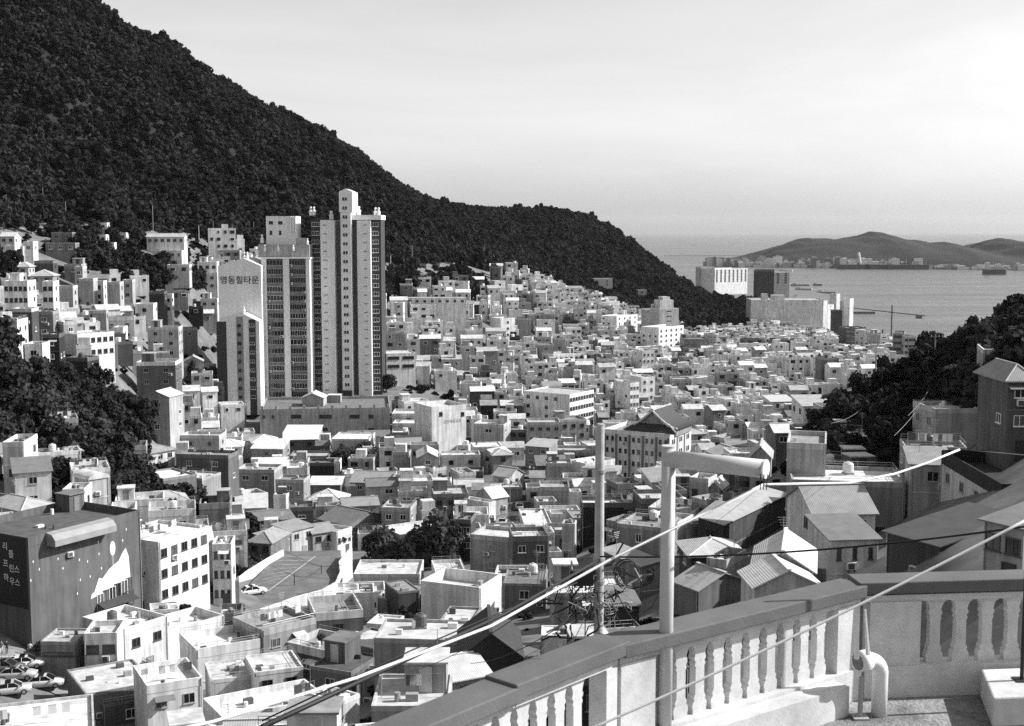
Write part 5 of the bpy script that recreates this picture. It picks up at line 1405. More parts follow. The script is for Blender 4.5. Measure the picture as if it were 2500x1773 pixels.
for x_, y_ in cands:
    z_ = float(H(x_, y_))
    if z_ < 6: continue
    u, v = proj(x_, y_, z_)
    if u < -60 or u > 2540: continue
    if y_ > 430 and u > 2240: continue
    if u > 1960 and v < 1060 and y_ < 430: continue
    if is_forest(np.array(x_), np.array(y_), np.array(z_)): continue
    if y_ > 420 and v < treeline(u) + 12: continue
    if any(inpoly(np.array(u), np.array(v), pl) for pl in NOBUILD): continue
    if y_ < 60 or (u > 900 and y_ < 75): continue
    near_right = u > 1380 and y_ < 240
    if y_ < 165 and u < 300: continue
    dens = .97 if y_ < 700 else .9
    if frnd.random() > dens: continue
    yaw = yawfield(x_, y_)
    fine = False
    for tr in range(4):
        w_ = frnd.uniform(4.3, 8.4) * (1 - .17 * tr); d_ = frnd.uniform(4.4, 7.8) * (1 - .17 * tr)
        if y_ > 520 and frnd.random() < .25: w_ *= 1.4; d_ *= 1.2
        if not clash(x_, y_, yaw, w_, d_, .35): fine = True; break
    if not fine: continue
    fp = footprint(x_, y_, yaw, w_, d_)
    hz2 = H([p[0] for p in fp], [p[1] for p in fp]); gz = float(hz2.max())
    hgt = frnd.choice(([2.9, 3.3, 4.2, 5.6, 6.2, 6.6] if not near_right else [2.7, 3, 3.3])) if y_ < 480 else frnd.choice(([3.3, 5.6, 6, 6.5, 8.5, 9] if y_ < 760 else [3, 3.3, 5.5, 6, 6.5]))
    zt = gz + hgt
    if u < 520 and v < 800:
        if gz > 104: continue
        zt = gz + min(hgt, frnd.choice([2.8, 3.0, 3.4, 4.2]))
    uu = [proj(p[0], p[1], zt)[0] for p in fp]; ul, ur = min(uu), max(uu)
    # do not stand in front of what the photograph shows
    for k in range(HAND):
        b_ = BOX[k]
        if HOUSES[k]['y'] < y_ or b_[1] < ul + 3 or b_[0] > ur - 3: continue
        big = b_[3] - b_[2] > 60 and y_ > 300
        lim = b_[2] + (b_[3] - b_[2]) * (.92 if near_right or y_ < 200 else (.8 if big else .6))
        while zt > gz + 2.2 and proj(x_, y_, zt)[1] < lim: zt -= .5
    for pu0, pu1, pv, py in PROTECT:
        if y_ > py or pu1 < ul or pu0 > ur: continue
        while zt > gz + 2.2 and proj(x_, y_, zt)[1] < pv: zt -= .5
    if zt < gz + 2.4: continue
    wall = frnd.choices(WTONES, [1, 1, 2, 2, 3, 4, 7, 9, 16] if not near_right else [4, 5, 5, 5, 5, 4, 2, 1, 1])[0]
    roof = frnd.choice([.18, .28, .4, .4, .52, .52, .64, .64])
    st = frnd.choices(['flat', 'gableX', 'gable', 'hip', 'shed'], [18, 1.6, 1.0, 1.2, 2.2] if y_ < 480 else [16, 1.2, .6, .6, .6])[0]
    hd = dict(x=x_, y=y_, yaw=yaw, w=w_, d=d_, zt=zt, gz=gz, wall=wall, roof=roof, st=st)
    CENT.append((x_ - math.sin(yaw) * d_ / 2, y_ + math.cos(yaw) * d_ / 2, math.hypot(w_, d_) / 2, hd))
    (named if y_ < 470 else farlist).append(hd)
print('fill', len(named), 'far', len(farlist))
# those that show nothing (wholly behind others) are left out; of the rest the largest are individuals
def hidden(hd):
    cnt = 0
    for fx_ in (.1, .5, .9):
        for fz in (.35, 1.0):
            x_ = hd['x'] + math.cos(hd['yaw']) * (fx_ - .5) * hd['w']; y_ = hd['y']
            zz = hd['gz'] + (hd['zt'] - hd['gz']) * fz + .05
            u, v = proj(x_, y_, zz)
            blocked = False
            for X, Y, rr, o_ in CENT:
                if Y > y_ - 2 or o_ is hd: continue
                t_ = Y / y_; px_ = x_ * t_
                if abs(px_ - X) > rr * .75: continue
                zl = CAM_Z + (zz - CAM_Z) * t_
                if zl < o_['zt'] - .2: blocked = True; break
            if not blocked: return False
    return True
named = [h_ for h_ in named if not hidden(h_)]
named.sort(key=lambda h_: -(h_['w'] * (h_['zt'] - h_['gz'] + h_['d'] * .3) / h_['y'] ** 2))
ROOMLEFT = max(0, 300 - HAND)
print('visible fill', len(named), 'hand', HAND)
seen = {}
for h_ in named[:ROOMLEFT + 40]:
    P_ = Vector((h_['x'], h_['y'], 0))
    nm, q_ = min(LANDM, key=lambda l: (l[1].xy - P_.xy).length)
    side = 'before' if h_['y'] < q_.y - 8 else ('behind' if h_['y'] > q_.y + 8 else 'beside')
    st_ = max(1, int(round((h_['zt'] - h_['gz']) / 2.9)))
    key = (TON[h_['wall']], ['low', 'low', 'two-storey', 'tall', 'tall', 'tall'][st_], RF[h_['st']], {.1: 'dark ', .18: 'dark ', .28: 'grey ', .4: 'grey ', .52: 'pale ', .64: 'pale '}[h_['roof']], side, nm)
    seen.setdefault(key, []).append((round((q_.xy - P_.xy).length, 1), h_))
ORD = ['', 'second ', 'third ', 'fourth ', 'fifth ', 'sixth ']
GRP = 'small houses packed through the town'
for key, lst in seen.items():
    lst.sort(key=lambda a: a[0])
    for k, (dist_, h_) in enumerate(lst):
        lab = '%s %s house, %s%s, %s%s' % (key[0], key[1], key[3], key[2], (ORD[k] + 'nearest ' if len(lst) > 1 else ''), key[4] + ' ' + key[5])
        h_['label'] = lab
for h_ in named[:ROOMLEFT + 40]:
    house(h_['x'], h_['y'], h_['zt'], h_['yaw'], h_['w'], h_['d'], h_['wall'], h_['roof'], h_['st'], h_['label'], group=GRP, rise=frnd.uniform(.9, 1.6), par=frnd.choice([.3, .6, .8, 1.0]))
# the rest of the town, too small and too many to name
mw = {}
m_ = MB(); mats_ = [wallmat(t_) for t_ in WTONES] + [roofmat(t_) for t_ in RTONES] + [GLASS, FRAME_W, PLAST, CONC]
def far_house(m, h_):
    c, s = math.cos(h_['yaw']), math.sin(h_['yaw'])
    wi = WTONES.index(h_['wall']); ri = len(WTONES) + RTONES.index(min(RTONES, key=lambda t_: abs(t_ - h_['roof'])))
    hw = h_['w'] / 2; d = h_['d']; z0 = h_['gz'] - 4; z1 = h_['zt']
    loc = MB()
    if h_['st'] == 'flat':
        par = .7
        loc.box(-hw, 0, z0, hw, d, z1 - par, wi); loc.box(-hw + .1, .1, z1 - par, hw - .1, d - .1, z1 - par + .05, ri)
        pi_ = min(8, wi + 1)
        for a in ((-hw - .03, -.03, hw + .03, .16), (-hw - .03, d - .16, hw + .03, d + .03), (-hw - .03, .16, -hw + .16, d - .16), (hw - .16, .16, hw + .03, d - .16)):
            loc.box(a[0], a[1], z1 - par - .1, a[2], a[3], z1, pi_)
        if frnd.random() < .55:
            cx_ = frnd.uniform(-hw + 1.5, hw - 1.5); loc.box(cx_ - 1.3, d - 3, z1 - par + .05, cx_ + 1.3, d - .4, z1 + 1.7, frnd.choice([wi, wi, 7]))
        if frnd.random() < .5:
            cx_ = frnd.uniform(-hw + .9, hw - .9); loc.cyl(cx_, d * .4, z1 - par + .05, z1 + .9, .7, n=8, m=len(mats_) - 2 if frnd.random() < .5 else 1)
    else:
        loc.box(-hw, 0, z0, hw, d, z1, wi)
        k_ = d / 2; rz = z1 + 1.3
        loc.slab((-hw - .3, -.3, z1), (hw + .3, -.3, z1), (hw + .3, k_, rz), (-hw - .3, k_, rz), .1, ri); loc.slab((-hw - .3, k_, rz), (hw + .3, k_, rz), (hw + .3, d + .3, z1), (-hw - .3, d + .3, z1), .1, ri)
        for sx in (-hw, hw): loc.poly([(sx, 0, z1), (sx, d, z1), (sx, k_, rz - .1)], wi)
    gl = len(mats_) - 4; fr = gl + 1
    nf = max(1, int((z1 - h_['gz']) / 2.9)); nw = max(1, int(h_['w'] / 2.6)); ns = max(1, int(d / 3))
    for f in range(nf):
        zc = z1 - 1.6 - f * 2.9
        for i in range(nw):
            if frnd.random() < .3: continue
            xa = -hw + h_['w'] * (i + .5) / nw; ww = frnd.choice([.5, .7, .9])
            loc.box(xa - ww, -.08, zc - .6, xa + ww, .05, zc + .6, fr if frnd.random() < .4 else gl); loc.poly([(xa - ww + .12, -.1, zc - .48), (xa + ww - .12, -.1, zc - .48), (xa + ww - .12, -.1, zc + .48), (xa - ww + .12, -.1, zc + .48)], gl)
        sd = hw if (h_['x'] < 0 or h_['yaw'] < 0) or h_['yaw'] > .1 else -hw
        for i in range(ns):
            if frnd.random() < .45: continue
            ya_ = d * (i + .5) / ns; e_ = .07 if sd > 0 else -.07
            q4 = [(sd + e_, ya_ - .6, zc - .55), (sd + e_, ya_ + .6, zc - .55), (sd + e_, ya_ + .6, zc + .55), (sd + e_, ya_ - .6, zc + .55)]
            loc.poly(q4 if sd > 0 else q4[::-1], gl)
    k0 = len(m.v)
    m.v += [(h_['x'] + c * a - s * b_, h_['y'] + s * a + c * b_, z_) for a, b_, z_ in loc.v]
    m.f += [tuple(i + k0 for i in f) for f in loc.f]; m.m += loc.m
for h_ in named[ROOMLEFT + 40:] + farlist: far_house(m_, h_)
o = m_.build('far_houses', mats_)
tag(o, 'countless small far houses filling the valley between the named blocks and the bay', 'houses', kind='stuff')
print('far tris', len(m_.f) * 2)
# ------------------------------------------------------------------ trees
TREE = {}
def tree_meshes(kind):
    if kind in TREE: return TREE[kind]
    spec = dict(grove=(3.4, 8.0, 30, 42, .75, LEAF), slope=(2.9, 7.0, 26, 42, .7, LEAF), bush=(3.6, 5.0, 34, 60, .5, LEAF_L), town=(2.6, 4.6, 20, 40, .6, LEAF))[kind]
    cr = [crown_mesh('crown', *spec[:5], spec[5], 40 + i * 7 + len(kind), trunkz=1.2 if kind != 'bush' else 0.1) for i in range(4)]
    tk = []
    for i in range(2):
        rr = random.Random(i + 5); m = MB()
        hgt = spec[1] * .75
        m.tube([(0, 0, -1.2), (rr.uniform(-.1, .1), .05, hgt * .4), (rr.uniform(-.3, .3), rr.uniform(-.2, .2), hgt)], .22, 7, r1=.07)
        for k in range(4):
            a = k * 1.7 + rr.uniform(-.4, .4); z_ = hgt * rr.uniform(.3, .6)
            m.tube([(0, 0, z_), (math.cos(a) * .9, math.sin(a) * .9, z_ + .9), (math.cos(a) * 1.9, math.sin(a) * 1.9, z_ + 1.6)], .1, 5, r1=.03)
        tk.append(m.mesh('trunk', [BARK]))
    TREE[kind] = (cr, tk)
    return TREE[kind]
trnd = random.Random(3)
def tree(kind, p, s, label, group, name='tree', cat='tree'):
    cr, tk = tree_meshes(kind)
    root = empty(name, p, trnd.uniform(0, 6.28)); tag(root, label, cat, group)
    root.scale = (s * trnd.uniform(.88, 1.12), s * trnd.uniform(.88, 1.12), s * trnd.uniform(.85, 1.2))
    ob('crown', trnd.choice(cr), root); ob('trunk', trnd.choice(tk), root)
    return root
def stand(poly, reg, kind, mind, n_, smin, smax, where, group, up=4.5, ymin=60, cap=999):
    pl = [px(reg, *p) for p in poly]
    us = [p[0] for p in pl]; vs = [p[1] for p in pl]; got = []
    for k in range(n_):
        u, v = trnd.uniform(min(us), max(us)), trnd.uniform(min(vs), max(vs))
        if not inpoly(np.array(u), np.array(v), pl): continue
        p = hit(u, v, up, ymin)
        if p is None: continue
        if any((p.x - a) ** 2 + (p.y - b_) ** 2 < mind * mind for a, b_, _, _ in got): continue
        if any(inside(h_, p.x, p.y, .3) for h_ in HOUSES if abs(h_['x'] - p.x) < 30 and abs(h_['y'] - p.y) < 30): continue
        got.append((p.x, p.y, u, v))
        if len(got) >= cap: break
    tally = {}
    for a, b_, u, v in sorted(got, key=lambda q_: q_[2]):
        fv = (v - min(vs)) / (max(vs) - min(vs)); fu = (u - min(us)) / (max(us) - min(us))
        s = trnd.uniform(smin, smax)
        lab = '%s tree %s, %s' % (['small dark', 'mid-sized dark', 'big dark'][min(2, int((s - smin) / (smax - smin) * 3))], where, ['top', 'upper', 'middle', 'lower', 'foot'][min(4, int(fv * 5))] + ' ' + ['inland edge', 'inland part', 'seaward part', 'seaward edge'][min(3, int(fu * 4))])
        tally[lab] = tally.get(lab, 0) + 1
        if tally[lab] > 1: lab += ', ' + ['', '', 'second', 'third', 'fourth', 'fifth', 'sixth', 'seventh', 'eighth', 'ninth', 'tenth'][min(10, tally[lab])] + ' toward the bay'
        tree(kind, (a, b_, float(H(a, b_)) - .3), s, lab, group)
    return len(got)
print('trees', stand([(-40, 120), (60, 90), (230, 300), (420, 430), (720, 430), (960, 500), (1010, 640), (1260, 660), (1290, 800), (1080, 860), (1250, 1010), (1130, 1180), (880, 1250), (650, 1230), (480, 1040), (270, 880), (-40, 860)], 'F', 'grove', 3.7, 2600, .75, 1.25, 'in the dense grove', 'trees of the dense dark grove on the slope', up=6, cap=95),
 stand([(1030, 1360), (1240, 1290), (1500, 1330), (1740, 1430), (1760, 1590), (1500, 1640), (1320, 1660), (1040, 1560)], 'F', 'grove', 3.4, 500, .6, .95, 'in the lower grove', 'trees of the lower grove', up=3.5, cap=20),
 stand([(350, 900), (480, 800), (620, 700), (800, 590), (1000, 470), (1180, 360), (1340, 260), (1480, 190), (1640, 90), (1760, 50), (1900, -30), (2110, -140), (2110, 330), (1660, 560), (1480, 640), (1300, 640), (1240, 720), (1180, 850), (1010, 890), (560, 930)], 'N', 'slope', 4.0, 3000, .75, 1.3, 'on the steep slope', 'trees of the steep slope', up=8, ymin=120, cap=125),
 stand([(620, 900), (860, 760), (1000, 700), (1180, 800), (1300, 830), (1500, 900), (1750, 960), (1860, 1040), (1820, 1110), (1500, 1090), (1300, 1080), (1190, 1040), (1000, 1020), (900, 960)], 'A', 'town', 4.2, 700, .8, 1.6, 'among hillside gardens', 'trees of the upper hillside gardens', up=2.5, ymin=250, cap=42),
 stand([(430, 440), (640, 480), (780, 560), (720, 600), (1050, 480), (1230, 560), (1280, 700), (1100, 760), (700, 780), (640, 640), (270, 560), (-20, 540), (-20, 420), (250, 400)], 'A', 'town', 5.0, 500, .9, 1.5, 'at the forest edge', 'trees at the forest edge', up=2.5, ymin=250, cap=34),
 stand([(110, 260), (300, 180), (420, 260), (450, 330), (640, 250), (740, 200), (850, 250), (1020, 400), (1010, 480), (860, 460), (760, 340), (560, 400), (250, 430), (120, 500)], 'C', 'town', 5.0, 500, .9, 1.7, 'on the scrubby bank', 'trees of the scrubby bank', up=2.5, ymin=300, cap=36),
 stand([(940, 860), (1050, 815), (1200, 900), (1170, 960), (960, 950)], 'D', 'town', 5.5, 160, 1.1, 1.6, 'in the round clump', 'trees of the round clump', up=3, ymin=300, cap=9),
 stand([(-20, 780), (130, 800), (200, 900), (150, 960), (60, 960), (-20, 900)], 'A', 'town', 4.5, 120, 1.0, 1.6, 'in the hillside clump', 'trees of the hillside edge clump', up=3, ymin=250, cap=8))
# the two big rounded bushes in mid-town and other single ones
for x_, y_, s, lab in ((160, 200, 1.5, 'broad dark bush beside the car park end, inland one of the twin bushes'), (330, 195, 1.25, 'smaller dark bush joining the two big twin bushes'), (560, 185, 1.65, 'broad dark bush before the dark brick house, seaward one of the twin bushes')):
    p = hit(*px('L', x_, y_), 2.0); tree('bush', (p.x, p.y, float(H(p.x, p.y)) - .4), s, lab, None, 'bush', 'bush')
for r_, x_, y_, s, lab in (('H', 325, 890, 1.15, 'round pale-topped bush behind the barred-window house'), ('G', 1240, 960, 1.0, 'grey shrub in the walled garden before the podium, inland one'), ('G', 1420, 965, 1.1, 'grey shrub in the walled garden before the podium, middle one'), ('G', 1610, 940, .9, 'small shrub by the walled garden edge near the alley'),
                          ('G', 215, 395, 1.1, 'dark tree at the foot of the lowest tower slab, inland one'), ('G', 285, 375, 1.2, 'dark round tree at the foot of the lowest tower slab, middle one'), ('G', 410, 380, 1.1, 'dark round tree at the foot of the lowest tower slab, by its lit edge'),
                          ('G', 1600, 340, 1.4, 'dark tree in the gap beside the tallest tower'), ('G', 40, 320, 1.5, 'broad dark tree beside the annex corner'), ('F', 1700, 480, 1.3, 'dark spreading tree left of the annex'), ('K', 640, 130, .9, 'slim dark tree beside the white alley stairs'), ('K', 600, 370, .7, 'bare-looking shrub on the bank beside the alley stairs'), ('K', 760, 320, .6, 'small shrub at the car park wall')):
    p = hit(*px(r_, x_, y_), 2.0); tree('bush' if 'bush' in lab or 'shrub' in lab else 'town', (p.x, p.y, float(H(p.x, p.y)) - .3), s, lab, None, 'bush' if 'bush' in lab or 'shrub' in lab else 'tree', 'bush' if 'bush' in lab or 'shrub' in lab else 'tree')
for r_, x_, y_, lab in (('K', 1010, 960, 'potted shrub at the front corner of the roof garden'), ('K', 1075, 925, 'potted shrub along the side of the roof garden, second'), ('K', 1120, 890, 'potted shrub at the back of the roof garden'), ('K', 1190, 1000, 'low potted plant by the roof garden front wall'), ('K', 1290, 880, 'potted plant on the pale terrace behind the roof garden'), ('K', 1380, 850, 'taller potted plant on the pale terrace behind the roof garden'),
                       ('J', 1380, 1575, 'dark potted hedge plant at the picture foot, inland one'), ('J', 1520, 1560, 'dark potted hedge plant at the picture foot, seaward one'), ('G', 1010, 870, 'potted plant on the bright tilted roof before the podium')):
    best = None
    for h_ in HOUSES:
        if h_['style'] != 'flat' or h_['root'] is None: continue
        q_ = onz(*px(r_, x_, y_), h_['deck'] + .06)
        if inside(h_, q_.x, q_.y, -.3) and (best is None or q_.y < best.y): best = q_
    if best is None: continue
    root = empty('potted_plant', best); tag(root, lab, 'plant', 'potted plants on the roofs')
    MB().lathe([(0, 0), (.2, 0), (.27, .4), (.22, .4), (0, .36)], 10).build('pot', CONC_D, root)
    ob('leaves', tree_meshes('bush')[0][0], root, (0, 0, .3), (0, 0, trnd.uniform(0, 6)), (.16, .16, .2))
# weeds and scrub on bare banks: one mass
pts = []
def scrub(poly, reg, n_, ymin=30):
    pl = [px(reg, *p) for p in poly]; us = [p[0] for p in pl]; vs = [p[1] for p in pl]
    for k in range(n_):
        u, v = trnd.uniform(min(us), max(us)), trnd.uniform(min(vs), max(vs))
        if not inpoly(np.array(u), np.array(v), pl): continue
        p = hit(u, v, 0.3, ymin)
        if p is None or any(inside(h_, p.x, p.y, .5) for h_ in HOUSES if abs(h_['x'] - p.x) < 30 and abs(h_['y'] - p.y) < 30): continue
        pts.append((p.x, p.y, float(H(p.x, p.y)) - .35))
scrub([(350, 940), (480, 810), (620, 700), (1000, 480), (1340, 260), (1640, 90), (2110, -140), (2110, 700), (1900, 900), (1100, 1000), (560, 960)], 'N', 900, 60)
scrub([(-40, 120), (420, 430), (960, 500), (1290, 800), (1130, 1180), (650, 1230), (-40, 860)], 'F', 500)
scrub([(430, 440), (2100, 560), (2100, 820), (1900, 1100), (1300, 1100), (860, 960), (620, 860), (400, 640)], 'A', 900, 200)
scrub([(110, 240), (420, 180), (900, 200), (1100, 320), (1000, 480), (560, 440), (100, 520)], 'C', 600, 300)
scrub([(560, 400), (700, 300), (860, 270), (640, 440), (500, 540)], 'K', 120)
for k in range(9000):
    x_, y_ = trnd.uniform(-190, 140), trnd.uniform(90, 470)
    z_ = float(H(x_, y_)); sl = math.hypot(float(H(x_ + 2, y_)) - z_, float(H(x_, y_ + 2)) - z_) / 2
    if sl < .22 or trnd.random() > .5: continue
    if x_ > 15 and y_ < 160: continue
    u_, v_ = proj(x_, y_, z_)
    if any(inpoly(np.array(u_), np.array(v_), NOBUILD[q9]) for q9 in (2, 3, 4)): continue
    if any(inside(h_, x_, y_, .6) for h_ in HOUSES if abs(h_['x'] - x_) < 25 and abs(h_['y'] - y_) < 25): continue
    pts.append((x_, y_, z_ - .35))
print('scrub', len(pts))
for k in range(200):
    x_, y_ = trnd.uniform(-6, 22), trnd.uniform(36, 60); pts.append((x_, y_, float(H(x_, y_)) - .35))  # scrub added to darken what shows through the balusters
gsc = scatter('undergrowth', pts, .12, .34, .8); tag(gsc, 'dark weeds and scrub on banks and under trees, some added to darken baluster gaps', 'scrub', kind='stuff')

# ------------------------------------------------------------------ water tanks
tk_n = 0
def tank_at(r, x, y, rad, hgt, mat, label, up):
    p = hit(*px(r, x, y), up)
    best = None
    for h_ in HOUSES:
        if h_['style'] == 'flat' and h_['root'] is not None and inside(h_, p.x, p.y, -.3 - rad * .5): best = h_
    z_ = best['deck'] + .06 if best else float(H(p.x, p.y))
    if best:
        q_ = onz(*px(r, x, y), z_); p = q_ if inside(best, q_.x, q_.y, -.6) else p
    root = empty('water_tank', (p.x, p.y, z_)); tag(root, label, 'water tank', 'water tanks')
    q2 = MB().lathe([(0, .18), (rad * .92, .18), (rad, .3), (rad, hgt * .3), (rad * 1.04, hgt * .33), (rad, hgt * .36), (rad, hgt * .6), (rad * 1.04, hgt * .63), (rad, hgt * .66), (rad * .98, hgt * .85), (rad * .75, hgt * .96), (rad * .3, hgt), (0, hgt)], 16)
    q2.build('body', mat, root, smooth=True); MB().cyl(0, 0, hgt, hgt + .09, rad * .28).build('lid', mat, root); MB().box(-rad, -rad * .8, 0, rad, rad * .8, .17).build('stand', CONC, root)
hs_sorted = sorted([h_ for h_ in HOUSES if h_['style'] == 'flat' and h_['root'] is not None and 90 < h_['y'] < 300 and h_['w'] > 5 and h_['root'].get('category') == 'house'], key=lambda h_: h_['y'])
for k, h_ in enumerate(hs_sorted):
    if k % 3: continue
    lb = h_['root']['label']
    fx_ = trnd.uniform(.2, .8)
    mt = trnd.choice([TANKB, TANKL, TANKL])
    tank(h_, fx_, .72, .62, 1.35, mt, ('dark' if mt is TANKB else 'pale') + ' water tank on the ' + ' '.join(lb.split()[:11]), 'water tanks on the roofs')
p = hit(*px('Q', 420, 470), 1.0)
root = empty('water_tank', (p.x, p.y, float(H(p.x, p.y)) + 1.6)); tag(root, 'large white ribbed water tank on a plinth beside the bright gable roofs', 'water tank')
zb_ = float(H(p.x, p.y)); hgt = at(*px('Q', 420, 310), p.y).z - (zb_ + 1.6)
hgt = max(1.6, min(3.2, hgt)); rad = 62 / 3.1056 * p.y / FPX
MB().lathe([(0, 0), (rad * .95, 0), (rad, .1), (rad, hgt * .3), (rad * 1.04, hgt * .33), (rad, hgt * .36), (rad, hgt * .55), (rad * 1.04, hgt * .58), (rad, hgt * .61), (rad, hgt * .82), (rad * .85, hgt * .93), (rad * .45, hgt * .97), (rad * .42, hgt), (0, hgt)], 20).build('body', PLAST, root, smooth=True)
MB().cyl(0, 0, hgt, hgt + .12, rad * .35).build('lid', PLAST, root); MB().box(-rad, -rad, -2.6, rad, rad, -.003).build('stand', CONC_D, root)
p = hit(*px('M', 1070, 1330), 3.0)
root = empty('water_tank', (p.x, p.y, p.z)); tag(root, 'dark round water tank by the weathered sheet roof', 'water tank')
MB().lathe([(0, 0), (1.0, 0), (1.05, .2), (1.05, 1.9), (.9, 2.2), (.4, 2.3), (0, 2.3)], 18).build('body', TANKB, root, smooth=True); MB().cyl(0, 0, 2.3, 2.4, .4).build('lid', TANKB, root); MB().box(-1, -1, -3.2, 1, 1, -.003).build('stand', CONC_D, root)

# ------------------------------------------------------------------ poles and cables
def pole(r, x, yt, yb, rad, label, arms=1, name='utility_pole', cat='utility pole', group=None, lampside=0, mat=CONC, ymin=22, vis=None):
    p = hit(*px(r, x, yb), 0, ymin)
    if p is None: print('pole?', label); return None
    top = at(*px(r, x, yt), p.y).z - p.z
    root = empty(name, p); tag(root, label, cat, group)
    MB().cyl(0, 0, -1.5, top, rad, rad * .7, 10).build('shaft', mat, root)
    for k in range(arms):
        MB().box(-.75, -.05, top - .5 - k * .9, .75, .05, top - .4 - k * .9).build('crossarm', STEEL, root)
        m = MB()
        for a in (-.65, 0, .65): m.cyl(a, 0, top - .39 - k * .9, top - .15 - k * .9, .06, n=6)
        m.build('insulators', PLAST, root)
    if lampside:
        m = MB(); m.tube([(0, 0, top - .1), (lampside * .5, -.1, top + .25), (lampside * 1.3, -.3, top + .35)], .05, 6); m.build('lamp_arm', STEEL, root)
        MB().box(lampside * 1.3 - .3, -.42, top + .26, lampside * 1.3 + .3, -.18, top + .36).build('lamp_head', PLAST, root)
    root['ztop'] = top
    return root
HP = 'lamp posts and poles along the forest road'
for x_, yt, yb, lab, a_, ls in ((40, 285, 440, 'thin pale pole at the picture edge of the forest road', 0, .6), (382, 205, 380, 'tall thin pole between two dark trees on the forest road', 0, 0), (582, 330, 490, 'thin pole just left of the highest pale houses', 0, 0), (1135, 415, 520, 'short lamp post over the long terrace', 0, .7), (1350, 365, 600, 'tall thin pole rising behind the long pale terrace row', 0, 0), (1755, 545, 705, 'lamp post at the road bend before white guard blocks', 0, .7), (1883, 505, 705, 'tall pole at the road bend before white guard blocks', 0, 0), (2237, 510, 620, 'short dim pole behind the lettered slab', 0, 0)):
    pole('A', x_, yt, yb, .12, lab, a_, 'street_lamp' if ls else 'pole', 'street lamp' if ls else 'pole', HP, ls, PLAST if ls else CONC, ymin=250)
for x_, yt, yb, lab, ls in ((195, 85, 215, 'lamp post beside the tallest tower, before the cutting', .7), (385, 0, 185, 'tall pole above the pale cutting', 0), (1022, -10, 160, 'tall pole at the far end of the pale cutting', 0)):
    pole('C', x_, yt, yb, .13, lab, 0, 'street_lamp' if ls else 'pole', 'street lamp' if ls else 'pole', HP, ls, PLAST if ls else CONC, ymin=400)
pl1 = pole('N', 840, 375, 950, .16, 'dark tall utility pole behind the long grey house with rounded corner', 1, ymin=110)
pl2 = pole('N', 1310, 215, 720, .16, 'leaning-looking utility pole before the tree slope, with lamp', 1, lampside=.6, ymin=110)
pole('N', 1262, 100, 350, .25, 'bright white pole standing against the bay', 0, 'pole', 'pole', None, 0, PLAST, ymin=240)
pole('N', 322, 990, 1200, .05, 'thin black mast on the stairs roof of the five-storey flats', 0, 'pole', 'pole', None, 0, DARK, ymin=100)
pole('N', 645, 1010, 1190, .05, 'thin dark mast before the long grey house', 0, 'pole', 'pole', None, 0, DARK, ymin=100)
TP = 'thin poles among the town roofs'
for r_, x_, yt, yb, lab in (('I', 1055, 380, 1190, 'curved-top lamp post before the mural wall'), ('I', 720, 630, 1290, 'black straight post before the mural wall'), ('I', 625, 740, 1310, 'thin dark post beside the painted wall shape'), ('I', 1165, 540, 980, 'post at the mural wall end'), ('I', 1265, 440, 1090, 'pole with transformer before the narrow white building'),
                          ('I', 1690, 870, 1040, 'short pole before the large white block'), ('I', 1490, 1330, 1550, 'thin mast on the white terrace'), ('I', 1420, 950, 1090, 'short dark pole beside the large white block'), ('G', 1040, 500, 700, 'white thin pole before the podium'), ('G', 35, 360, 640, 'pole with white fittings at the podium corner'), ('G', 545, 330, 700, 'dark pole before the lettered slab podium'),
                          ('G', 870, 1120, 1410, 'pale double pole beside the hipped white house'), ('G', 998, 1330, 1510, 'thin dark pole before the hipped white house'), ('H', 1425, 0, 160, 'white pole beyond the shop street'), ('H', 1525, 1260, 1560, 'pale pole at the street foot beside the dark house'), ('H', 1300, 480, 720, 'thin pole at the street bend'), ('H', 1245, 820, 1010, 'slim pole along the shop street, lower'), ('H', 1780, 780, 980, 'white pole on the far side of the shop street'),
                          ('K', 992, 470, 630, 'dark post in the car park, inland one'), ('K', 1197, 400, 580, 'dark post in the car park, seaward one'), ('K', 1155, 140, 260, 'pole at the car park top'), ('K', 215, 480, 590, 'short post before the large white block, lower'), ('F', 1195, 140, 240, 'short pole on the brown-black block corner'), ('F', 1840, 540, 760, 'pale pole between annex and white gabled house'), ('F', 860, 100, 370, 'pole before the long white house'), ('F', 410, 490, 740, 'pale trunk-like pole inside the grove'), ('M', 605, 1030, 1190, 'thin mast beside the slanting wall'), ('M', 1010, 1320, 1610, 'pale pole right of the clothes post'), ('L', 1447, 890, 1060, 'pale stake at the white shed end'), ('A', 500, 1040, 1240, 'white mast before the plain grey hillside house'), ('A', 1097, 1100, 1300, 'white mast below the hillside trees')):
    ls = .6 if 'lamp' in lab else 0
    pole(r_, x_, yt, yb, .09, lab, 1 if 'transformer' in lab or 'double' in lab else 0, 'street_lamp' if ls else 'pole', 'street lamp' if ls else 'pole', TP, ls, DARK if 'dark' in lab or 'black' in lab else CONC, ymin=40)
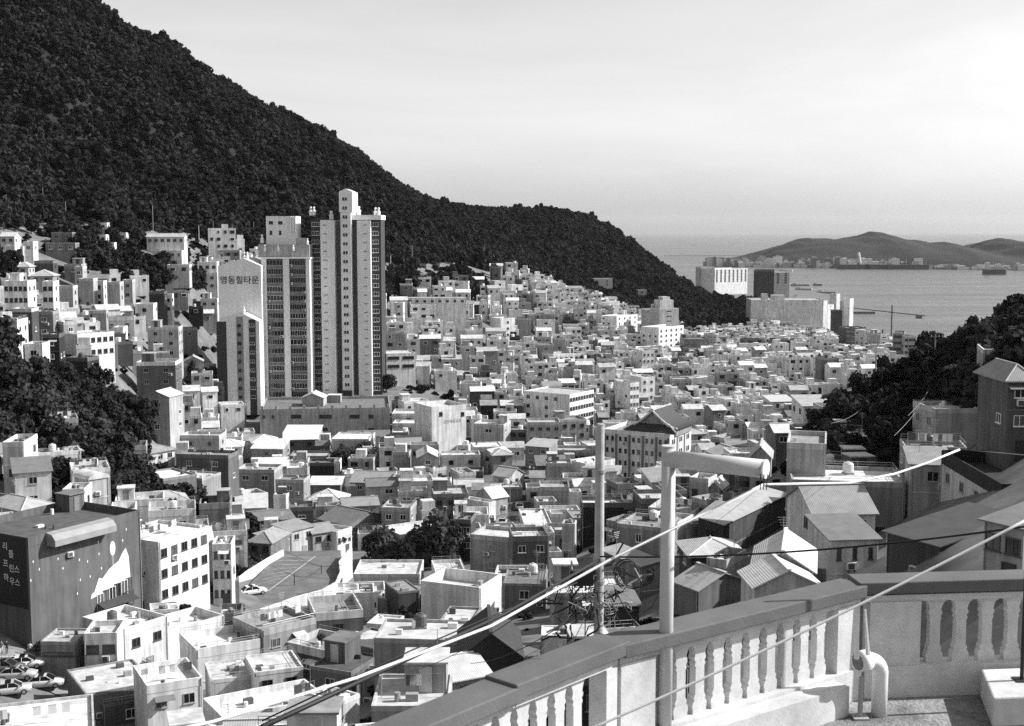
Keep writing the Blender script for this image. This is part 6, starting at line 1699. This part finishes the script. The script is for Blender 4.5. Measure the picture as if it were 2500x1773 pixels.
# the near concrete pole with its tangle
UY = 38.0
ptop = at(1465, 1037, UY); gz_ = float(H(ptop.x, UY))
upole = empty('utility_pole', (ptop.x, UY, gz_)); tag(upole, 'thick near concrete utility pole wrapped in tangled service wires', 'utility pole')
hT = ptop.z - gz_
MB().cyl(0, 0, -1, hT, .175, .135, 18).build('shaft', surf('pale pole concrete', .5, .85, .3, 3, .3), upole)
MB().cyl(0, 0, hT, hT + .04, .15, .1, 18).build('cap', CONC, upole)
def zu(v): return at(1465, v, UY).z - gz_
for v_ in (1150, 1365, 1420, 1475): MB().cyl(0, 0, zu(v_) - .05, zu(v_) + .05, .185, n=18).build('band', STEEL, upole)
m = MB(); m.box(-.9, -.5, zu(1400) - .25, -.2, .1, zu(1400) + .2); m.cyl(-.55, -.2, zu(1400) - .4, zu(1400) - .25, .06); m.build('junction_box', DARK, upole)
m = MB(); wr = random.Random(9)
for k in range(46):
    a = wr.uniform(0, 6.28); z0_ = zu(wr.uniform(1390, 1520)); rr_ = wr.uniform(.3, 1.5)
    p0 = Vector((wr.uniform(-.9, .9), wr.uniform(-.4, .4), z0_)); pts_ = [p0]
    for j in range(6): pts_.append(pts_[-1] + Vector((wr.gauss(0, .22) * rr_, wr.gauss(0, .18) * rr_, wr.gauss(-.05, .2) * rr_)))
    m.tube(pts_, wr.choice([.012, .02, .03]), 5, m=wr.choice([0, 0, 1]))
for k in range(4):
    a = k * 1.3; pts_ = [Vector((.8 + .1 * k + (.38 + .05 * k) * math.cos(t_ * .45 + a), -.2 - .05 * k, zu(1400) + (.5 - .06 * k) * math.sin(t_ * .45 + a))) for t_ in range(8)]
    m.tube(pts_, .02, 5)
m.build('wire_tangle', [WIRE_D, CONC], upole)['kind'] = 'stuff'
def cable(pts, r, mat, label, cat='cable', group=None, sag=0.0, n=16, name='cable', r1=None):
    pts = [Vector(p) for p in pts]
    out = []
    if len(pts) == 2 and sag:
        for i in range(n + 1):
            t_ = i / n; q_ = pts[0].lerp(pts[1], t_); q_.z -= sag * 4 * t_ * (1 - t_); out.append(q_)
    else: out = pts
    o0 = out[0].copy()
    o = MB().tube([p - o0 for p in out], r, 6, r1=r1).build(name, mat, None, o0, smooth=True)
    return tag(o, label, cat, group)
UP = Vector((ptop.x, UY, 0))
def up_(v, dx=0.0): return Vector((ptop.x + dx, UY - .1, at(1465, v, UY).z))
cable([up_(1357), at(2520, 1283, 30)], .028, WIRE_D, 'thick black cable running level from the utility pole across the gable roofs', sag=.25)
cable([up_(1365), at(1230, 1500, 32), at(930, 1640, 25), at(640, 1775, 20)], .045, WIRE_D, 'thick black cable dropping from the utility pole to the picture foot')
cable([up_(1400), at(1230, 1492, 36), at(1000, 1590, 33), at(640, 1760, 30)], .02, WIRE_D, 'thin dark cable beside the thick one to the picture foot')
for (v0, u1, v1, Y1), lab in zip(((1440, 1150, 1620, 60), (1450, 1240, 1640, 60), (1460, 1330, 1640, 55), (1380, 1000, 1640, 80), (1430, 1640, 1555, 30), (1470, 1560, 1500, 30)), ('toward the ridged metal roof', 'over the black netting', 'to the white shed end', 'down to the blank grey wall', 'to the balustrade corner', 'to the hut below')):
    cable([up_(v0, random.uniform(-.5, .5)), at(u1, v1, Y1)], .016, ROPE_W if 'netting' in lab or 'shed' in lab else WIRE_D, 'slack service wire from the tangled utility pole ' + lab, group='service wires of the utility pole', sag=.5)
if pl1 and pl2:
    a = Vector(pl1.location) + Vector((0, 0, pl1['ztop'] - .5)); b_ = Vector(pl2.location) + Vector((0, 0, pl2['ztop'] * .3))
    a2 = Vector(pl1.location) + Vector((0, 0, pl1['ztop'] * .45))
    cable([a2, b_], .02, CONC, 'slack wire between the two poles before the tree slope', sag=1.2)
    cable([b_, at(*px('N', 1110, 860), 115)], .02, CONC, 'wire from the leaning pole down to the long grey house roof', sag=.6)
    cable([b_, at(*px('N', 1000, 1020), 108)], .02, CONC, 'second wire from the leaning pole down to the long grey house roof', sag=.9)
    cable([a2, at(*px('N', 500, 920), 160)], .02, CONC, 'wire from the dark tall pole down toward the flats', sag=1.0)
for (r_, x0_, y0_, Ya, x1_, y1_, Yb), lab in ((('I', 265, 1300, 165, 1690, 860, 185), 'thin wire crossing the mural wall to the large white block'), (('I', 420, 1180, 160, 1260, 650, 190), 'thin wire crossing the mural wall to the transformer pole'), (('G', 870, 1180, 280, 545, 420, 370), 'wire from the pale double pole toward the podium'), (('G', 870, 1200, 280, 1480, 1020, 330), 'wire from the pale double pole across the dark tiled roof'), (('G', 998, 1340, 265, 600, 1240, 290), 'wire from thin dark pole to dark grey house'), (('K', 990, 480, 215, 100, 640, 190), 'wire over the parking booth'), (('H', 1245, 830, 270, 1340, 400, 360), 'wire along the shop street')):
    cable([at(*px(r_, x0_, y0_), Ya), at(*px(r_, x1_, y1_), Yb)], .022, WIRE_D, lab, sag=1.0)

# wires strung from pole to pole and to the eaves through the town
tops = [(Vector(o.location) + Vector((0, 0, o['ztop'] - .35)), o) for o in bpy.data.objects if o.get('ztop') and o.get('group') == TP]
wn = 0
for i in range(len(tops)):
    near = sorted(range(len(tops)), key=lambda j: (tops[j][0] - tops[i][0]).length)[1:3]
    for j in near:
        if j < i or (tops[j][0] - tops[i][0]).length > 70: continue
        cable([tops[i][0], tops[j][0]], .03, WIRE_D, 'wire from the ' + ' '.join(tops[i][1]['label'].split()[:6]) + ' to the ' + ' '.join(tops[j][1]['label'].split()[:5]), group='wires between the town poles', sag=.8); wn += 1
hs2 = [h_ for h_ in HOUSES if h_['root'] is not None and 120 < h_['y'] < 290]
for p_, o in tops:
    for q9, h_ in enumerate(sorted(hs2, key=lambda h_: (h_['x'] - p_.x) ** 2 + (h_['y'] - p_.y) ** 2)[1:5:2]):
        e_ = Vector((h_['x'], h_['y'] + .3, h_['zt'] - .3))
        if (e_ - p_).length < 45: cable([p_, e_], .022, WIRE_D, ['shorter', 'longer'][q9] + ' house wire from the ' + ' '.join(o['label'].split()[:10]), group='house wires from the town poles', sag=.5); wn += 1
print('wires', wn)
# ------------------------------------------------------------------ the terrace in front
FL = 116.8; CT = 117.6
P = [Vector((-1.25, 5.02, 0)), Vector((.06, 6.55, 0)), Vector((.66, 7.21, 0)), Vector((2.41, 8.46, 0)), Vector((4.4, 8.66, 0))]
WHITE = surf('white painted render', .62, .8, .2, 9.0, .22, .08, 60)
COPE = surf('grey painted coping', .12, .75, .25, 3, 0, .1, 60)
FLOORM = surf('worn roof coating', .27, .9, .7, 3.5, 0, .5, 30)
m = MB(); m.prism([(-1.6, 5.0), (-.2, 6.62), (.5, 7.4), (2.3, 8.68), (4.6, 8.9), (5.2, -4), (-3.5, -4)], 100, FL)
o = m.build('terrace_floor', [FLOORM]); o['kind'] = 'structure'
m = MB(); m.box(-3.2, -9, 100, 6, 1.2, 118.4); o = m.build('house_wall', wallmat(.3)); o['kind'] = 'structure'
bal = empty('balustrade', (.66, 7.21, FL)); tag(bal, 'white terrace balustrade with grey coping and flat moulded balusters', 'balustrade')
BO = bal.location.copy()
def nrm(a, b_):
    d_ = (b_ - a).normalized(); return d_, Vector((-d_.y, d_.x, 0))
def seg_box(name, a, b_, y0, y1, z0, z1, mat, ext=0.0):
    d_, n_ = nrm(a, b_); a2, b2 = a - d_ * ext, b_ + d_ * ext
    c = [a2 + n_ * y0, b2 + n_ * y0, b2 + n_ * y1, a2 + n_ * y1]
    m = MB(); m.prism([(p.x - BO.x, p.y - BO.y) for p in c], z0 - BO.z, z1 - BO.z); return m.build(name, mat, bal)
# coping, each length a little proud of the next
for (a, b_), dz, e in zip(zip(P[:-1], P[1:]), (0, .018, .004, .022), (.03, .05, .0, .06)):
    o = seg_box('coping', a, b_, 0, .235, CT - .085 + dz, CT + dz, COPE, e)
    md = o.modifiers.new('edge', 'BEVEL'); md.width = .008; md.segments = 2
for a, b_ in zip(P[:-1], P[1:]):
    seg_box('top_rail', a, b_, .055, .165, CT - .13, CT - .086, WHITE, -.004)
    seg_box('plinth', a, b_, .03, .19, FL, FL + .22, WHITE, -.006)
for a, b_ in ((P[0], P[1]), (P[1], P[2]), (P[2], P[3] - Vector((.25, .18, 0)))):
    seg_box('ledge', a, b_, -.12, .028, FL, FL + .2, WHITE, -.002)
prof0 = [(.056, 0), (.056, .018), (.06, .03), (.061, .043), (.054, .057), (.044, .065), (.05, .075), (.045, .086), (.037, .095), (.036, .225), (.043, .235), (.043, .243), (.037, .25), (.047, .262), (.049, .272), (.041, .284), (.046, .302), (.056, .322), (.0775, .342)]
def baluster_mesh(hh, pitch, th=.055):
    k = hh / .342; m = MB(); L = len(prof0)
    prof = [(w_ if i < L - 1 else pitch / 2 + .0005, z_) for i, (w_, z_) in enumerate(prof0)]
    ring = [(-w_, z_ * k) for w_, z_ in prof] + [(w_, z_ * k) for w_, z_ in reversed(prof)]
    N_ = len(ring)
    m.v += [(a, -th / 2, b_) for a, b_ in ring] + [(a, th / 2, b_) for a, b_ in ring]
    for i in range(L - 1):
        j = N_ - 1 - i
        m.f += [(i, j, j - 1, i + 1), (N_ + i, N_ + i + 1, N_ + j - 1, N_ + j)]
    m.f += [(i, i + 1, N_ + i + 1, N_ + i) for i in range(N_ - 1)]
    m.m += [0] * len(m.f)
    return m.mesh('baluster', [WHITE])
def run(a, b_, pitch, s0, s1, skip=()):
    d_, n_ = nrm(a, b_); L = (b_ - a).length; ang = math.atan2(d_.y, d_.x)
    s = s0; k = 0; BM = baluster_mesh(CT - .13 - FL - .22, pitch)
    while s < L - s1:
        p = a + d_ * s + n_ * .11
        ob('baluster', BM, bal, (p.x - BO.x, p.y - BO.y, .22), (0, 0, ang)); s += pitch
run(P[0], P[1], .155, .1, .05); run(P[1], P[2], .155, .09, .2); run(P[2], P[3], .158, .36, .3); run(P[3], P[4], .187, .52, .1)
def pier(c, w_, ang, d0=.045, d1=.175):
    m = MB(); m.box(-w_ / 2, d0, .22, w_ / 2, d1, CT - .13 - FL); m.build('pier', WHITE, bal, (c.x - BO.x, c.y - BO.y, 0), (0, 0, ang))
d_, n_ = nrm(P[2], P[3]); pier(P[2] + d_ * .14, .27, math.atan2(d_.y, d_.x)); pier(P[3] - d_ * .13, .22, math.atan2(d_.y, d_.x))
d_, n_ = nrm(P[1], P[2]); pier(P[2] - d_ * .07, .1, math.atan2(d_.y, d_.x))
d_, n_ = nrm(P[3], P[4]); pier(P[3] + d_ * .22, .36, math.atan2(d_.y, d_.x))
# shrubs added right below, darkening the gaps between balusters in place of shade
for k, (x_, y_, lim) in enumerate(((1.2, 13.5, .35), (3.4, 14.5, .335), (5.6, 15.5, .315), (5.2, 19.5, .315), (7.6, 18.5, .31), (9.8, 20, .31), (12.2, 22, .305), (8.8, 24.5, .3), (-.6, 12.2, .4))):
    gz_ = float(H(x_, y_)); hh_ = (CAM_Z - lim * (y_ + 2)) - gz_
    cr, tk = tree_meshes('town'); s_ = hh_ / 5.9
    if hh_ < 1: continue
    root = empty('shrub', (x_, y_, gz_ - .2)); root.scale = (min(1.1, s_ * .9), min(1.1, s_ * .9), s_)
    tag(root, 'dark shrub added below the terrace in place of shade, ' + ['first', 'second', 'third', 'fourth', 'fifth', 'sixth', 'seventh', 'eighth', 'ninth'][k] + ' seen between the balusters', 'shrub', 'added shrubs below the terrace')
    ob('crown', cr[k % 4], root); ob('trunk', tk[k % 2], root)
# block, vent pipe, black pole
m = MB(); m.prism([(0, 0), (1.3, .12), (1.4, .66), (.12, .54)], 0, .2)
o = m.build('concrete_block', WHITE, None, (3.1, 7.98, FL)); tag(o, 'low white block on the terrace floor in the corner', 'block'); md = o.modifiers.new('edge', 'BEVEL'); md.width = .012; md.segments = 2
pb = onz(2146, 1746, FL)
vp = empty('vent_pipe', pb); tag(vp, 'white plastic vent pipe with elbow and round open end on the terrace', 'vent pipe')
r_ = .052; hv = at(2146, 1640, pb.y).z - FL
path = [(0, 0, 0), (0, 0, hv)] + [(-.12 * (1 - math.cos(t_)), -.06 * (1 - math.cos(t_)), hv + .1 * math.sin(t_)) for t_ in [math.pi / 2 * i / 6 for i in range(1, 7)]]
MB().tube(path, r_, 20).build('pipe', PLAST, vp, smooth=True)
e_ = Vector(path[-1])
m = MB(); m.tube([e_ + Vector((.02, .01, 0)), e_ + Vector((-.055, -.0275, -.004))], .068, 20); m.build('socket', PLAST, vp, smooth=True)
m = MB(); m.tube([e_ + Vector((-.0552, -.0276, -.004)), e_ + Vector((-.057, -.0285, -.004))], .055, 18); m.build('opening', CONC_D, vp)
m = MB(); m.tube([(-.14, -.05, 0), (-.14, -.05, hv - .02)], .016, 10); m.box(-.19, -.1, 0, -.09, 0, .012); m.build('drain_pipe', CONC, vp)
p = at(2496, 1625, 8.3); bp_ = empty('metal_pole', (p.x, p.y, FL + .2)); tag(bp_, 'thin black metal pole standing on the white block', 'pole')
MB().cyl(0, 0, 0, 1.9, .014, n=10).build('shaft', DARK, bp_); MB().box(-.05, -.05, 0, .05, .05, .008).build('foot', DARK, bp_)
# clothes post
cb = onz(1623, 1752, FL + .27)
cpst = empty('clothes_post', cb); tag(cpst, 'pale painted clothes post with thick round crossarm and loose wire ends', 'clothes post')
POSTM = surf('pale grey painted pipe', .5, .45, .15, 6, 0)
ct = at(1633, 1092, cb.y); r_ = 17.5 / FPX * cb.y
MB().tube([(0, 0, -.09), ct - cb], r_, 24).build('post', POSTM, cpst, smooth=True)
MB().tube([ct - cb, ct - cb + Vector((0, 0, .01))], r_ * 1.03, 24).build('cap', POSTM, cpst)
zarm = at(1640, 1120, cb.y).z
a_ = at(1628, 1120, cb.y); b_ = onz(1866, 1145, zarm); rr_ = 22 / FPX * cb.y
MB().tube([a_ - cb, b_ - cb], rr_, 24).build('crossarm', POSTM, cpst, smooth=True)
dd = (b_ - a_).normalized()
MB().tube([b_ - cb + dd * .001, b_ - cb + dd * .012], rr_ * 1.04, 24).build('end_cap', PLAST, cpst, smooth=False)
m = MB()
for k in range(3): m.tube([b_ - cb + Vector((-.03 + k * .02, -.05, -.02)), b_ - cb + Vector((-.03 + k * .017, -.05, -.11))], .003, 5)
m.build('wire_ends', DARK, cpst)
G_ = bpy.data.objects
A_ = b_ + Vector((0, 0, -.09))
cable([A_, at(1500, 1361, cb.y - .35), at(1200, 1528, cb.y - 1.1), at(870, 1655, cb.y - 2.0), at(520, 1762, 4.9), at(350, 1800, 4.4)], .0085, ROPE_W, 'thick white clothes rope running from the crossarm down past the picture foot', 'rope', name='clothes_rope', r1=.006)
cable([A_, at(1965, 1181, 7.9), at(2075, 1179, 8.3), at(2185, 1157, 8.8), at(2265, 1130, 9.2), at(2342, 1098, 9.6)], .008, ROPE_W, 'white clothes rope sagging seaward from the crossarm', 'rope', name='clothes_rope')
cable([at(2342, 1098, 9.6), at(2520, 1113, 10.0)], .005, WIRE_D, 'thin dark wire continuing from the sagging rope', 'wire', name='wire')
c0, c1 = at(1395, 1800, 6.2), at(2530, 1257, 6.6)
cable([c0, c1], .007, ROPE_W, 'straight white rope climbing across the balusters to the picture edge', 'rope', name='clothes_rope', sag=.03)
for u0, v0, u1, v1, lab in ((2095, 1498, 2091, 1608, 'white strap hanging from the straight rope, nearer the post'), (2112, 1488, 2119, 1598, 'white strap hanging from the straight rope, nearer the block')):
    m = MB(); a = at(u0, v0, 6.45); b_ = at(u1, v1, 6.5)
    m.tube([Vector((0, 0, 0)), b_ - a], .006, 6, r1=.013); o = m.build('strap', ROPE_W, None, a); tag(o, lab, 'strap', 'white straps on the rope')

# ------------------------------------------------------------------ cars
def car(x, y, z, yaw, paint, label, group=None, s=1.0, parts=True):
    root = empty('parked_car', (x, y, z), yaw); tag(root, label, 'car', group); root.scale = (s, s, s)
    pm = surf('car paint %02d' % int(paint * 100), paint, .25, .05, 1, spec=.6)
    # sections along x: (x, half width, z low, z belt)
    sec = [(-2.2, .68, .42, .72), (-2.1, .8, .3, .86), (-1.5, .88, .22, .93), (-.4, .9, .22, .95), (.7, .9, .22, .93), (1.5, .87, .22, .86), (2.0, .8, .27, .74), (2.2, .62, .4, .62)]
    m = MB(); n_ = 8
    for x_, w_, z0_, z1_ in sec:
        m.v += [(x_, -w_ * .92, z0_), (x_, w_ * .92, z0_), (x_, w_, z0_ + .18), (x_, w_, (z0_ + z1_) / 2 + .1), (x_, w_ * .93, z1_), (x_, -w_ * .93, z1_), (x_, -w_, (z0_ + z1_) / 2 + .1), (x_, -w_, z0_ + .18)]
    for i in range(len(sec) - 1):
        m.f += [(i * n_ + j, i * n_ + (j + 1) % n_, (i + 1) * n_ + (j + 1) % n_, (i + 1) * n_ + j) for j in range(n_)]
    m.f += [tuple(range(n_ - 1, -1, -1)), tuple(range((len(sec) - 1) * n_, len(sec) * n_))]; m.m = [0] * len(m.f)
    m.build('body', pm, root, smooth=True)
    cs = [(-1.75, .78, .9), (-1.15, .7, 1.36), (-.2, .68, 1.45), (.35, .68, 1.42), (1.15, .78, .9)]
    m = MB()
    for x_, w_, z_ in cs: m.v += [(x_, -.82, .9), (x_, .82, .9), (x_, w_, z_), (x_, -w_, z_)]
    for i in range(len(cs) - 1):
        m.f += [(i * 4 + 1, i * 4 + 5, i * 4 + 6, i * 4 + 2), (i * 4 + 4, i * 4, i * 4 + 3, i * 4 + 7)]; m.m += [0, 0]
        m.f += [(i * 4 + 3, i * 4 + 2, i * 4 + 6, i * 4 + 7)]; m.m += [0]
    m.build('windows', surf('car glass', .01, .35, 0, spec=.25), root)
    m = MB(); m.slab((-1.1, -.69, 1.39), (.32, -.69, 1.45), (.32, .69, 1.45), (-1.1, .69, 1.39), .05)
    for sx in (-1, 1):
        m.tube([(-1.7, sx * .79, .93), (-1.12, sx * .71, 1.38)], .05, 5); m.tube([(.34, sx * .69, 1.43), (1.12, sx * .79, .92)], .045, 5); m.tube([(-.35, sx * .83, .92), (-.3, sx * .7, 1.42)], .04, 5)
    m.build('roof', pm, root)
    for sx in (-1.35, 1.35):
        for sy in (-1, 1):
            w_ = MB().cyl(0, 0, -.11, .11, .32, n=16).build('wheel', surf('tyre rubber', .015, .8, 0), root, (sx, sy * .8, .32), (math.pi / 2, 0, 0))
            MB().cyl(0, 0, -.12, .12, .2, n=10).build('rim', STEEL, w_)
    for sy in (-.6, .6):
        MB().box(2.06, sy - .17, .55, 2.19, sy + .17, .68).build('headlight', PLAST, root); MB().box(-2.2, sy - .15, .62, -2.08, sy + .15, .8).build('tail_light', MID, root)
    for sy in (-1, 1): MB().box(.75, sy * .9 - .1, .9, .92, sy * .9 + .1, 1.03).build('mirror', pm, root)
    return root
def carat(r, x, y, yaw, paint, label, group=None, z=None):
    p = hit(*px(r, x, y)) if z is None else onz(*px(r, x, y), z)
    return car(p.x, p.y, p.z + (.13 if z is None else .01), R(yaw), paint, label, group)
CG = 'cars parked below the road fence'
carat('J', 470, 1215, 12, .62, 'silver saloon car parked nearest the pale flat roof', CG)
carat('J', 120, 1290, 20, .5, 'grey car parked in front of the silver saloon, cut by the edge', CG)
carat('J', 180, 1130, 8, .42, 'dim grey car parked behind the silver saloon', CG)
carat('J', 60, 1060, 5, .12, 'dark car parked closest to the road fence', CG)
carat('J', 270, 1010, 15, .68, 'white car half hidden at the road fence', CG)
carat('K', 675, 625, 30, .76, 'white hatchback alone in the car park', None, CPZ)
for i in range(5):
    carat('M', 1015 + i * 52, 105, 80, [.7, .5, .76, .62, .2][i], ['pale', 'grey', 'white', 'silver', 'dark'][i] + ' far car in the row beyond the temple roof', 'far cars parked in a row')

# road fence
def fence(r, pts, hh, label):
    pp = []
    for a, b_ in pts:
        p = hit(*px(r, a, b_)); pp.append(p)
    root = empty('guard_rail', pp[0]); tag(root, label, 'guard rail')
    o0 = pp[0]
    for k, zz in enumerate((hh, hh * .55)):
        MB().tube([p - o0 + Vector((0, 0, zz)) for p in pp], .07, 6).build('rail', STEEL, root)
    full = []
    for a, b_ in zip(pp[:-1], pp[1:]):
        for k in range(3): full.append(a.lerp(b_, k / 3))
    for p in full + [pp[-1]]:
        z_ = float(H(p.x, p.y)); MB().cyl(0, 0, -.3, hh + .08, .06, n=8).build('rail_post', STEEL, root, (p.x - o0.x, p.y - o0.y, z_ - o0.z))
fence('J', ((-60, 990), (180, 985), (350, 1000), (520, 1045), (660, 1085), (790, 1120)), 1.15, 'curving steel guard rail between road and parked cars')

# ------------------------------------------------------------------ people
def person(p, yaw, top, legs, hair, label, group, pose=0, s=1.0):
    me = bpy.data.meshes.new('person')
    sw = .16 if pose else .07
    V = [(0, 0, .92), (0, 0, 1.12), (0, .0, 1.36), (0, 0, 1.49), (0, .02, 1.6), (0, .02, 1.7),
         (-.09, 0, .88), (-.1, -sw, .48), (-.1, -sw * .6, .07), (-.1, -sw * .6 - .14, .04),
         (.09, 0, .88), (.1, sw, .48), (.1, sw * 1.4, .08), (.1, sw * 1.4 - .14, .05),
         (-.19, 0, 1.4), (-.24, .05, 1.14), (-.24, -.08, .9), (-.24, -.11, .82), (.19, 0, 1.4), (.25, -.03, 1.14), (.24, -.14, .93), (.24, -.17, .85)]
    E_ = [(0, 1), (1, 2), (2, 3), (3, 4), (4, 5), (0, 6), (6, 7), (7, 8), (8, 9), (0, 10), (10, 11), (11, 12), (12, 13), (2, 14), (14, 15), (15, 16), (16, 17), (2, 18), (18, 19), (19, 20), (20, 21)]
    rad = [.15, .13, .16, .06, .1, .085, .095, .065, .045, .035, .095, .065, .045, .035, .065, .048, .036, .03, .065, .048, .036, .03]
    me.from_pydata(V, E_, [])
    o = bpy.data.objects.new('person', me); COL.objects.link(o)
    o.modifiers.new('skin', 'SKIN')
    for i, r_ in enumerate(rad): me.skin_vertices[0].data[i].radius = (r_, r_ * .8)
    me.skin_vertices[0].data[0].use_root = True
    md = o.modifiers.new('sub', 'SUBSURF'); md.levels = 1; md.render_levels = 1
    dg = bpy.context.evaluated_depsgraph_get()
    nm = bpy.data.meshes.new_from_object(o.evaluated_get(dg)); bpy.data.objects.remove(o)
    SK = surf('skin', .3, .6, 0)
    nm.materials.clear()
    for q_ in (top, legs, SK, DARK): nm.materials.append(q_)
    for f in nm.polygons:
        c = f.center
        f.material_index = 2 if c.z > 1.47 or (abs(c.x) > .2 and c.z < 1.1 and c.z > .75) else (3 if c.z < .09 else (0 if c.z > .9 else 1))
        f.use_smooth = True
    r = ob('person', nm, None, p, (0, 0, yaw), (s, s, s)); tag(r, label, 'person', group)
    MB().lathe([(.1, 1.6), (.108, 1.68), (.09, 1.76), (.045, 1.795), (0, 1.8)], 10, c=(0, .035)).build('hair', DARK, r)
    return r
LT = surf('white cloth', .7, .9, .1, 5); DKC = surf('dark cloth', .03, .9, .1, 5); GRC = surf('grey cloth', .2, .9, .1, 5)
def pat(r, x, y, yaw, t_, l_, lab, g='people on the mural road', pose=0):
    p = hit(*px(r, x, y)); person((p.x, p.y, p.z + .12), R(yaw), t_, l_, DARK, lab, g, pose)
pat('J', 322, 888, 10, LT, GRC, 'person in white top and grey trousers standing by the mural building', pose=1)
pat('J', 395, 893, -20, DKC, DKC, 'person all in dark clothes standing by the grey annex')
pat('J', 75, 868, 30, DKC, DKC, 'person in dark clothes walking at the picture edge', pose=1)
pat('J', 15, 872, 0, GRC, LT, 'person in grey top and white trousers at the very picture edge', pose=1)
for i, (x_, y_, t_, l_, w_) in enumerate(((1385, 742, DKC, DKC, 'dark clothes, inland end of the street group'), (1418, 735, LT, DKC, 'white top, second in the street group'), (1452, 742, GRC, DKC, 'grey top in the middle of the street group'), (1488, 738, DKC, GRC, 'dark top and grey trousers in the street group'), (1525, 745, LT, GRC, 'white top at the seaward end of the street group'))):
    pat('H', x_, y_, 20 * i, t_, l_, 'person in ' + w_, 'people gathered at the top of the shop street', i % 2)
carat('H', 1400, 820, 85, .6, 'pale car driving up the shop street', 'vehicles in the shop street'); carat('H', 1330, 1060, 88, .3, 'grey van-like car parked low in the shop street', 'vehicles in the shop street'); carat('H', 1180, 1195, 85, .5, 'pale car parked at the shop street foot', 'vehicles in the shop street')

# ------------------------------------------------------------------ harbour craft and lights on the water
def ship(x, y, L, wd, hh, hull, label, group, yaw=0, masts=1):
    root = empty('cargo_ship', (x, y, 0), yaw); tag(root, label, 'ship', group)
    m = MB(); m.prism([(-L / 2, -wd / 2), (L * .38, -wd / 2), (L / 2, 0), (L * .38, wd / 2), (-L / 2, wd / 2)], -1, hh); m.build('hull', surf('ship hull %02d' % int(hull * 100), hull, .6, .2, .1), root)
    MB().box(-L * .42, -wd * .4, hh, -L * .27, wd * .4, hh + hh * 1.3).build('bridge', wallmat(.68), root)
    for k in range(masts): MB().cyl(L * (-.1 + .22 * k), 0, hh, hh * 2.4, .5, n=6).build('mast', STEEL, root)
SG_ = 'ships moored below the far hills'
for xa, xb, yy, lab in ((190, 500, 335, 'long dark ship moored at the inland end of the far quay'), (620, 860, 358, 'dark ship moored near the slanting white mast'), (1060, 1455, 385, 'longest dark ship moored in the middle of the far quay'), (1900, 2105, 430, 'dark ship moored toward the picture edge of the far quay')):
    a = onz(*px('E', xa, yy), 1.5); b_ = onz(*px('E', xb, yy), 1.5)
    ship((a.x + b_.x) / 2, min(a.y, 3900), (b_.x - a.x) * min(1, 3900 / a.y), 22, 14, .06, lab, SG_, 0, 3)
BG = 'boats lying in the near harbour'
for xa, xb, yy, hull, lab in ((100, 222, 402, .5, 'pale flat ferry beyond the dark slab tower'), (205, 380, 530, .2, 'workboat with tall deckhouse in the near harbour'), (400, 480, 528, .1, 'small dark tug beside the workboat'), (245, 395, 566, .3, 'low barge in the near harbour'), (430, 610, 596, .2, 'longer barge behind the white port cluster'), (230, 330, 638, .3, 'barge just above the cold store roof')):
    a = onz(*px('E', xa, yy), 1); b_ = onz(*px('E', xb, yy), 1)
    ship((a.x + b_.x) / 2, a.y, max(8, b_.x - a.x), 9, 3.2, hull, lab, BG, 0, 1)
a = onz(*px('D', 800, 268), 1.5); b_ = onz(*px('D', 1480, 268), 1.5)
m = MB(); m.box(0, -5, -2, b_.x - a.x, 5, 2.2); o = m.build('breakwater', CONC, None, (a.x, a.y, 0)); tag(o, 'long thin breakwater closing the bay mouth', 'breakwater')
p = at(*px('E', 960, 890), 1230); root = empty('cargo_ship', (p.x, 1230, 0), R(8)); tag(root, 'dark ship at the near quay with crane over it', 'ship')
m = MB(); m.prism([(-38, -7), (30, -7), (40, 0), (30, 7), (-38, 7)], -1, 13); m.build('hull', surf('ship hull 06', .06, .6, .2, .1), root)
for k in range(7): MB().cyl(-30 + k * 9, 0, 13, 13 + 6 + (k * 37 % 11), .7, n=6).build('mast', DARK, root)
MB().box(-34, -5, 13, -20, 5, 24).build('bridge', wallmat(.3), root)
p = at(*px('E', 1090, 830), 1150); zt_ = at(*px('E', 1090, 705), 1150).z
root = empty('tower_crane', (p.x, 1150, 0)); tag(root, 'slender quay crane with long jib standing against the bay', 'crane')
MB().box(-.5, -.5, 0, .5, .5, zt_).build('mast', CONC_D, root); zj = at(*px('E', 1090, 775), 1150).z
m = MB(); m.hexa([(-34, -.5, zj + 4), (30, -.5, zj - 3), (30, .5, zj - 3), (-34, .5, zj + 4), (-34, -.5, zj + 4.8), (30, -.5, zj - 2), (30, .5, zj - 2), (-34, .5, zj + 4.8)]); m.box(22, -1.5, zj - 5, 27, 1.5, zj - 2); m.build('jib', CONC_D, root)
p = at(*px('E', 820, 335), 3900); m = MB(); m.tube([(0, 0, 0), (-8, 0, 42)], 4, 6); o = m.build('loading_mast', wallmat(.78), None, (p.x, 3900, 8)); tag(o, 'slanting white loading mast on the far quay', 'mast')
